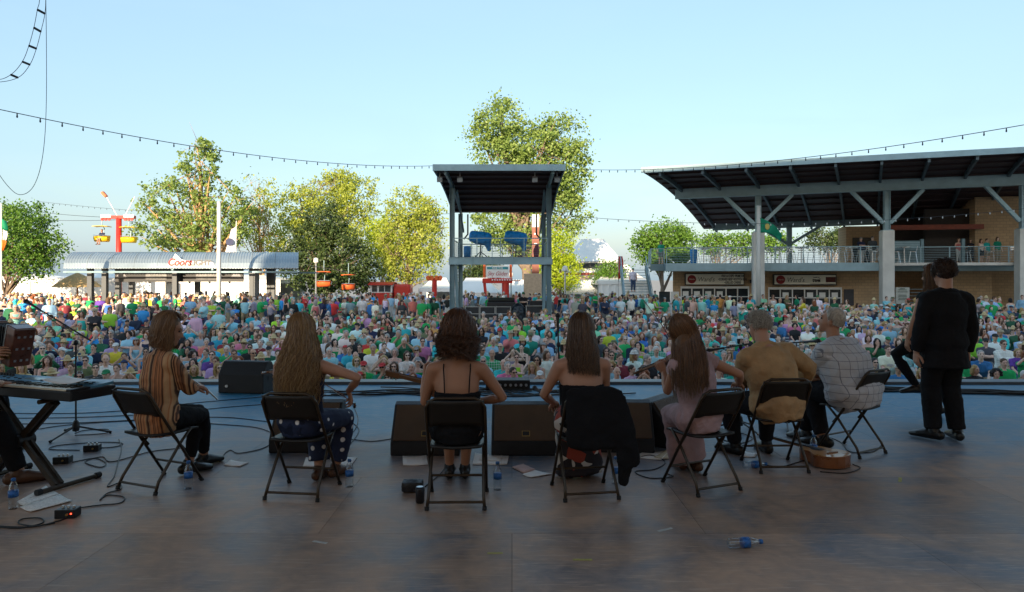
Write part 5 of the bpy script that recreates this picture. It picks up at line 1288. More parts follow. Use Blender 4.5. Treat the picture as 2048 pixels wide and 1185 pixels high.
# --- woman in the striped blouse
p = Person((-2.75, 5.33, 0), -23, 'woman in rust and tan striped blouse and black leggings, seated by the keyboard')
f = Fig((.0, -.02, .53), lean=9, twist=-18, head=(-32, 14, 0), wr=p.L(P(386, 773, 5.62)), wl=p.L(P(378, 768, 5.75)), er=(.9, -.1, -.5), el=(-.6, 0, -.6), ar=p.L(FL(408, 932) + Vector((0, 0, .09))), al=p.L(FL(378, 948) + Vector((0, 0, .09))), kr=(.15, .5, .9), kl=(0, .5, .9), tr=-16, tl=-12, sc=1.0)
p.body(f, sk_b, [(1, (.5, .8, -.15), (.3, 0, 1), .55), (-1, (.6, .7, -.1), (0, 0, 1), .6)])
p.top(pattern_mat('striped_blouse', 'stripe', (.06, .026, .016), (.46, .19, .08), (.55, .33, .17)), .93, -.10, .487, .020, .016, hem=.012, name='blouse', wr=.006)
p.pants(blk, .94, .006, name='leggings'); p.shoes(m_shoe, name='sandal')
h_ltbrown = hairmat('hair_light_brown', (.12, .055, .022), (.26, .135, .055))
hair(f, 'hair', h_ltbrown, p.o, L=.15, n=750, seed=3, wave=.006, flare=.06, vol=.012, face=62, back=.0, ends=.06, rad=.003)
q = hairfall(f, .15, .12, (0, 0), 0, .086, .092, .85); p.part('hair_mass', q, MATS[h_ltbrown.name + '_base'], .012, 3, 0)
WH = tag(MB().tube([p.loc + Matrix.Rotation(p.rz, 3, 'Z') @ (f.wr + Vector(d)) for d in ((-.02, .03, .04), (.05, .12, -.06), (.09, .17, -.13))], [.007, .008, .007], 8).build('tin_whistle', m_alu), 'small whistle held by the woman in the striped blouse', 'whistle')
# --- woman with long wavy hair, fiddle bow
p = Person((-1.574, 5.14, 0), -7, 'woman with long wavy blond hair holding a bow, in navy polka-dot trousers')
f = Fig((.0, -.03, .53), lean=4, twist=6, head=(10, 8, -4), wr=p.L(P(697, 783, 5.32)), wl=p.L(P(560, 740, 5.6)), er=(1, -.35, .1), el=(-.5, .2, -.8), ar=p.L(FL(672, 955) + Vector((0, 0, .09))), al=p.L(FL(638, 960) + Vector((0, 0, .09))), kr=(.35, .5, .9), kl=(-.1, .5, .9), sc=.985)
p.body(f, sk_a, [(1, (.05, .5, -.75), (.6, .3, .5), .5), (-1, (0, 1, .4), (0, 0, 1), .8)])
p.top(cloth('navy_cloth', (.014, .020, .045)), .0, -.08, .40, .014, name='sleeveless_top')
p.pants(pattern_mat('polka_dots', 'dots', (.012, .022, .065), (.75, .75, .78)), .92, .016, .025); p.shoes(m_bshoe)
h_blond = hairmat('hair_wavy_blond', (.16, .08, .028), (.36, .215, .085))
hair(f, 'hair', h_blond, p.o, L=.46, n=1000, seed=5, wave=.014, wfreq=15, flare=.17, vol=.018, face=58, back=.07, ends=.16, rad=.0031, seg=14, frizz=.009)
p.part('hair_mass', hairfall(f, .44, .55, (0, 0), .06, .088, .082, .6), MATS[h_blond.name + '_base'], .012, 3, .006, 14)
def bow(name, a, c, lab):
    a, c = Vector(a), Vector(c); o = empty(name, a, 0, lab, 'fiddle bow', 'fiddle bows'); d = c - a
    mid = d * .5 + Vector((0, 0, .012))
    MB().tube([Vector((0, 0, 0)), mid, d], [.005, .0042, .0035], 6).build('stick', mat('bow_wood', (.24, .07, .025), .35), o); MB().tube([Vector((0, .014, -.012)), d + Vector((0, .012, -.01))], .0018, 5).build('horsehair', mat('horsehair', (.6, .55, .45), .6), o)
    MB().box(d * .05 + Vector((0, .008, -.008)), (.015, .02, .04)).build('frog', m_blackp, o)
bow('fiddle_bow', P(712, 812, 5.35), P(652, 770, 5.62), 'fiddle bow in the right hand of the wavy-haired woman')
# --- curly-haired woman with bare back
p = Person((-.394, 4.94, 0), 1, 'curly-haired woman in a black strappy dress, bare back, playing a mandolin')
f = Fig((.0, -.03, .53), lean=3, twist=2, head=(4, 10, 3), wr=p.L(P(955, 803, 5.15)), wl=p.L(P(850, 752, 5.18)), er=(1, -.5, -.2), el=(-.12, -.25, -1), ar=p.L(FL(930, 957) + Vector((0, 0, .10))), al=p.L(FL(899, 957) + Vector((0, 0, .10))), sc=1.0, shw=.175)
p.body(f, sk_b, [(1, (-.8, .5, -.1), (.3, .2, 1), .5), (-1, (-.05, .35, .9), (-.9, -.2, .1), .9)])
p.top(blk, .0, -.10, .27, .013, name='dress_bodice')
q = MB(); f_ = f
for sx in (-1, 1):
    a_ = f.sp[3] + f.rt * sx * .085 - f.fw * .118; b_ = f.sp[4] + f.rt * sx * .095 - f.fw * .088 + f.u * .02; c_ = f.sp[4] + f.rt * sx * .095 + f.u * .078
    q.tube([a_ - f.u * .03, a_.lerp(b_, .5) - f.fw * .006, b_ - f.fw * .006, c_], .0045, 6)
q.build('dress_strap', blk, p.o)
p.skirt(blk, .17, f.knl.lerp(f.knr, .5) + Vector((0, .05, -.12)), .17, 'dress_skirt'); p.shoes(m_shoe, .05, 'heeled_shoe')
h_curl = hairmat('hair_auburn_curls', (.045, .017, .008), (.16, .065, .025))
hair(f, 'hair', h_curl, p.o, L=.15, n=950, seed=8, wave=.02, wfreq=20, flare=.02, vol=.045, face=55, back=.03, ends=.25, rad=.0032, seg=15, frizz=.011, curl=.014)
p.part('hair_mass', hairfall(f, .15, .25, (0, 0), .02, .105, .105, .9).ell(f.hd + Vector((0, -.015, .035)), (.105, .115, .115)), MATS[h_curl.name + '_base'], .012, 2, .012, 22)
# --- woman with straight hair, strapless black top
p = Person((.549, 5.14, 0), 9, 'woman with straight brown hair, strapless black top and patterned long skirt')
f = Fig((-.03, -.03, .53), lean=5, twist=-2, head=(-6, 12, 2), wl=p.L(P(1108, 806, 5.42)), wr=p.L(P(1190, 812, 5.5)), el=(-.8, -.5, -.3), er=(.6, -.4, -.6), ar=p.L(FL(1178, 950) + Vector((0, 0, .09))), al=p.L(FL(1140, 955) + Vector((0, 0, .09))), sc=1.0, shw=.172)
p.body(f, sk_a, [(-1, (.25, .8, -.35), (-.4, .1, .9), .5), (1, (-.5, .8, 0), (0, 0, 1), .5)])
p.top(blk, .0, -.10, .29, .012, name='strapless_top')
p.skirt(pattern_mat('patterned_skirt', 'print', (.02, .015, .02), (.32, .05, .03), (.55, .50, .46)), .17, (f.al + f.ar) / 2 + Vector((0, .0, -.05)), .20); p.shoes(m_shoe)
h_brown = hairmat('hair_straight_brown', (.05, .022, .010), (.17, .085, .035))
hair(f, 'hair', h_brown, p.o, L=.30, n=900, seed=10, wave=.006, flare=.10, vol=.012, face=62, back=.065, ends=.10, rad=.0028, seg=13)
p.part('hair_mass', hairfall(f, .28, .05, (0, 0), .055, .084, .080, .75), MATS[h_brown.name + '_base'], .012, 3, .003, 18)
# jacket over the chair back
q = MB(); T4 = lambda x, y, z: Vector((x, y, z))
q.tube([T4(0, -.262, .80), T4(0, -.285, .62), T4(.0, -.275, .42)], [.215, .225, .20], 18, ry=[.034, .04, .035], xaxis=(1, 0, 0), dome=True)
q.tube([T4(.17, -.27, .74), T4(.215, -.29, .52), T4(.235, -.27, .30), T4(.22, -.24, .13)], [.06, .075, .07, .03], 10, ry=[.03, .035, .03, .02], dome=True)
q.tube([T4(.12, -.275, .55), T4(.25, -.29, .42), T4(.30, -.28, .28)], [.08, .06, .04], 10, ry=[.025, .03, .02], dome=True)
jk = link('jacket', remesh(q, .012, 3, 'jacket', blk, .010, 7), None, (.549, 5.14, 0), R(9)); tag(jk, 'black jacket draped over the back of the folding chair', 'jacket')
# --- fiddler in the mauve dress
p = Person((1.47, 5.29, 0), 24, 'fiddler in a long mauve dress, head bent over her fiddle, long brown hair')
f = Fig((-.02, -.02, .53), lean=14, side=-5, twist=4, head=(26, 16, -26), wl=p.L(P(1328, 745, 5.62)), wr=p.L(P(1478, 768, 5.62)), el=(-.3, -.2, -1), er=(1, -.3, -.5), ar=p.L(FL(1392, 942) + Vector((0, 0, .09))), al=p.L(FL(1362, 938) + Vector((0, 0, .09))), sc=1.0)
p.body(f, sk_b, [(-1, (-.3, .2, .85), (-.8, -.3, .2), .95), (1, (.4, .8, -.2), (.3, 0, 1), .6)])
mauve = cloth('mauve_dress_cloth', (.42, .28, .29), ws=9) if False else cloth('mauve_dress_cloth', (.42, .28, .29))
p.top(mauve, .12, -.10, .47, .018, .014, name='dress_bodice', wr=.007); p.skirt(mauve, .17, (f.al + f.ar) / 2 + Vector((-.02, -.02, -.0)), .17, 'dress_skirt'); p.shoes(m_bshoe, .03)
h_dkbrown = hairmat('hair_dark_blond_brown', (.07, .03, .013), (.22, .105, .042))
hair(f, 'hair', h_dkbrown, p.o, L=.40, n=900, seed=14, wave=.008, flare=.16, vol=.012, face=60, back=.05, ends=.14, rad=.003, seg=15, sweep=(-.10, -.14))
p.part('hair_mass', hairfall(f, .36, .25, (-.08, -.12), .04, .086, .08, .6), MATS[h_dkbrown.name + '_base'], .012, 3, .004, 16)
bow('fiddle_bow', P(1352, 694, 5.75), P(1288, 602, 5.95), 'fiddle bow rising to the left of the fiddler in mauve')
# --- grey-haired man in tan shirt
p = Person((2.247, 5.84, 0), 6, 'grey-haired man in a tan long-sleeved shirt, bent forward on his chair')
f = Fig((.02, -.03, .54), lean=17, side=-9, twist=10, head=(6, 16, 4), wl=p.L(P(1490, 765, 6.25)), wr=p.L(P(1600, 768, 6.2)), el=(-1, -.4, -.5), er=(1, -.2, -.5), ar=p.L(FL(1532, 905) + Vector((0, 0, .095))), al=p.L(FL(1470, 908) + Vector((0, 0, .095))), kl=(-.5, .4, .8), sc=1.0, male=True, fat=1.14, shw=.198)
p.body(f, sk_a, [(-1, (.4, .8, -.2), (0, 0, 1), .6), (1, (-.4, .8, -.2), (0, 0, 1), .6)])
p.top(cloth('tan_shirt_cloth', (.46, .29, .15)), .95, -.11, .487, .026, .024, hem=.012, wr=.009, ws=9); p.pants(dkt, .97, .018); p.shoes(m_shoe)
h_grey = hairmat('hair_grey', (.32, .28, .24), (.72, .67, .60))
hair(f, 'hair', h_grey, p.o, L=.035, n=1500, seed=17, wave=.008, flare=.0, vol=.018, face=60, back=.0, ends=.3, rad=.0026, seg=9, frizz=.016, curl=.010)
# --- man in checked shirt at the microphone
p = Person((3.17, 6.37, 0), 31, 'grey-haired heavy man in a pale checked shirt leaning to a microphone')
f = Fig((.0, -.03, .54), lean=27, side=-4, twist=4, head=(18, -14, 0), wl=p.L(P(1625, 745, 6.75)), wr=p.L(P(1640, 758, 6.6)), el=(-.8, -.2, -.7), er=(.9, -.2, -.6), ar=p.L(FL(1645, 893) + Vector((0, 0, .095))), al=p.L(FL(1612, 882) + Vector((0, 0, .095))), sc=1.03, male=True, fat=1.34, shw=.215)
p.body(f, sk_b, [(-1, (.3, .8, -.2), (0, 0, 1), .6), (1, (-.3, .8, -.2), (0, 0, 1), .6)])
p.top(pattern_mat('checked_shirt', 'plaid', (.52, .53, .57), (.20, .21, .26)), .42, -.11, .487, .026, .026, hem=.010, wr=.008, ws=8); p.pants(dkt, .97, .020); p.shoes(m_shoe)
hair(f, 'hair', h_grey, p.o, L=.006, n=1500, seed=19, wave=.003, flare=.1, vol=.004, face=72, back=0, ends=.2, rad=.0022, seg=8, frizz=.006)
# --- standing singer in dark suit
p = Person((4.30, 6.78, 0), 4, 'standing curly-haired man in a dark suit with his back turned')
f = Fig((0, 0, .97), lean=1, twist=0, head=(14, 6, 0), wl=(-.265, .06, .84), wr=(.265, .04, .84), el=(-.6, -.6, 0), er=(.6, -.6, 0), ar=(.11, -.02, .10), al=(-.10, .03, .10), kr=(0, 1, 0), kl=(0, 1, 0), sc=1.02, male=True, fat=1.0, tl=28, tr=-16)
p.body(f, sk_a, [(-1, (.05, .1, -1), (-1, 0, 0), .45), (1, (-.05, .1, -1), (1, 0, 0), .45)])
suit = cloth('black_suit_cloth', (.012, .012, .014)); q = MB(); f.torso(q, .026, -.10, .488); P_, A_, B_ = f.rings(.03, -.05, .1); q.tube([f.pel - f.u * .24] + P_, [A_[0] + .045] + A_, 18, ry=[B_[0] + .04] + B_, xaxis=f.rt); f.shoulders(q, .018)
for sd in (-1, 1): f.arm(q, sd, .022, 0, .97)
p.part('suit_jacket', q, suit, .012, 4, .007, 7); p.pants(suit, .99, .022, .016); p.shoes(m_shoe, .02)
q = MB().tube([f.nk - f.u * .035, f.nk - f.u * .005], [.072, .062], 14); p.part('collar', q, suit, .008, 2, 0)
h_dk = hairmat('hair_dark_curls', (.018, .009, .006), (.075, .034, .017))
hair(f, 'hair', h_dk, p.o, L=.015, n=1700, seed=23, wave=.006, flare=.0, vol=.024, face=48, back=.0, ends=.3, rad=.003, seg=10, frizz=.010, curl=.010)
p.part('hair_mass', MB().ell(f.hd + Vector((0, -.018, .038)), (.088, .102, .094)).ell(f.hd + Vector((0, -.04, .0)), (.080, .068, .06)), MATS[h_dk.name + '_base'], .011, 2, .010, 26)
# --- step dancer beyond him
p = Person((4.94, 8.0, 0), 8, 'step dancer with long brown hair, one black-stockinged leg raised, beyond the suited man')
f = Fig((0, 0, .96), lean=2, twist=0, head=(25, 4, 0), wl=p.L(P(1812, 688, 7.85)), wr=(.28, .0, .86), el=(-.5, -.6, 0), er=(.5, -.5, 0), ar=(.06, 0, .09), al=p.L(P(1833, 772, 7.95)), kl=(-1, .25, .25), kr=(0, 1, 0), sc=1.0, tl=0)
p.body(f, sk_b, [(-1, (-.05, .1, -1), (-1, 0, 0), .3), (1, (0, .1, -1), (1, 0, 0), .4)])
p.top(cloth('dark_dress_cloth', (.02, .03, .028)), .0, -.10, .46, .014, name='dress_bodice')
q = MB(); f.torso(q, .02, -.1, .1); q.tube([f.pel + Vector((0, 0, .05)), f.pel + Vector((-.03, .03, -.18)), f.pel + Vector((-.04, .05, -.30))], [.17, .22, .25], 18, ry=[.13, .18, .22], xaxis=(1, 0, 0)); p.part('dress_skirt', q, MATS['dark_dress_cloth'], .014, 3, .01, 8)
q = MB()
for sd in (-1, 1): f.leg(q, sd, .006, .99)
p.part('stockings', q, blk, .012, 2, 0); p.shoes(m_shoe, .03, 'dance_shoe')
hair(f, 'hair', h_dkbrown, p.o, L=.34, n=600, seed=29, wave=.010, flare=.10, vol=.012, face=60, back=.05, ends=.14, rad=.003, seg=12)
p.part('hair_mass', hairfall(f, .32, .1, (0, 0), .045, .084, .08, .7), MATS[h_dkbrown.name + '_base'], .012, 3, .003, 16)
# --- keyboard player and accordion player, cut by the picture edge
p = Person((-4.22, 4.85, 0), -8, 'keyboard player at the picture edge, right hand on the keys, black trousers')
f = Fig((0, 0, .56), lean=8, head=(-5, 14, 0), wr=p.L(P(4, 768, 5.30)), wl=p.L(P(-150, 768, 5.4)), ar=p.L(FL(38, 968) + Vector((0, 0, .10))), al=p.L(FL(-90, 968) + Vector((0, 0, .10))), kr=(.1, .5, .9), er=(.8, -.6, -.4), sc=1.03, male=True, tr=-25)
p.body(f, sk_b, [(1, (.55, .75, -.12), (0, .1, 1), .28), (-1, (.2, .9, -.1), (0, 0, 1), .3)])
p.top(blk, .45, -.1, .487, .02, .018); p.pants(blk, .97, .02); p.shoes(m_bshoe)
hair(f, 'hair', h_dk, p.o, L=.02, n=400, seed=31, face=55, rad=.003, seg=8)
p = Person((-5.22, 6.2, 0), -60, 'accordion player at the picture edge, hand on the brown accordion')
f = Fig((0, 0, .56), lean=6, head=(0, 12, 0), wr=p.L(P(20, 708, 6.05)), wl=p.L(P(-60, 705, 6.5)), er=(.7, -.5, -.5), sc=1.03, male=True)
p.body(f, sk_b, [(1, (.75, .3, .15), (.3, -.9, .2), .55), (-1, (.3, .9, .1), (-.5, 0, .9), .5)])
p.top(blk, .48, -.1, .487, .02, .02); p.pants(blk, .97, .02); p.shoes(m_shoe)
hair(f, 'hair', h_dk, p.o, L=.02, n=400, seed=33, face=55, rad=.003, seg=8)
tag(MB().lathe([(.036, -.006), (.040, 0), (.036, .006)], P(6, 712, 6.05), 16, 0, Matrix.Rotation(R(80), 3, 'Y')).build('bracelet', mat('gold_metal', (.7, .45, .15), .3, .9)), 'gold bracelet on the accordion player wrist', 'bracelet')
# ================================================================ audience
rnd = random.Random(77)
m_skin = mat('audience_skin', rough=.5, objcol=True, var=.08, scale=9)
m_top = mat('audience_top', rough=.85, objcol=True, var=.16, scale=7, bump=.3, bscale=30)
m_bot = mat('audience_bottoms', rough=.85, objcol=True, var=.2, scale=8)
m_hairc = mat('audience_hair', rough=.5, objcol=True, var=.45, scale=45)
m_hat = mat('audience_hat', rough=.75, objcol=True, var=.15, scale=20)
m_sung = mat('sunglass_lens', (.008, .008, .010), .15)
def objpat(name, kind):
    m = m_top.copy(); m.name = name; n, l = m.node_tree.nodes, m.node_tree.links; b = n['Principled BSDF']; src = b.inputs['Base Color'].links[0].from_socket
    tc = n.new('ShaderNodeTexCoord'); mx = n.new('ShaderNodeMix'); mx.data_type = 'RGBA'; l.new(src, mx.inputs[6]); mx.inputs[7].default_value = (.62, .62, .60, 1)
    if kind == 'plaid':
        sp = n.new('ShaderNodeSeparateXYZ'); l.new(tc.outputs['Object'], sp.inputs[0]); o2 = []
        for ax in 'XZ':
            a = n.new('ShaderNodeMath'); a.operation = 'MULTIPLY'; a.inputs[1].default_value = 16; l.new(sp.outputs[ax], a.inputs[0]); f = n.new('ShaderNodeMath'); f.operation = 'FRACT'; l.new(a.outputs[0], f.inputs[0])
            g = n.new('ShaderNodeMath'); g.operation = 'LESS_THAN'; g.inputs[1].default_value = .3; l.new(f.outputs[0], g.inputs[0]); o2.append(g)
        ad = n.new('ShaderNodeMath'); l.new(o2[0].outputs[0], ad.inputs[0]); l.new(o2[1].outputs[0], ad.inputs[1]); h = n.new('ShaderNodeMath'); h.operation = 'MULTIPLY'; h.inputs[1].default_value = .4; l.new(ad.outputs[0], h.inputs[0]); l.new(h.outputs[0], mx.inputs[0])
    elif kind == 'floral':
        v = n.new('ShaderNodeTexVoronoi'); v.inputs['Scale'].default_value = 17; l.new(tc.outputs['Object'], v.inputs['Vector']); g = n.new('ShaderNodeMath'); g.operation = 'LESS_THAN'; g.inputs[1].default_value = .33; l.new(v.outputs['Distance'], g.inputs[0]); l.new(g.outputs[0], mx.inputs[0])
    elif kind == 'logo':     # a pale print on the chest
        mp = n.new('ShaderNodeMapping'); mp.inputs['Location'].default_value = (0, -.16, -.80); l.new(tc.outputs['Object'], mp.inputs[0])
        sp = n.new('ShaderNodeVectorMath'); sp.operation = 'MULTIPLY'; sp.inputs[1].default_value = (9, 5, 16); l.new(mp.outputs[0], sp.inputs[0]); ln = n.new('ShaderNodeVectorMath'); ln.operation = 'LENGTH'; l.new(sp.outputs[0], ln.inputs[0])
        z = n.new('ShaderNodeTexNoise'); z.inputs['Scale'].default_value = 45; l.new(tc.outputs['Object'], z.inputs['Vector']); a = n.new('ShaderNodeMath'); a.operation = 'MULTIPLY_ADD'; a.inputs[1].default_value = 1.6; l.new(z.outputs['Fac'], a.inputs[0]); l.new(ln.outputs['Value'], a.inputs[2])
        g = n.new('ShaderNodeMath'); g.operation = 'LESS_THAN'; g.inputs[1].default_value = 1.55; l.new(a.outputs[0], g.inputs[0]); l.new(g.outputs[0], mx.inputs[0])
    l.new(mx.outputs[2], b.inputs['Base Color']); return m
m_plaid, m_floral, m_logo = objpat('audience_plaid', 'plaid'), objpat('audience_floral', 'floral'), objpat('audience_logo', 'logo')
SEAT = dict(pelvis=(0, 0, .53))
POSES = {   # name: (standing, figure arguments)
    'lap': (0, dict(lean=6, wl=(-.12, .36, .60), wr=(.10, .38, .61))),
    'crossed': (0, dict(lean=2, wl=(.10, .23, .80), wr=(-.10, .25, .76), el=(-.9, .2, -.4), er=(.9, .2, -.4))),
    'forward': (0, dict(lean=24, wl=(-.06, .52, .60), wr=(.06, .53, .60), el=(-.8, 0, -.4), er=(.8, 0, -.4), head=(0, -14, 0))),
    'camera': (0, dict(lean=3, wl=(-.12, .25, 1.14), wr=(.12, .25, 1.14), el=(-.8, .2, -.7), er=(.8, .2, -.7))),
    'chin': (0, dict(lean=14, wl=(-.10, .40, .61), wr=(.05, .23, 1.02), er=(.5, .3, -.8), head=(-12, -4, 5))),
    'turned': (0, dict(lean=4, wl=(-.14, .34, .60), wr=(.16, .30, .61), twist=16, head=(24, 0, 3))),
    'stand': (1, dict(pelvis=(0, 0, .93), lean=1, wl=(-.27, .05, .83), wr=(.27, .05, .83), el=(-.5, -.6, 0), er=(.5, -.6, 0), al=(-.1, 0, .09), ar=(.11, .03, .09), kl=(0, 1, 0), kr=(0, 1, 0))),
    'cup': (1, dict(pelvis=(0, 0, .93), lean=1, wl=(-.26, .06, .83), wr=(.14, .30, 1.12), el=(-.5, -.6, 0), er=(.7, -.3, -.7), al=(-.1, 0, .09), ar=(.11, .03, .09), kl=(0, 1, 0), kr=(0, 1, 0), head=(10, 0, 0))),
    'folded': (1, dict(pelvis=(0, 0, .93), lean=0, wl=(.10, .22, 1.20), wr=(-.10, .24, 1.16), el=(-.9, .1, -.4), er=(.9, .1, -.4), al=(-.12, 0, .09), ar=(.12, .0, .09), kl=(0, 1, 0), kr=(0, 1, 0))),
}
PROTO = {}
def cm(q, name, m, vox, sm, wr=0.0, dec=.42, extra=None): return remesh(q, vox, sm, name, m, wr, 10, decim=dec, extra=extra)
for pn, (st, kw) in POSES.items():
    for male in (False, True):
        a = dict(SEAT); a.update(kw); a.update(male=male, fat=1.14 if male else 1.04, sc=1.0 if male else .955)
        f = Fig(**a); q = MB(); f.torso(q); f.shoulders(q); f.head_(q)
        for sd in (-1, 1):
            f.arm(q, sd); f.leg(q, sd); f.foot(q, sd, .006); w_ = f.wl if sd < 0 else f.wr; e_ = f.ell if sd < 0 else f.elr; d = (w_ - e_).normalized()
            q.tube([w_, w_ + d * .06, w_ + d * .13], [.026, .036, .024], 8, ry=[.02, .018, .014], dome=True)
        e = MB(); f.face(e); d = dict(fig=f)
        d['body'] = cm(q, 'person', m_skin, .016, 2, extra=(e, [m_eye, m_lip]))
        q = MB(); f.torso(q, .018, -.10, .487); f.shoulders(q, .013)
        for sd in (-1, 1): f.arm(q, sd, .018, 0, .40)
        d['tee'] = cm(q, 'shirt', m_top, .017, 2, .006)
        q = MB(); f.torso(q, .018, -.10, .487); f.shoulders(q, .013)
        for sd in (-1, 1): f.arm(q, sd, .016, 0, .94)
        d['long'] = cm(q, 'shirt', m_top, .017, 2, .006)
        q = MB(); f.torso(q, .014, -.10, .40); q.tube([f.sp[4] + f.rt * .08, f.sp[4] + f.rt * .085 + f.u * .055], .052, 8); q.tube([f.sp[4] - f.rt * .08, f.sp[4] - f.rt * .085 + f.u * .055], .052, 8); d['tank'] = cm(q, 'tank_top', m_top, .015, 2, .005)
        for nm, f1 in (('trousers', .97), ('shorts', .50)):
            q = MB(); f.torso(q, .012, -.10, .06)
            for sd in (-1, 1): f.leg(q, sd, .016, f1)
            d[nm] = cm(q, nm, m_bot, .018, 2, .004)
        PROTO[pn, male] = d
# hair, hats and glasses in head space
class _H: pass
def hsp(build, name, m, vox=.013, sm=2, wr=.006, dec=.6): q = MB(); build(q); return remesh(q, vox, sm, name, m, wr, 24, decim=dec)
def h_short(q): q.ell((0, -.020, .040), (.082, .096, .094)); q.ell((0, -.05, .0), (.078, .062, .07))
def h_fringe(q):
    for sx in (-1, 1): q.ell((sx * .066, -.03, .01), (.022, .05, .034))
    q.ell((0, -.085, .005), (.06, .026, .045))
def h_long(q):
    h_short(q); q.tube([(0, -.05, .02), (0, -.07, -.10), (0, -.075, -.24)], [.090, .098, .075], 12, ry=[.06, .05, .03], dome=True)
    for sx in (-1, 1): q.tube([(sx * .076, .005, .05), (sx * .086, .0, -.06), (sx * .085, .015, -.20)], [.026, .028, .016], 8, dome=True)
def h_bob(q):
    h_short(q); q.tube([(0, -.04, .02), (0, -.05, -.10)], [.096, .10], 12, ry=[.07, .06], dome=True)
    for sx in (-1, 1): q.tube([(sx * .080, .005, .05), (sx * .090, .0, -.08)], [.026, .024], 8, dome=True)
def h_curly(q):
    h_short(q); r_ = random.Random(4)
    for _ in range(46):
        a, t = r_.uniform(.9, 5.4), r_.uniform(.2, 2.1); q.ell((math.sin(t) * math.sin(a) * .105, math.sin(t) * math.cos(a) * .11 - .015, math.cos(t) * .11 + .015), r_.uniform(.022, .036), None, 8, 6)
def t_cap(q): q.ell((0, -.008, .062), (.086, .104, .068)); q.tube([(0, .07, .055), (0, .13, .048), (0, .165, .036)], [.075, .07, .05], 12, ry=[.012, .010, .008], xaxis=(1, 0, 0), dome=True)
def t_straw(q): q.tube([(0, 0, .052), (0, 0, .066)], [.175, .165], 20); q.tube([(0, -.005, .06), (0, -.005, .12), (0, -.005, .145)], [.092, .086, .06], 16, dome=True)
def t_bucket(q): q.tube([(0, 0, .035), (0, 0, .07), (0, 0, .12), (0, 0, .13)], [.135, .098, .088, .06], 16)
HAIRS = {'short': hsp(h_short, 'hair', m_hairc), 'fringe': hsp(h_fringe, 'hair', m_hairc), 'long': hsp(h_long, 'hair', m_hairc, wr=.010), 'bob': hsp(h_bob, 'hair', m_hairc), 'curly': hsp(h_curly, 'hair', m_hairc, wr=.010)}
HATS = {'cap': hsp(t_cap, 'cap', m_hat, .011, 1, 0), 'straw': hsp(t_straw, 'straw_hat', m_hat, .011, 1, 0), 'bucket': hsp(t_bucket, 'sun_hat', m_hat, .011, 1, 0)}
q = MB()
for sx in (-1, 1): q.ell((sx * .031, .092, .010), (.026, .008, .018), None, 10, 6); q.tube([(sx * .056, .085, .014), (sx * .078, .0, .012)], .004, 5)
q.tube([(-.01, .098, .014), (.01, .098, .014)], .004, 5); GLASS = q.mesh('sunglasses', m_sung, True)
SKINS = [(.74, .47, .36), (.68, .41, .30), (.63, .36, .26), (.76, .52, .41), (.54, .30, .20), (.70, .41, .32)]
HC = {'dark brown': (.035, .017, .009), 'brown': (.10, .048, .022), 'blond': (.42, .27, .11), 'grey': (.38, .36, .33), 'white': (.62, .60, .56), 'black': (.012, .010, .009), 'red': (.24, .075, .025)}
TC = {'kelly green': (0.015, 0.360, 0.103), 'emerald': (0.008, 0.277, 0.152), 'dark green': (0.015, 0.103, 0.048), 'lime green': (0.347, 0.656, 0.042), 'teal': (0.015, 0.360, 0.374), 'mint green': (0.277, 0.656, 0.470), 'turquoise': (0.042, 0.525, 0.581), 'light blue': (0.304, 0.553, 0.656), 'bright blue': (0.028, 0.277, 0.656),
      'blue': (0.042, 0.180, 0.457), 'navy': (.012, .022, .065), 'white': (.80, .80, .79), 'black': (.014, .014, .016), 'grey': (0.304, 0.319, 0.332), 'charcoal': (.06, .065, .07), 'red': (0.656, 0.042, 0.042), 'coral': (0.656, 0.180, 0.152), 'pink': (0.656, 0.166, 0.332), 'maroon': (0.221, 0.028, 0.042),
      'lilac': (0.581, 0.388, 0.636), 'purple': (0.152, 0.062, 0.332), 'yellow': (0.656, 0.656, 0.042), 'orange': (0.656, 0.347, 0.083), 'tan': (0.581, 0.430, 0.277), 'olive': (0.139, 0.152, 0.070)}
TW_ = ['kelly green'] * 7 + ['emerald'] * 5 + ['dark green'] * 5 + ['lime green'] * 3 + ['teal'] * 4 + ['mint green'] * 2 + ['turquoise'] * 4 + ['light blue'] * 9 + ['bright blue'] * 2 + ['blue'] * 6 + ['navy'] * 6 + ['white'] * 13 + ['black'] * 7 + ['grey'] * 5 + ['charcoal'] * 4 + ['red'] * 3 + ['coral'] * 2 + ['pink'] * 2 + ['maroon'] * 2 + ['lilac'] * 2 + ['purple', 'yellow', 'orange', 'tan', 'tan', 'olive']
BC = [('blue jeans', (.05, .09, .18)), ('khaki', (.38, .29, .18)), ('dark', (.02, .02, .03)), ('grey', (.15, .15, .15)), ('white', (.6, .6, .58))]
def rand_spec(st=False):
    male = rnd.random() < .5; hc = rnd.choice(['dark brown', 'brown', 'brown', 'grey', 'grey', 'white'] if male else ['dark brown', 'brown', 'brown', 'blond', 'blond', 'grey', 'red', 'black'])
    return dict(male=male, pose=rnd.choice(['stand', 'cup', 'folded'] if st else ['lap'] * 4 + ['crossed'] * 2 + ['forward'] * 2 + ['chin', 'turned', 'turned', 'camera']), top=rnd.choice(['tee'] * 6 + ['long', 'long']) if male else rnd.choice(['tee'] * 4 + ['tank'] * 3 + ['long']),
                col=rnd.choice(TW_), hair=rnd.choice(['short'] * 4 + ['fringe']) if male else rnd.choice(['long', 'long', 'bob', 'bob', 'curly', 'short']), hc=hc, hat=rnd.choice([None] * 7 + ['cap', 'cap', 'cap', 'straw', 'bucket']) if male else rnd.choice([None] * 14 + ['straw', 'cap', 'bucket']),
                glass=rnd.random() < .38, pat=rnd.choice([None] * 7 + ['plaid', 'logo', 'logo']) if male else rnd.choice([None] * 8 + ['floral', 'logo']))
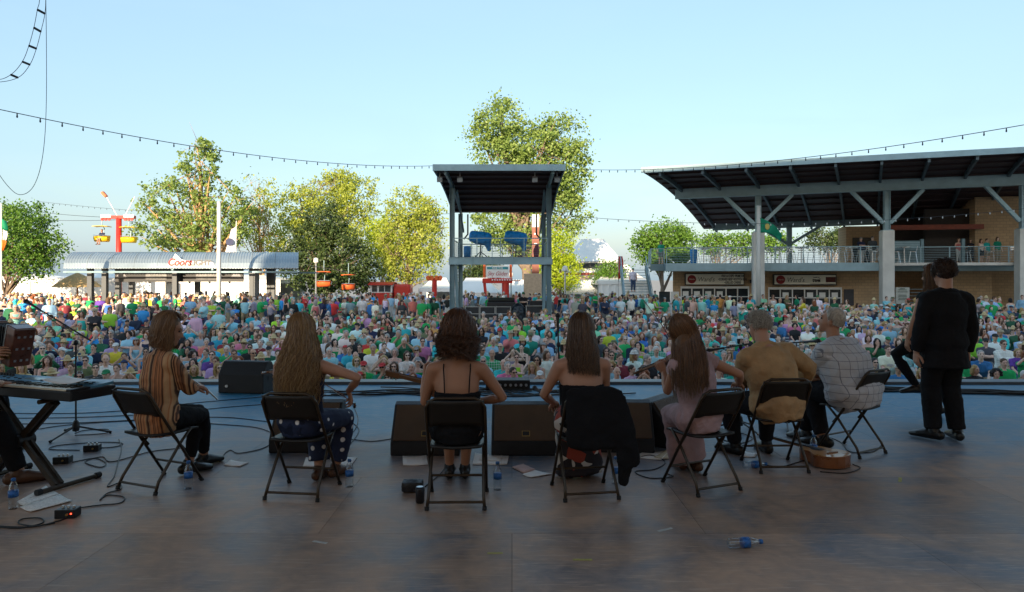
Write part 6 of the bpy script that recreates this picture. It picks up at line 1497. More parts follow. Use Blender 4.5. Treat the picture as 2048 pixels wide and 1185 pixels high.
PATW = {'plaid': 'checked ', 'floral': 'flowered ', 'logo': 'printed '}
TOPW = {'tee': 'T-shirt', 'long': 'long-sleeved shirt', 'tank': 'sleeveless top'}
HATC = {'cap': [('white', (.65, .65, .63)), ('green', (.01, .2, .07)), ('navy', (.015, .03, .09)), ('red', (.5, .03, .03)), ('black', (.015, .015, .015)), ('grey', (.25, .25, .25))], 'straw': [('straw', (.55, .42, .22))], 'bucket': [('white', (.62, .62, .58)), ('tan', (.4, .33, .22)), ('olive', (.14, .15, .08))]}
def person_obj(x, y, z, rz, sp, where, group):
    d = PROTO[sp['pose'], sp['male']]; f = d['fig']
    o = link('person', d['body'], None, (x, y, z), rz, rnd.choice(SKINS))
    s = rnd.uniform(.95, 1.04); o.scale = (s, s, s)
    t = link('tank_top' if sp['top'] == 'tank' else 'shirt', d[sp['top']], o, None, None, tuple(c * rnd.uniform(.85, 1.15) for c in TC[sp['col']]))
    pm_ = {'plaid': m_plaid, 'floral': m_floral, 'logo': m_logo}.get(sp.get('pat'))
    if pm_: t.material_slots[0].link = 'OBJECT'; t.material_slots[0].material = pm_
    bn, bc = rnd.choice(BC); bk = 'shorts' if rnd.random() < .5 else 'trousers'; link(bk, d[bk], o, None, None, bc)
    M = Matrix.Translation(f.hd) @ f.H.to_4x4() @ Matrix.Scale(f.sc, 4)
    words = ''
    if sp['hat']:
        cn, cc = sp.get('hatc') or rnd.choice(HATC[sp['hat']]); h = link({'cap': 'cap', 'straw': 'straw_hat', 'bucket': 'sun_hat'}[sp['hat']], HATS[sp['hat']], o, None, None, cc); h.matrix_local = M
        words = {'cap': cn + ' cap', 'straw': 'straw hat', 'bucket': cn + ' sun hat'}[sp['hat']]
        if sp['hair'] in ('long', 'bob', 'curly'): h = link('hair', HAIRS[sp['hair']], o, None, None, HC[sp['hc']]); h.matrix_local = M
        elif sp['hair']: h = link('hair', HAIRS['fringe'], o, None, None, HC[sp['hc']]); h.matrix_local = M
    else:
        h = link('hair', HAIRS[sp['hair']], o, None, None, HC[sp['hc']]); h.matrix_local = M
        words = {'short': 'short %s hair', 'fringe': 'bald crown', 'long': 'long %s hair', 'bob': '%s bob', 'curly': 'curly %s hair'}[sp['hair']]
        if '%s' in words: words = words % sp['hc']
    if sp['glass']: h = link('sunglasses', GLASS, o); h.matrix_local = M; words += ', sunglasses'
    tag(o, '%s, %s%s %s, %s' % (words, PATW.get(sp.get('pat'), ''), sp['col'], TOPW[sp['top']], where), 'person', group)
    return o
# ---- far crowd: the same people merged into one mass
FARP = {}
def arrays(me, ratio):
    o = bpy.data.objects.new('d', me); dm = o.modifiers.new('d', 'DECIMATE'); dm.ratio = ratio; t = evaluated_mesh(o); t.calc_loop_triangles()
    v = np.empty(len(t.vertices) * 3, np.float32); t.vertices.foreach_get('co', v); tr = np.empty(len(t.loop_triangles) * 3, np.int32); t.loop_triangles.foreach_get('vertices', tr)
    mi = np.empty(len(t.loop_triangles), np.int32); t.loop_triangles.foreach_get('material_index', mi); r = (v.reshape(-1, 3), tr.reshape(-1, 3), mi); bpy.data.meshes.remove(t); return r
def far_arrays(key, me, ratio):
    if key not in FARP: FARP[key] = arrays(me, ratio)
    return FARP[key]
FV, FT, FC, FN = [], [], [], 0
def far_person(x, y, z, rz, sp):
    global FN
    d = PROTO[sp['pose'], sp['male']]; f = d['fig']; s = rnd.uniform(.94, 1.04); Rz = np.array(Matrix.Rotation(rz, 3, 'Z')) * s
    def put(key, me, ratio, col, M=None, dark=True):
        global FN
        v, t, mi = far_arrays(key, me, ratio)
        if M is not None: v = v @ np.array(M)[:3, :3].T + np.array(M)[:3, 3]
        FV.append(v @ Rz.T + np.array((x, y, z))); FT.append(t + FN); c = np.tile(np.array((*col, 1), np.float32), (len(v), 1))
        if key[0] == 'body':
            c[np.unique(t[mi == 1])] = (.02, .012, .01, 1); c[np.unique(t[mi == 2])] = (.3, .1, .09, 1)
        FC.append(c); FN += len(v)
    k = (sp['pose'], sp['male']); tc_ = tuple(c * rnd.uniform(.8, 1.2) for c in TC[sp['col']])
    put(('body', k), d['body'], .045, rnd.choice(SKINS)); put((sp['top'], k), d[sp['top']], .04, tc_); bk = 'shorts' if rnd.random() < .5 else 'trousers'; put((bk, k), d[bk], .035, rnd.choice(BC)[1])
    M = Matrix.Translation(f.hd) @ f.H.to_4x4() @ Matrix.Scale(f.sc, 4)
    if sp['hat']: put(('hat', sp['hat']), HATS[sp['hat']], .12, rnd.choice(HATC[sp['hat']])[1], M)
    if not sp['hat'] or sp['hair'] in ('long', 'bob', 'curly'): put(('hair', sp['hair']), HAIRS[sp['hair']], .07, HC[sp['hc']], M)
    if sp['glass']: put(('g',), GLASS, .3, (.01, .01, .012), M)

# ---- placement
NROW = 19
def rowY(r): return 15.5 + .95 * r
def head_row(py):
    return min(range(NROW), key=lambda r: abs(HZ + (CH - (gz(rowY(r)) + 1.17)) * F / rowY(r) - py))
FIX = [(94, 727, 0, 'lap', 'tank', 'dark green', 'long', 'brown', None, 0), (134, 728, 0, 'lap', 'tee', 'lilac', 'bob', 'brown', 'straw', 0), (86, 707, 1, 'crossed', 'tee', 'kelly green', 'short', 'grey', None, 1), (213, 711, 0, 'lap', 'tank', 'olive', 'bob', 'blond', None, 0),
    (249, 711, 1, 'camera', 'tee', 'bright blue', 'short', 'brown', None, 0), (187, 694, 1, 'chin', 'tee', 'navy', 'short', 'black', None, 0), (102, 660, 0, 'lap', 'tank', 'tan', 'short', 'brown', None, 1), (161, 653, 1, 'crossed', 'tee', 'lime green', 'short', 'grey', None, 1),
    (178, 641, 1, 'crossed', 'tee', 'kelly green', 'short', 'grey', 'bucket', 0), (82, 641, 0, 'forward', 'tank', 'white', 'short', 'blond', None, 0), (208, 668, 1, 'camera', 'long', 'charcoal', 'short', 'brown', 'cap', 0), (61, 668, 0, 'turned', 'tank', 'white', 'bob', 'dark brown', None, 0),
    (226, 688, 0, 'lap', 'tee', 'lilac', 'short', 'red', None, 1), (258, 647, 1, 'forward', 'tee', 'blue', 'short', 'brown', 'cap', 0), (46, 651, 0, 'turned', 'tank', 'navy', 'long', 'blond', None, 1), (170, 728, 1, 'lap', 'long', 'olive', 'short', 'brown', None, 1),
    (712, 717, 1, 'lap', 'tee', 'light blue', 'fringe', 'grey', None, 0), (728, 740, 1, 'lap', 'tee', 'kelly green', 'short', 'grey', 'cap', 1), (765, 733, 1, 'chin', 'tee', 'emerald', 'short', 'grey', 'cap', 1), (789, 733, 0, 'lap', 'tee', 'dark green', 'bob', 'brown', None, 1),
    (825, 740, 1, 'lap', 'tee', 'blue', 'short', 'white', None, 0), (700, 708, 0, 'lap', 'tee', 'turquoise', 'short', 'brown', None, 0), (659, 708, 1, 'lap', 'tee', 'light blue', 'short', 'white', None, 0), (691, 692, 1, 'forward', 'tee', 'blue', 'short', 'brown', 'cap', 0),
    (720, 692, 0, 'lap', 'long', 'black', 'short', 'brown', None, 1), (780, 657, 0, 'crossed', 'long', 'black', 'long', 'black', None, 1), (757, 648, 0, 'lap', 'tee', 'white', 'short', 'white', None, 1), (677, 660, 1, 'lap', 'tee', 'white', 'short', 'brown', None, 0),
    (842, 636, 0, 'lap', 'tee', 'pink', 'bob', 'grey', 'bucket', 1), (769, 692, 1, 'camera', 'tee', 'charcoal', 'short', 'brown', None, 0), (670, 687, 0, 'turned', 'tank', 'kelly green', 'bob', 'black', None, 0), (633, 725, 0, 'lap', 'tee', 'grey', 'short', 'grey', 'cap', 0),
    (1275, 634, 1, 'lap', 'tee', 'coral', 'short', 'brown', 'straw', 1), (1303, 642, 1, 'lap', 'tee', 'charcoal', 'fringe', 'grey', None, 0), (1323, 653, 1, 'forward', 'tee', 'red', 'short', 'white', None, 1), (1251, 679, 0, 'lap', 'tee', 'kelly green', 'short', 'grey', None, 1),
    (1220, 697, 1, 'crossed', 'tee', 'dark green', 'short', 'brown', None, 0), (1271, 705, 0, 'forward', 'tee', 'light blue', 'long', 'grey', None, 0), (1286, 731, 0, 'lap', 'tee', 'black', 'long', 'brown', None, 0), (1263, 742, 0, 'turned', 'tee', 'lilac', 'short', 'dark brown', None, 0),
    (1222, 734, 0, 'lap', 'tee', 'light blue', 'curly', 'blond', None, 1), (1312, 707, 1, 'lap', 'long', 'light blue', 'short', 'white', None, 0), (1364, 666, 1, 'lap', 'tee', 'navy', 'fringe', 'grey', None, 1), (1234, 660, 0, 'lap', 'tee', 'turquoise', 'bob', 'grey', None, 1), (1274, 681, 0, 'lap', 'tee', 'lime green', 'short', 'brown', None, 0),
    (1182, 658, 0, 'lap', 'tank', 'yellow', 'bob', 'dark brown', None, 0), (1774, 701, 1, 'lap', 'tee', 'white', 'short', 'brown', None, 0), (1750, 727, 1, 'lap', 'tee', 'black', 'short', 'black', None, 1), (1793, 742, 1, 'lap', 'tee', 'blue', 'short', 'grey', 'cap', 1), (1798, 723, 0, 'turned', 'tee', 'grey', 'bob', 'dark brown', None, 0),
    (1795, 684, 0, 'lap', 'tank', 'dark green', 'long', 'brown', None, 0), (1774, 681, 1, 'lap', 'tee', 'navy', 'short', 'black', 'cap', 1), (1757, 660, 0, 'lap', 'tee', 'white', 'short', 'blond', 'cap', 1), (1728, 658, 0, 'lap', 'tee', 'lilac', 'short', 'brown', 'bucket', 0), (1990, 681, 1, 'lap', 'tee', 'white', 'short', 'brown', 'cap', 0),
    (1970, 688, 1, 'crossed', 'tee', 'charcoal', 'short', 'brown', 'cap', 1), (2032, 686, 0, 'forward', 'tee', 'orange', 'short', 'grey', 'cap', 0), (1989, 748, 0, 'lap', 'tee', 'navy', 'curly', 'black', None, 0), (2004, 729, 1, 'lap', 'tee', 'kelly green', 'short', 'brown', None, 0), (1949, 742, 0, 'turned', 'tee', 'black', 'bob', 'blond', None, 0),
    (1958, 715, 1, 'forward', 'tee', 'blue', 'short', 'grey', None, 0), (1852, 731, 0, 'turned', 'tank', 'black', 'long', 'blond', None, 0), (1025, 708, 0, 'camera', 'tank', 'grey', 'long', 'brown', None, 0), (1045, 690, 0, 'lap', 'tee', 'dark green', 'bob', 'brown', 'straw', 0), (1075, 722, 0, 'lap', 'tank', 'lilac', 'bob', 'dark brown', None, 1), (1090, 690, 1, 'lap', 'tee', 'light blue', 'fringe', 'grey', None, 0)]
seats = []      # (row, x, spec)
for (px, py, male, pose, top, col, hr, hc, hat, gl) in FIX:
    r = head_row(py); seats.append((r, (px - 1024) * rowY(r) / F, dict(male=bool(male), pose=pose, top=top, col=col, hair=hr, hc=hc, hat=hat, glass=bool(gl), pat='logo' if (px + py) % 5 == 0 else None)))
AISLES = (-11.2, 10.2)
for r in range(NROW):
    Y = rowY(r); half = .78 * Y + .4; x = -half + rnd.uniform(0, .4)
    while x < half:
        x += rnd.uniform(.50, .66); pxl = 1024 + x * F / Y
        if any(abs(x - a) < .55 for a in AISLES): continue
        occ = .90
        if pxl > 1640: occ = .50 if r < 9 else .68
        if r >= 11 and pxl < 500: continue
        if r >= 15 and 895 < pxl < 1110: occ = .75
        if rnd.random() > occ: continue
        if any(q[0] == r and abs(q[1] - x) < .50 for q in seats[:len(FIX)]): continue
        if any(q[0] == r - 1 and abs(q[1] - x) < .22 for q in seats[:len(FIX)] ): x += .2
        seats.append((r, x, rand_spec()))
seats.sort(key=lambda s: (s[0], s[1]))
byrow = {}
for s in seats: byrow.setdefault(s[0], []).append(s)
n_ind = 0; SEATED_MAX = 262
for r in range(NROW):
    for i, (r_, x, sp) in enumerate(byrow.get(r, [])):
        Y = rowY(r) + rnd.uniform(-.05, .05); rz = math.pi + math.atan2(x, Y) * .55 * -1 + rnd.uniform(-.25, .25)
        if n_ind < SEATED_MAX:
            person_obj(x, Y, gz(rowY(r)), rz, sp, '%s row, %s from left' % (ORD[r], nth(i)), 'audience seated on the benches'); n_ind += 1
        else: far_person(x, Y, gz(rowY(r)), rz, sp)
# ---- standing people near the counters, hedges and bar: individuals
def stander(px, py, Y, male, pose, top, col, hr, hc, hat, gl, face, where, pat=None):
    p = P(px, py, Y); person_obj(p.x, Y, gz(Y), R(face), dict(male=bool(male), pose=pose, top=top, col=col, hair=hr, hc=hc, hat=hat, glass=bool(gl), pat=pat), where, 'people standing behind the seats')
ST_ = [(1120, 600, 46, 0, 'stand', 'tank', 'black', 'bob', 'brown', None, 0, 120, 'standing right of the tower in the plaza'), (1262, 590, 45, 1, 'folded', 'tee', 'white', 'short', 'white', 'cap', 0, 40, 'standing below the pavilion stairs'),
    (1350, 588, 45.3, 1, 'cup', 'tee', 'dark green', 'short', 'black', None, 0, 100, 'standing at the white door of the pavilion'), (1370, 592, 45.4, 0, 'stand', 'tee', 'yellow', 'short', 'brown', 'cap', 0, 10, 'in the queue at the left serving window'), (1384, 592, 45.2, 1, 'folded', 'tee', 'tan', 'short', 'brown', None, 1, 150, 'in the queue at the left serving window', 'floral'),
    (1399, 590, 45.6, 1, 'stand', 'tee', 'teal', 'short', 'grey', 'bucket', 0, 0, 'in the queue at the left serving window'), (1412, 592, 45.0, 1, 'stand', 'tee', 'olive', 'short', 'brown', 'cap', 0, -20, 'in the queue at the left serving window'), (1425, 592, 45.6, 0, 'cup', 'tank', 'coral', 'bob', 'blond', 'bucket', 0, 40, 'in the queue at the left serving window'),
    (1440, 592, 45.5, 1, 'stand', 'tee', 'orange', 'short', 'dark brown', None, 0, 0, 'in the queue at the left serving window'), (1453, 592, 45.2, 0, 'stand', 'tank', 'black', 'long', 'blond', None, 0, 10, 'in the queue at the left serving window'), (1482, 598, 44, 0, 'folded', 'tank', 'navy', 'bob', 'brown', None, 1, 170, 'standing left of the pole with the green flag'),
    (1502, 597, 43.6, 1, 'stand', 'tee', 'turquoise', 'short', 'brown', 'straw', 0, 0, 'standing left of the pole with the green flag'), (1526, 592, 43.6, 1, 'folded', 'tee', 'mint green', 'short', 'brown', None, 0, 180, 'standing right of the pole behind the hedge'), (1546, 595, 43.6, 0, 'cup', 'tank', 'white', 'long', 'brown', None, 1, 170, 'standing behind the hedge by the right window'),
    (1574, 596, 43.8, 0, 'folded', 'tee', 'olive', 'long', 'blond', None, 0, 190, 'standing behind the hedge by the right window'), (1593, 599, 43.8, 0, 'stand', 'tee', 'emerald', 'bob', 'black', None, 0, 90, 'standing behind the hedge by the right window'), (1605, 604, 40.8, 0, 'stand', 'tank', 'turquoise', 'long', 'brown', None, 0, 60, 'standing in front of the hedge', 'floral'), (1635, 605, 40.9, 1, 'cup', 'tee', 'white', 'short', 'brown', 'cap', 0, 130, 'standing in front of the hedge'),
    (1773, 597, 41.8, 1, 'folded', 'tee', 'light blue', 'short', 'brown', None, 0, 180, 'standing at the pavilion pier'), (1962, 602, 41.5, 1, 'stand', 'tee', 'light blue', 'short', 'white', None, 0, 160, 'standing right of the suited man behind the hedge'), (1998, 606, 41.2, 0, 'cup', 'tee', 'red', 'bob', 'blond', None, 0, 200, 'standing behind the right-hand hedge', 'floral'), (2044, 600, 41.5, 1, 'stand', 'long', 'light blue', 'short', 'brown', None, 0, 150, 'standing at the right picture edge'),
    (636, 598, 39, 1, 'folded', 'tee', 'lime green', 'short', 'grey', None, 1, 180, 'standing left of the red trolley'), (660, 592, 40, 0, 'stand', 'tank', 'blue', 'bob', 'brown', None, 1, 185, 'standing left of the red trolley'), (684, 596, 38, 0, 'cup', 'tee', 'kelly green', 'bob', 'black', None, 0, 250, 'standing left of the red trolley'), (700, 594, 38.4, 1, 'stand', 'tee', 'emerald', 'short', 'brown', None, 0, 10, 'standing left of the red trolley'),
    (724, 590, 39, 1, 'stand', 'tee', 'white', 'short', 'black', None, 0, 20, 'standing before the red trolley'), (740, 588, 40, 0, 'stand', 'tee', 'orange', 'short', 'brown', None, 0, 30, 'standing before the red trolley'), (868, 594, 37.4, 1, 'stand', 'tee', 'dark green', 'short', 'brown', 'cap', 0, 0, 'standing left of the tower leg', 'logo'),
    (173, 590, 47, 1, 'stand', 'tee', 'maroon', 'short', 'brown', None, 0, 10, 'standing left of the bar counter'), (150, 596, 44, 0, 'cup', 'tee', 'pink', 'long', 'brown', None, 1, 160, 'standing left of the bar with jeans'), (83, 592, 44, 1, 'folded', 'tee', 'olive', 'short', 'brown', 'cap', 1, 170, 'standing at the far left of the plaza'), (277, 594, 47, 1, 'stand', 'tank', 'white', 'short', 'white', None, 0, 60, 'standing at the bar front'),
    (289, 600, 46.5, 0, 'stand', 'tank', 'coral', 'short', 'blond', None, 0, 30, 'standing at the bar front'), (302, 598, 46.4, 0, 'stand', 'tank', 'yellow', 'bob', 'blond', None, 0, -30, 'standing at the bar front'), (245, 596, 47, 1, 'stand', 'tee', 'navy', 'fringe', 'grey', None, 0, 60, 'standing at the bar front'), (500, 600, 41, 0, 'stand', 'tank', 'white', 'bob', 'blond', None, 0, 150, 'standing right of the hedge before the bar'), (518, 597, 41.3, 0, 'folded', 'tee', 'tan', 'bob', 'brown', None, 0, 200, 'standing right of the hedge before the bar')]
for i, a in enumerate(ST_):
    a = list(a); pat = a.pop() if len(a) == 14 else None
    stander(*a, pat)
# two on the stairs, some on the upper deck, the technician, one chairlift rider
for (px, v, male, pose, top, col, hr, hc, hat, gl, face, wh) in ((1722, 1.4, 1, 'folded', 'tee', 'navy', 'short', 'brown', 'cap', 0, 180, 'at the upper deck rail by the pier'), (1745, 1.2, 1, 'stand', 'tee', 'charcoal', 'short', 'black', None, 1, 175, 'at the upper deck rail by the pier'), (1917, 2.7, 0, 'cup', 'tank', 'coral', 'bob', 'brown', None, 0, 170, 'at the right upper deck rail'),
        (1941, 2.7, 0, 'folded', 'tee', 'black', 'bob', 'brown', None, 0, 160, 'at the right upper deck rail'), (1962, 2.8, 0, 'cup', 'tank', 'white', 'long', 'brown', None, 0, 190, 'at the right upper deck rail'), (1974, 2.9, 1, 'stand', 'tee', 'teal', 'short', 'brown', None, 0, 200, 'at the right upper deck rail'), (1995, 2.7, 0, 'stand', 'tee', 'emerald', 'bob', 'brown', None, 0, 180, 'at the right upper deck rail'), (1322, 2.6, 0, 'stand', 'tee', 'emerald', 'long', 'black', None, 0, 150, 'at the left corner of the upper deck')):
    c = dz(ux(px, v), v); person_obj(c[0], c[1], c[2], R(face), dict(male=bool(male), pose=pose, top=top, col=col, hair=hr, hc=hc, hat=hat, glass=bool(gl), pat=None), wh, 'people on the pavilion deck')
s_ = ST.location; person_obj(s_.x - .2, s_.y + 1.1, PZ + 1.83, R(185), dict(male=True, pose='stand', top='tee', col='white', hair='short', hc='brown', hat='cap', glass=False, pat='logo'), 'walking down the pavilion stairs', 'people on the stairs')
person_obj(.65, 39.15, gz(38) + .22, R(180), dict(male=True, pose='folded', top='tee', col='black', hair='short', hc='black', hat='cap', glass=True, pat=None), 'sound technician at the desk under the tower', 'people at the mixing desk')
lp = LC1.location; person_obj(lp.x, lp.y + .05, lp.z - .28, R(170), dict(male=True, pose='lap', top='tee', col='navy', hair='short', hc='brown', hat=None, glass=False, pat=None), 'riding the yellow chairlift chair', 'chairlift riders')
# ---- standing mass further back
for _ in range(430):
    for _t in range(8):
        Y = rnd.uniform(35, 56); px = rnd.uniform(-10, 2055); x = (px - 1024) * Y / F
        if 885 < px < 1125 and Y < 45: continue
        if px > 1320 and Y > 43: continue
        if px > 1480 and Y > 39: continue
        if px < 560 and 46.5 < Y < 52.5 and px > 120: continue
        if px > 1460 and rnd.random() < .5: continue
        break
    else: continue
    far_person(x, Y, gz(Y), rnd.uniform(0, 6.28), rand_spec(True))
for _ in range(60):      # behind and at the bar counters
    px = rnd.uniform(200, 545); Y = rnd.choice([rnd.uniform(49, 51), rnd.uniform(52.5, 55), rnd.uniform(46.6, 47.2)]); far_person((px - 1024) * Y / F, Y, gz(Y), rnd.uniform(0, 6.28), rand_spec(True))
# people seated at tables in the left and right plazas
tabs = [(70, 30.5), (190, 32), (300, 31), (380, 34), (450, 30), (120, 36), (250, 37), (30, 34), (420, 38), (1650, 37.5), (1560, 38.5), (1800, 37), (1720, 38.8), (1985, 36.5)]
m_tabr = mat('red_tablecloth', (.42, .025, .03), .7)
k_ = 0
for (px, Y) in tabs:
    x = (px - 1024) * Y / F; g = gz(Y)
    t = empty('picnic_table', (x, Y, g), rnd.uniform(-.2, .2), None, 'table', 'picnic tables in the plazas')
    side = 'left plaza' if px < 1000 else 'right plaza'; t['label'] = 'red-topped picnic table in the %s, %s from the left' % (side, nth(sorted(q_[0] for q_ in tabs).index(px)))
    bevel(MB().bx((-.9, -.38, .72), (.9, .38, .76)).build('top', m_tabr, t), .01)
    for sx in (-1, 1): MB().tube([(sx * .6, -.25, 0), (sx * .6, .25, .72)], .025, 6).build('leg', m_alu, t); MB().tube([(sx * .6, .25, 0), (sx * .6, -.25, .72)], .025, 6).build('leg', m_alu, t)
    for i in range(4):
        c = MB().lathe([(.035, 0), (.045, .13), (.04, .14)], n=8); o = c.build('paper_cup', mat('cup_%d' % (i % 3), [(.6, .6, .55), (.5, .35, .03), (.1, .3, .1)][i % 3], .5), None, False, (x - .6 + .4 * i + rnd.uniform(-.1, .1), Y + rnd.uniform(-.2, .2), g + .762))
        tag(o, 'paper cup on the %s red picnic table, %s along it' % (nth(sorted(q_[0] for q_ in tabs).index(px)), ORD[i]), 'cup', 'cups on the picnic tables')
    for i in range(6):
        xx = -1.1 + .44 * i; far_person(x + xx, Y + (.75 if i % 2 else -.75), g, (math.pi if rnd.random() < .6 else rnd.uniform(0, 6.28)), rand_spec())
for _ in range(75):
    px = rnd.uniform(-10, 480); Y = rnd.uniform(27, 40); far_person((px - 1024) * Y / F, Y, gz(Y), math.pi + rnd.uniform(-.7, .7), rand_spec(rnd.random() < .3))
for _ in range(60):
    px = rnd.uniform(1480, 2050); Y = rnd.uniform(34, 39.3); far_person((px - 1024) * Y / F, Y, gz(Y), math.pi + rnd.uniform(-.7, .7), rand_spec(rnd.random() < .15))
V_ = np.concatenate(FV).astype(np.float32); T_ = np.concatenate(FT).astype(np.int32); C_ = np.concatenate(FC)
me = bpy.data.meshes.new('crowd'); me.vertices.add(len(V_)); me.vertices.foreach_set('co', V_.ravel()); me.loops.add(T_.size); me.loops.foreach_set('vertex_index', T_.ravel()); me.polygons.add(len(T_))
me.polygons.foreach_set('loop_start', np.arange(0, T_.size, 3)); me.polygons.foreach_set('loop_total', np.full(len(T_), 3)); me.update(calc_edges=True)
ca = me.color_attributes.new('tint', 'FLOAT_COLOR', 'POINT'); ca.data.foreach_set('color', C_.astype(np.float32).ravel()); me.polygons.foreach_set('use_smooth', [True] * len(T_))
m_cr, n, l, b = new_nodes('crowd_clothes'); at = n.new('ShaderNodeAttribute'); at.attribute_name = 'tint'; l.new(at.outputs['Color'], b.inputs['Base Color']); b.inputs['Roughness'].default_value = .8
me.materials.append(m_cr); tag(link('crowd', me), 'dense far crowd of seated and standing festival people', 'crowd', None, 'stuff')
print('individual seated', n_ind, 'seats', len(seats), 'crowd tris', len(T_))
# ---- aluminium benches
m_bench = mat('bench_aluminium', (.42, .46, .48), .4, .5, .12, 3)
for r in range(NROW):
    Y = rowY(r); g = gz(Y); half = .79 * Y + 1
    for (a, c, nm) in ((-half, AISLES[0] - .5, 'left'), (AISLES[0] + .5, AISLES[1] - .5, 'middle'), (AISLES[1] + .5, half, 'right')):
        if c - a < 1: continue
        if nm == 'left' and r >= 11: continue
        o = empty('bleacher_bench', ((a + c) / 2, Y, g), 0, 'long silver bleacher bench in the %s block, %s row from the stage' % (nm, ORD[r]), 'bench', 'bleacher benches'); hw = (c - a) / 2
        for dy in (-.14, .14): MB().bx((-hw, dy - .125, .395), (hw, dy + .125, .432)).build('seat_plank', m_bench, o)
        MB().bx((-hw, -.55, .06), (hw, -.30, .09)).build('foot_plank', m_bench, o)
        for i in range(int(hw) + 1):
            xx = -hw + .3 + (2 * hw - .6) * i / max(1, int(hw)); MB().bx((xx - .03, -.24, 0), (xx + .03, .24, .394)).build('support', m_teal, o)
# ================================================================ things on the stage
m_grille = mat('speaker_grille_brown', (.115, .066, .034), .6, .1, .25, 5, .6, 240)
m_cab = mat('speaker_cabinet', (.014, .014, .016), .5, 0, .25, 9, .25, 90)
m_gold = mat('gold_badge', (.40, .26, .09), .35, .6)
def wedge(x, y, rz, lab, wd=.63):
    o = empty('stage_monitor', (x, y, 0), R(rz), lab, 'stage monitor', 'wedge monitors'); h = wd / 2
    prof = [(0, 0), (0, .125), (.245, .425), (.31, .445), (.36, .435), (.50, .26), (.50, 0)]
    q = MB().prism([(-h, a, b) for a, b in prof], (0, 0, 0), (wd, 0, 0)); bevel(q.build('cabinet', m_cab, o), .012, 2)
    d = Vector((0, .245, .30)).normalized(); n_ = Vector((0, -d.z, d.y)); M = Matrix((Vector((1, 0, 0)), d, n_)).transposed()
    c = Vector((0, .1225, .275)) + n_ * .008
    bevel(MB().box(c, (wd - .05, .365, .014), M).build('grille', m_grille, o), .004)
    MB().box(c - d * .115 + n_ * .009, (.075, .055, .006), M).build('badge', m_gold, o); MB().box(c - d * .115 + n_ * .0125, (.06, .04, .003), M).build('badge_face', m_cab, o)
    for sx in (-1, 1): MB().box((sx * (h + .002), .30, .2), (.006, .13, .06)).build('side_handle', m_blackp, o)
    MB().tube([(h * .6, .505, .1), (h * .6, .52, .1)], .02, 10).build('socket', m_alu, o)
    return o
wedge(-1.93, 6.30, 2, 'wedge monitor in front of the wavy-haired woman'); wedge(-.79, 6.19, 0, 'wedge monitor left of the curly-haired woman'); wedge(.127, 6.19, 0, 'wedge monitor between the two middle women'); wedge(1.0, 6.30, -4, 'wedge monitor right of the jacketed chair')
wedge(1.72, 6.65, 52, 'wedge monitor turned sideways before the fiddler in mauve'); wedge(-3.75, 10.1, 172, 'wedge monitor at the stage lip facing the crowd, seen from behind', .68)
o = empty('stage_box', (-.06, 10.0, 0), 0, 'low black connector box at the stage lip behind the curly-haired woman', 'stage box'); bevel(MB().bx((-.32, -.15, 0), (.32, .15, .15)).build('case', m_cab, o), .01)
for i in range(8): MB().tube([(-.26 + .075 * i, -.151, .08), (-.26 + .075 * i, -.165, .08)], .02, 10).build('socket', m_alu, o)
# ---- keyboard on X stand
KB = empty('stage_keyboard', (-3.80, 5.42, .70), R(-20), 'blue-topped stage keyboard on a stand at the left picture edge', 'keyboard')
m_kb = mat('keyboard_top_blue', (.10, .30, .46), .35, .1, .1, 6)
bevel(MB().bx((-.66, -.19, 0), (.66, .19, .075)).build('case', m_blackp, KB), .01)
MB().box((0, .075, .085), (1.28, .22, .02), Matrix.Rotation(R(5), 3, 'X')).build('control_panel', m_kb, KB)
MB().bx((-.66, -.19, .0755), (-.615, -.03, .092)).build('end_block', m_blackp, KB); MB().bx((.615, -.19, .0755), (.66, -.03, .092)).build('end_block', m_blackp, KB)
m_key = mat('ivory_key', (.72, .66, .52), .3); m_keyb = mat('black_key', (.012, .012, .012), .3); nk = 44; kw = 1.226 / nk
km = MB().bx((-kw / 2 + .0007, -.185, .0762), (kw / 2 - .0007, -.038, .090)).mesh('white_key', m_key); bm_ = MB().bx((-.006, -.13, .0905), (.006, -.038, .101)).mesh('black_key', m_keyb)
for i in range(nk):
    link('white_key', km, KB, (-.613 + kw * (i + .5), 0, 0))
    if i % 7 not in (2, 6) and i < nk - 1: link('black_key', bm_, KB, (-.613 + kw * (i + 1), 0, 0))
MB().box((-.10, .085, .0975), (.20, .07, .004), Matrix.Rotation(R(5), 3, 'X')).build('display', mat('lcd', (.25, .38, .42), .2), KB)
for i in range(22): MB().box((-.5 + .045 * i + (.24 if i > 6 else 0) * 0 + (.0 if i < 8 else .12), .05 + .03 * (i % 3), .098), (.028, .012, .006), Matrix.Rotation(R(5), 3, 'X')).build('button', m_blackp, KB)
for i in range(6): MB().lathe([(.012, 0), (.010, .022)], (-.6 + .035 * i, .13, .10), 10).build('knob', m_blackp, KB)
KS = empty('keyboard_stand', (-3.80, 5.42, 0), R(-20), 'black double X-frame stand under the keyboard', 'keyboard stand')
for sx in (-1, 1):
    for dy in (-.10, -.05):
        MB().beam((sx * .38, dy, .03), (-sx * .34, dy, .665), .022, .045).build('leg_bar', m_chair, KS)
    MB().tube([(sx * .40, -.24, .022), (sx * .40, .24, .022)], .019, 10).build('foot_bar', m_chair, KS)
    for yy in (-.24, .24): MB().tube([(sx * .40, yy - .02, .024), (sx * .40, yy + .02, .024)], .024, 10).build('foot_cap', m_rub, KS)
    MB().tube([(sx * .34, -.2, .682), (sx * .34, .2, .682)], .017, 10).build('top_bar', m_chair, KS)
MB().tube([(0, -.14, .345), (0, -.01, .345)], .05, 14).build('pivot', m_blackp, KS)
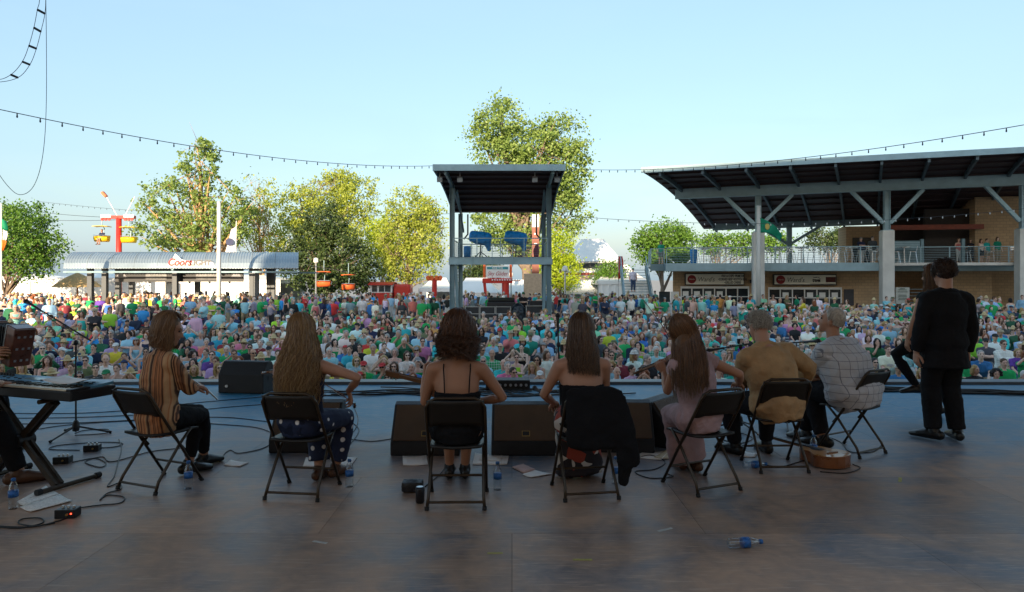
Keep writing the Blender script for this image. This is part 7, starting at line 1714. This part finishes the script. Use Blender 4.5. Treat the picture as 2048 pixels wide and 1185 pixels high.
# ---- papers
m_paper, n, l, b = new_nodes('sheet_paper'); tc = n.new('ShaderNodeTexCoord'); wv = n.new('ShaderNodeTexWave'); wv.wave_type = 'BANDS'; wv.bands_direction = 'Y'; wv.inputs['Scale'].default_value = 14; wv.inputs['Distortion'].default_value = .6; l.new(tc.outputs['Object'], wv.inputs['Vector'])
nn = n.new('ShaderNodeTexNoise'); nn.inputs['Scale'].default_value = 60; l.new(tc.outputs['Object'], nn.inputs['Vector']); mu = n.new('ShaderNodeMath'); mu.operation = 'MULTIPLY'; l.new(wv.outputs['Fac'], mu.inputs[0]); l.new(nn.outputs['Fac'], mu.inputs[1])
cr = n.new('ShaderNodeValToRGB'); cr.color_ramp.elements[0].position = .40; cr.color_ramp.elements[0].color = (.86, .82, .76, 1); cr.color_ramp.elements[1].position = .52; cr.color_ramp.elements[1].color = (.45, .42, .40, 1); l.new(mu.outputs[0], cr.inputs[0]); l.new(cr.outputs[0], b.inputs['Base Color']); b.inputs['Roughness'].default_value = .8
m_plainp = mat('blank_paper', (.86, .82, .78), .8, 0, .06, 4)
def paper(pts, lab, z=.003, m=None, th=.002, base=0.0):
    w4 = [FL(*p) for p in pts]; c = sum(w4, Vector()) / 4; rows = []
    for i in range(5):
        rows.append([w4[0].lerp(w4[1], j / 4).lerp(w4[3].lerp(w4[2], j / 4), i / 4) - c + Vector((0, 0, z + base + .012 * ((i / 4 - .5) ** 2 * 2 + .5 * (j / 4 - .5) ** 2 * (1 if i % 2 else .4)) * (1 if th < .004 else 0))) for j in range(5)])
    return tag(MB().sheet(rows, 0, th).build('paper_sheet', m or m_plainp, None, True, c), lab, 'paper', 'papers on the stage floor')
paper([(34, 1006), (92, 974), (118, 990), (48, 1014)], 'sheet music lying by the keyboard stand, upper page', m=m_paper); paper([(40, 1017), (120, 991), (145, 1004), (62, 1026)], 'sheet music lying by the keyboard stand, lower page', z=.004, m=m_paper)
paper([(447, 932), (462, 922), (498, 927), (480, 935)], 'small white paper by the striped-blouse woman sandal'); paper([(606, 935), (612, 917), (648, 918), (643, 935)], 'white paper left of the wavy-haired woman feet'); paper([(676, 933), (680, 915), (715, 916), (702, 933)], 'white paper behind the bottle of the wavy-haired woman')
paper([(806, 933), (805, 914), (852, 910), (856, 931)], 'white paper left of the curly-haired woman chair'); paper([(945, 931), (950, 908), (1018, 914), (1014, 931)], 'white papers right of the curly-haired woman feet'); paper([(958, 922), (962, 911), (1005, 914), (1002, 925)], 'top sheet of the papers right of the curly-haired woman', z=.007)
paper([(1045, 951), (1066, 941), (1105, 950), (1062, 957)], 'loose sheet beside the pink notepad'); paper([(1025, 937), (1046, 931), (1070, 942), (1049, 949)], 'pink notepad between the two middle chairs', z=.014, m=mat('pink_pad', (.62, .42, .38), .8), th=.010)
paper([(1268, 916), (1286, 906), (1340, 903), (1322, 922)], 'white paper left of the fiddler in mauve'); paper([(1308, 918), (1335, 901), (1347, 911), (1336, 921)], 'cream paper left of the fiddler in mauve', z=.008, m=mat('cream_paper', (.68, .56, .38), .8))
paper([(1480, 915), (1488, 905), (1515, 908), (1510, 916)], 'white paper between the shoes of the tan-shirted man')
kp = link('paper_sheet', MB().sheet([[(x, y, .112 + .03 * (x / .17) ** 2 + .01 * y) for x in np.linspace(-.17, .17, 6)] for y in np.linspace(-.12, .12, 5)], 0, .002).mesh('paper', m_plainp, True), None, KB.location + Matrix.Rotation(R(-20), 3, 'Z') @ Vector((.42, .02, 0)), R(-6)); tag(kp, 'cream paper lying on the keyboard', 'paper', 'papers on the stage floor')
# ---- bottles
m_pet, n, l, b = new_nodes('clear_plastic'); g = n.new('ShaderNodeBsdfGlossy'); g.inputs[1].default_value = .06; t = n.new('ShaderNodeBsdfTransparent'); t.inputs[0].default_value = (.90, .94, .97, 1); lw = n.new('ShaderNodeLayerWeight'); lw.inputs[0].default_value = .35
mr = n.new('ShaderNodeMapRange'); mr.inputs['To Min'].default_value = .06; mr.inputs['To Max'].default_value = .6; l.new(lw.outputs['Facing'], mr.inputs['Value']); mx = n.new('ShaderNodeMixShader'); l.new(mr.outputs[0], mx.inputs[0]); l.new(t.outputs[0], mx.inputs[1]); l.new(g.outputs[0], mx.inputs[2]); l.new(mx.outputs[0], n['Material Output'].inputs[0])
m_lab = mat('bottle_label_blue', (.02, .12, .38), .4, 0, .3, 60); m_capb = mat('bottle_cap', (.03, .14, .40), .4)
me_b = MB().lathe([(.026, 0), (.031, .006), (.029, .03), (.031, .04), (.029, .05), (.031, .06), (.030, .075), (.031, .08), (.031, .13), (.030, .14), (.022, .172), (.012, .188), (.0115, .20)], n=18).mesh('bottle_body', m_pet, True); me_l = MB().lathe([(.0318, .085), (.0318, .128)], n=18).mesh('label', m_lab, True); me_c = MB().lathe([(.0145, .195), (.0145, .212), (.013, .214)], n=14).mesh('cap', m_capb, True)
def bottle(p, lab, lie=None):
    o = empty('water_bottle', p, 0, lab, 'bottle', 'water bottles'); link('body', me_b, o); link('label', me_l, o); link('cap', me_c, o)
    if lie is not None: o.rotation_euler = (R(90), 0, R(lie)); o.location.z += .032
    return o
for (px, py, lab) in ((27, 1018, 'water bottle standing beside the sheet music'), (377, 978, 'water bottle under the striped-blouse woman chair'), (699, 974, 'water bottle right of the wavy-haired woman chair'), (995, 980, 'water bottle right of the curly-haired woman chair'), (1231, 968, 'water bottle behind the jacketed chair'), (1627, 918, 'water bottle behind the guitar')): bottle(FL(px, py), lab)
bottle(FL(1487, 938), 'water bottle lying beside the tan-shirted man chair', 100); bottle(FL(1457, 1098), 'empty water bottle lying alone on the front floor', 98)
bottle(P(159, 748, 7.02), 'water bottle clipped to the left microphone stand')
o = empty('drink_can', FL(840, 1006), 0, 'dark drink can standing left of the curly-haired woman chair', 'can'); MB().lathe([(.024, 0), (.032, .008), (.033, .1), (.026, .118), (.024, .115)], n=18).build('body', mat('can_dark', (.03, .03, .035), .3, .5), o, True); MB().lathe([(.025, .1155), (.024, .1165)], n=18).build('lid', m_alu, o)
q = MB().box((0, 0, .045), (.15, .10, .07)).ell((0, 0, .05), (.08, .055, .045)); tag(link('black_pouch', remesh(q, .008, 3, 'black_pouch', m_cab, .004, 20), None, FL(825, 984)), 'soft black pouch with a red tag beside the can', 'pouch')
def di(px, py, rz, lab, led=False, sz=(.13, .09, .06)):
    o = empty('effect_box', FL(px, py), R(rz), lab, 'effect box', 'effect boxes on the floor'); bevel(MB().bx((-sz[0] / 2, -sz[1] / 2, 0), (sz[0] / 2, sz[1] / 2, sz[2])).build('case', mat('box_dark', (.02, .022, .025), .4, .3), o), .006)
    for i in range(3): MB().lathe([(.010, 0), (.008, .014)], (-.035 + .035 * i, .01, sz[2]), 10).build('knob', m_alu, o)
    MB().tube([(.02, -sz[1] / 2 - .012, .03), (.02, -sz[1] / 2, .03)], .008, 8).build('jack', m_gold, o)
    if led: MB().ell((.045, -sz[1] / 2 - .002, .035), .005, None, 8, 6).build('lamp', mat('red_led', (.5, .01, .01), .4, emit=(1, .05, .02, 3)), o)
di(136, 1034, 4, 'black effect box with a lit red lamp at the front left', True); di(126, 926, 8, 'black effect box behind the keyboard stand foot'); di(185, 902, 12, 'black effect box by the left microphone stand')
# ---- microphone stands
def mic_stand(base, top, boom, lab, rz=0, foot=.32, wind=True):
    base, top = Vector(base), Vector(top); o = empty('microphone_stand', base, 0, lab, 'microphone stand', 'microphone stands'); tp = top - base
    MB().tube([(0, 0, .04), (tp.x, tp.y, tp.z)], .009, 8).build('pole', m_blackp, o); MB().lathe([(.03, .05), (.035, .09), (.028, .14), (.015, .16)], n=12).build('collar', m_blackp, o)
    for k in range(3): a = R(rz + 120 * k); MB().tube([(0, 0, .10), (foot * math.cos(a), foot * math.sin(a), .012)], .009, 8).build('leg', m_blackp, o); MB().tube([(foot * .94 * math.cos(a), foot * .94 * math.sin(a), .016), (foot * math.cos(a), foot * math.sin(a), .012)], .014, 8).build('foot_tip', m_rub, o)
    a, c = Vector(boom[0]) - base, Vector(boom[1]) - base
    MB().tube([a, c], .008, 8).build('boom', m_blackp, o); MB().ell(tp, (.022, .022, .03)).build('clutch', m_blackp, o)
    d = (c - a).normalized(); MB().tube([c - d * .02, c + d * .09, c + d * .12], [.011, .014, .02], 10, dome=True).build('microphone', mat('mic_grey', (.05, .05, .055), .4, .3), o, True); MB().ell(c + d * .145, (.026, .026, .026)).build('microphone_grille', m_cab, o)
    cb = catmull([a.lerp(c, .1), a.lerp(c, .5) + Vector((0, .02, -.05)), c + Vector((0, .01, -.01))], 5); MB().tube(cb, .003, 5).build('lead', m_blackp, o)
mic_stand(FL(152, 872), P(152, 686, 7.0), (P(182, 682, 6.95), P(72, 615, 7.15)), 'microphone stand with long boom behind the keyboard', 20)
mic_stand((2.42, 7.25, 0), P(1481, 694, 7.25), (P(1500, 688, 7.2), P(1444, 697, 7.3)), 'microphone stand between the mauve fiddler and the tan-shirted man', 50)
mic_stand((2.98, 7.4, 0), P(1574, 690, 7.4), (P(1558, 688, 7.4), P(1612, 684, 7.1)), 'microphone stand before the checked-shirt man', 10)
mic_stand((.50, 6.9, 0), P(1117, 690, 6.9), (P(1117, 705, 6.9), P(1116, 660, 6.9)), 'microphone stand left of the straight-haired woman', 40)
mic_stand(FL(1100, 899), P(1099, 800, 6.42), (P(1102, 800, 6.42), P(1088, 790, 6.5)), 'short microphone stand between the middle monitors', 190, .30)
# ---- instruments
m_spruce = mat('guitar_top', (.52, .24, .07), .3, 0, .2, 9, coat=.4); m_maple = mat('guitar_side', (.22, .075, .025), .3, 0, .25, 9, coat=.4)
def outline(L, u, w_, lw, n=40):
    """half widths of a waisted body from tail 0 to neck 1"""
    pts = []
    for i in range(n + 1):
        t = i / n; s = math.sin(math.pi * min(1, max(0, t)) ** .85) ** .55
        wd = lw * (1 - t) + u * t; waist = 1 - w_ * math.exp(-((t - .58) / .16) ** 2); pts.append((wd * s * waist, t * L))
    return pts
def strung(name, lab, cat, origin, xa, za, L, lw, uw, depth, neck, mtop, mside, waist=.28):
    """xa tail-to-neck direction, za soundboard normal"""
    xa = Vector(xa).normalized(); za = Vector(za); za = (za - xa * za.dot(xa)).normalized(); ya = za.cross(xa); M = Matrix((ya, xa, za)).transposed().to_4x4()
    o = empty(name, origin, 0, lab, cat); o.matrix_world = Matrix.Translation(origin) @ M
    half = outline(L, uw, waist, lw); poly = [(x, y, 0) for x, y in half] + [(-x, y, 0) for x, y in reversed(half[1:-1])]
    MB().prism(poly, (0, 0, 0), (0, 0, depth)).build('body', mside, o); MB().prism([(x * .985, y * .985 + .003, depth) for x, y, _ in poly], (0, 0, .0005), (0, 0, .004)).build('soundboard', mtop, o)
    if cat == 'guitar': MB().lathe([(lw * .27, depth + .0045), (lw * .27, depth + .006)], (0, L * .62, 0), 20).build('sound_hole', m_cab, o)
    else:
        for sx in (-1, 1): MB().tube([(sx * lw * .38, L * .40, depth + .005), (sx * lw * .30, L * .5, depth + .005), (sx * lw * .33, L * .6, depth + .005)], .004, 5).build('sound_slot', m_cab, o)
    MB().bx((-lw * .30, L * .26, depth + .0045), (lw * .30, L * .29, depth + .012)).build('bridge', m_wood, o)
    MB().bx((-neck[1], L * .74, depth + .007), (neck[1], L + neck[0], depth + .014)).build('fingerboard', m_cab, o); MB().bx((-neck[1] * .9, L * .99, depth - .012), (neck[1] * .9, L + neck[0], depth + .0065)).build('neck', m_wood, o)
    MB().bx((-neck[1] * 1.4, L + neck[0] + .001, depth - .012), (neck[1] * 1.4, L + neck[0] + neck[2], depth + .006)).build('headstock', m_wood, o)
    for sx in (-1, 1):
        for i in range(3 if cat == 'guitar' else 2): MB().tube([(sx * neck[1] * 1.4, L + neck[0] + neck[2] * (.25 + .25 * i), depth - .004), (sx * (neck[1] * 1.4 + .02), L + neck[0] + neck[2] * (.25 + .25 * i), depth - .004)], .006, 6).build('tuning_peg', m_alu, o)
    for i in range(4): MB().tube([((i - 1.5) * neck[1] * .45, L * .28, depth + .015), ((i - 1.5) * neck[1] * .45, L + neck[0], depth + .016)], .0008, 4).build('string', m_alu, o)
    return o
a, c = FL(1690, 940), FL(1560, 902)
strung('acoustic_guitar', 'orange-brown acoustic guitar lying on the floor beside the tan-shirted man', 'guitar', Vector((a.x, a.y, .012)), c - a, (0, 0, 1), .46, .205, .15, .095, (.34, .026, .16), m_spruce, m_maple)
strung('mandolin', 'mandolin held by the curly-haired woman', 'mandolin', P(925, 790, 5.32), P(826, 766, 5.42) - P(925, 790, 5.32), (0, .8, .35), .32, .13, .11, .05, (.24, .018, .12), m_maple, m_maple, .1)
strung('fiddle', 'fiddle tucked under the chin of the woman in mauve', 'fiddle', P(1378, 712, 5.60), P(1310, 738, 5.85) - P(1378, 712, 5.60), (0, .3, 1), .36, .105, .085, .035, (.14, .013, .10), m_maple, m_maple, .38)
strung('lap_guitar', 'guitar on the lap of the tan-shirted man', 'guitar', P(1590, 790, 6.32), P(1440, 742, 6.42) - P(1590, 790, 6.32), (0, .95, .25), .46, .19, .14, .09, (.30, .026, .15), m_spruce, m_maple)
strung('fiddle', 'fiddle held before the wavy-haired woman', 'fiddle', P(612, 745, 5.48), P(545, 752, 5.75) - P(612, 745, 5.48), (0, .3, 1), .36, .105, .085, .035, (.14, .013, .10), m_maple, m_maple, .38)
AC = empty('accordion', P(14, 692, 6.12), R(-25), 'brown accordion at the left picture edge', 'accordion')
m_acc = mat('accordion_walnut', (.13, .04, .02), .3, 0, .45, 14, coat=.5)
Rr = Matrix.Rotation(R(16), 3, 'Y'); Rb = Matrix.Rotation(R(-6), 3, 'Y')
bevel(MB().box((.07, .06, 0), (.13, .18, .36), Rr).build('treble_case', m_acc, AC), .012); bevel(MB().box((-.30, .06, .03), (.13, .18, .36), Rb).build('bass_case', m_acc, AC), .012)
for i in range(8): MB().box((-.22 + .028 * i, .06, .025 - .003 * i), (.010, .165, .34), Matrix.Rotation(R(-6 + 2.6 * i), 3, 'Y')).build('bellows_fold', m_cab, AC)
for i in range(9): MB().box(Vector((.07, .06, 0)) + Rr @ Vector((.066, -.05 + .05 * (i % 3), -.12 + .11 * (i // 3))), (.006, .02, .02), Rr).build('button', m_alu, AC)
MB().box(Vector((.07, .06, 0)) + Rr @ Vector((-.067, 0, 0)), (.006, .182, .364), Rr).build('edge_trim', m_alu, AC)
# ---- cables
m_cable = mat('black_cable', (.010, .010, .011), .5)
def cable(pts, lab, r=.005, group='cables on the stage floor', z=0.0):
    w3 = [FL(*p[:2]) + Vector((0, 0, r + .001 + (p[2] if len(p) > 2 else 0))) for p in pts]; path = catmull(w3, 6); c = path[0].copy()
    return tag(MB().tube([p - c for p in path], r, 6).build('floor_cable', m_cable, None, True, c), lab, 'cable', group)
for pts, lab in (([(-20, 1054), (60, 1056), (110, 1046), (140, 1036)], 'cable running from the picture edge to the red-lamp box'), ([(-10, 1056), (40, 1058), (85, 1048), (80, 1038), (45, 1040), (38, 1049), (70, 1054), (110, 1048)], 'small cable coil at the lower left'),
    ([(156, 1018), (200, 1012), (240, 1008), (248, 996), (215, 992), (200, 1002), (215, 988), (242, 980), (238, 968), (215, 975), (228, 955), (235, 930), (243, 900), (238, 880)], 'thin cable curling behind the striped-blouse woman chair'), ([(145, 926), (190, 918), (212, 928), (200, 936), (170, 925), (205, 915), (225, 925), (300, 905), (360, 898)], 'cable curling from the effect box'),
    ([(190, 898), (230, 895), (245, 888), (200, 886), (120, 892), (100, 900), (160, 902)], 'cable loops by the left microphone stand'), ([(60, 862), (150, 850), (300, 842), (440, 850), (510, 856), (545, 868), (560, 885)], 'cable sweeping to the leftmost monitor, front'), ([(0, 850), (180, 846), (330, 838), (450, 836), (540, 845)], 'cable sweeping to the leftmost monitor, middle'),
    ([(-20, 838), (160, 836), (320, 828), (500, 812), (700, 800)], 'cable crossing behind the two left chairs'), ([(-20, 828), (200, 826), (400, 806), (620, 788), (760, 782)], 'cable crossing toward the stage lip'), ([(150, 872), (210, 868), (215, 860), (170, 862), (150, 868)], 'cable wound at the left stand foot'), ([(440, 925), (450, 908), (462, 902), (478, 908), (520, 900), (545, 888)], 'cable by the striped-blouse woman sandal'),
    ([(704, 880), (745, 884), (790, 878)], 'cable between the two left monitors'), ([(700, 800), (716, 838), (705, 866), (690, 856), (702, 846), (718, 862), (700, 890), (680, 905)], 'cable curls right of the leftmost monitor'), ([(640, 920), (600, 900), (580, 885)], 'cable under the wavy-haired woman chair'),
    ([(850, 975), (880, 950), (895, 930), (905, 918)], 'cable from the black pouch'), ([(1268, 920), (1300, 912), (1330, 925), (1310, 940), (1270, 945), (1300, 958), (1345, 955), (1330, 948)], 'cable curling left of the mauve fiddler'), ([(1440, 880), (1480, 888), (1505, 878), (1480, 868), (1445, 874), (1450, 888), (1500, 892), (1530, 880)], 'cable coil at the tan-shirted man feet'),
    ([(1640, 870), (1680, 885), (1700, 905), (1745, 905), (1765, 890)], 'cable under the checked-shirt man chair'), ([(1520, 930), (1560, 935), (1600, 925), (1640, 915)], 'lead from the floor guitar'), ([(1705, 930), (1720, 938), (1690, 948), (1640, 945)], 'coiled lead by the floor guitar tail')): cable(pts, lab, .0045)
rc = random.Random(3)
for i in range(12):
    x0 = rc.uniform(560, 900); x1 = rc.uniform(1000, 1300); y0 = rc.uniform(776, 792); pts = []
    for j in range(9): t = j / 8; pts.append((x0 + (x1 - x0) * t, y0 + rc.uniform(-3.5, 3.5) + 3 * math.sin(t * 5 + i), .006 * (i % 3)))
    cable(pts, 'black cable in the loose bundle along the stage lip', .009, 'lip cable bundle')
for i in range(5):
    pts = [(1660 + 40 * j + i * 9, 775 + i * 1.6 + 1.2 * j + rc.uniform(-1.5, 1.5), .012 * (i % 2)) for j in range(11)]; cable(pts, 'thick black cable lying along the lip at the right', .016, 'right lip cables')
for i in range(3):
    c0 = FL(885 + 130 * i, 775); cable([(1024 + (c0.x + .22 * math.cos(a)) * F / (c0.y + .12 * math.sin(a)), HZ + CH * F / (c0.y + .12 * math.sin(a))) for a in np.linspace(0, 12, 22)], 'coil of black cable at the stage lip, %s from the left' % ORD[i], .008)

m_tape = mat('gaffer_tape', (.42, .36, .10), .7, 0, .3, 30); m_tapew = mat('white_tape', (.5, .48, .44), .7, 0, .3, 30)
for (px, py, rz, ln, mt, lab) in ((990, 1107, 4, .09, m_tape, 'short yellow tape mark on the front floor'), (1330, 1060, 30, .12, m_tapew, 'white tape mark on the floor right of centre'), (640, 1085, -20, .10, m_tapew, 'white tape mark on the floor left of centre'), (1800, 960, 60, .14, m_tape, 'yellow tape mark right of the checked-shirt man'), (1165, 1120, 0, .11, m_tape, 'yellow tape mark at the bottom right of centre')):
    tag(MB().bx((-ln / 2, -.012, .0008), (ln / 2, .012, .0016)).build('tape_mark', mt, None, False, FL(px, py), R(rz)), lab, 'tape', 'tape marks on the stage floor')
bpy.data.scenes.remove(_TS)
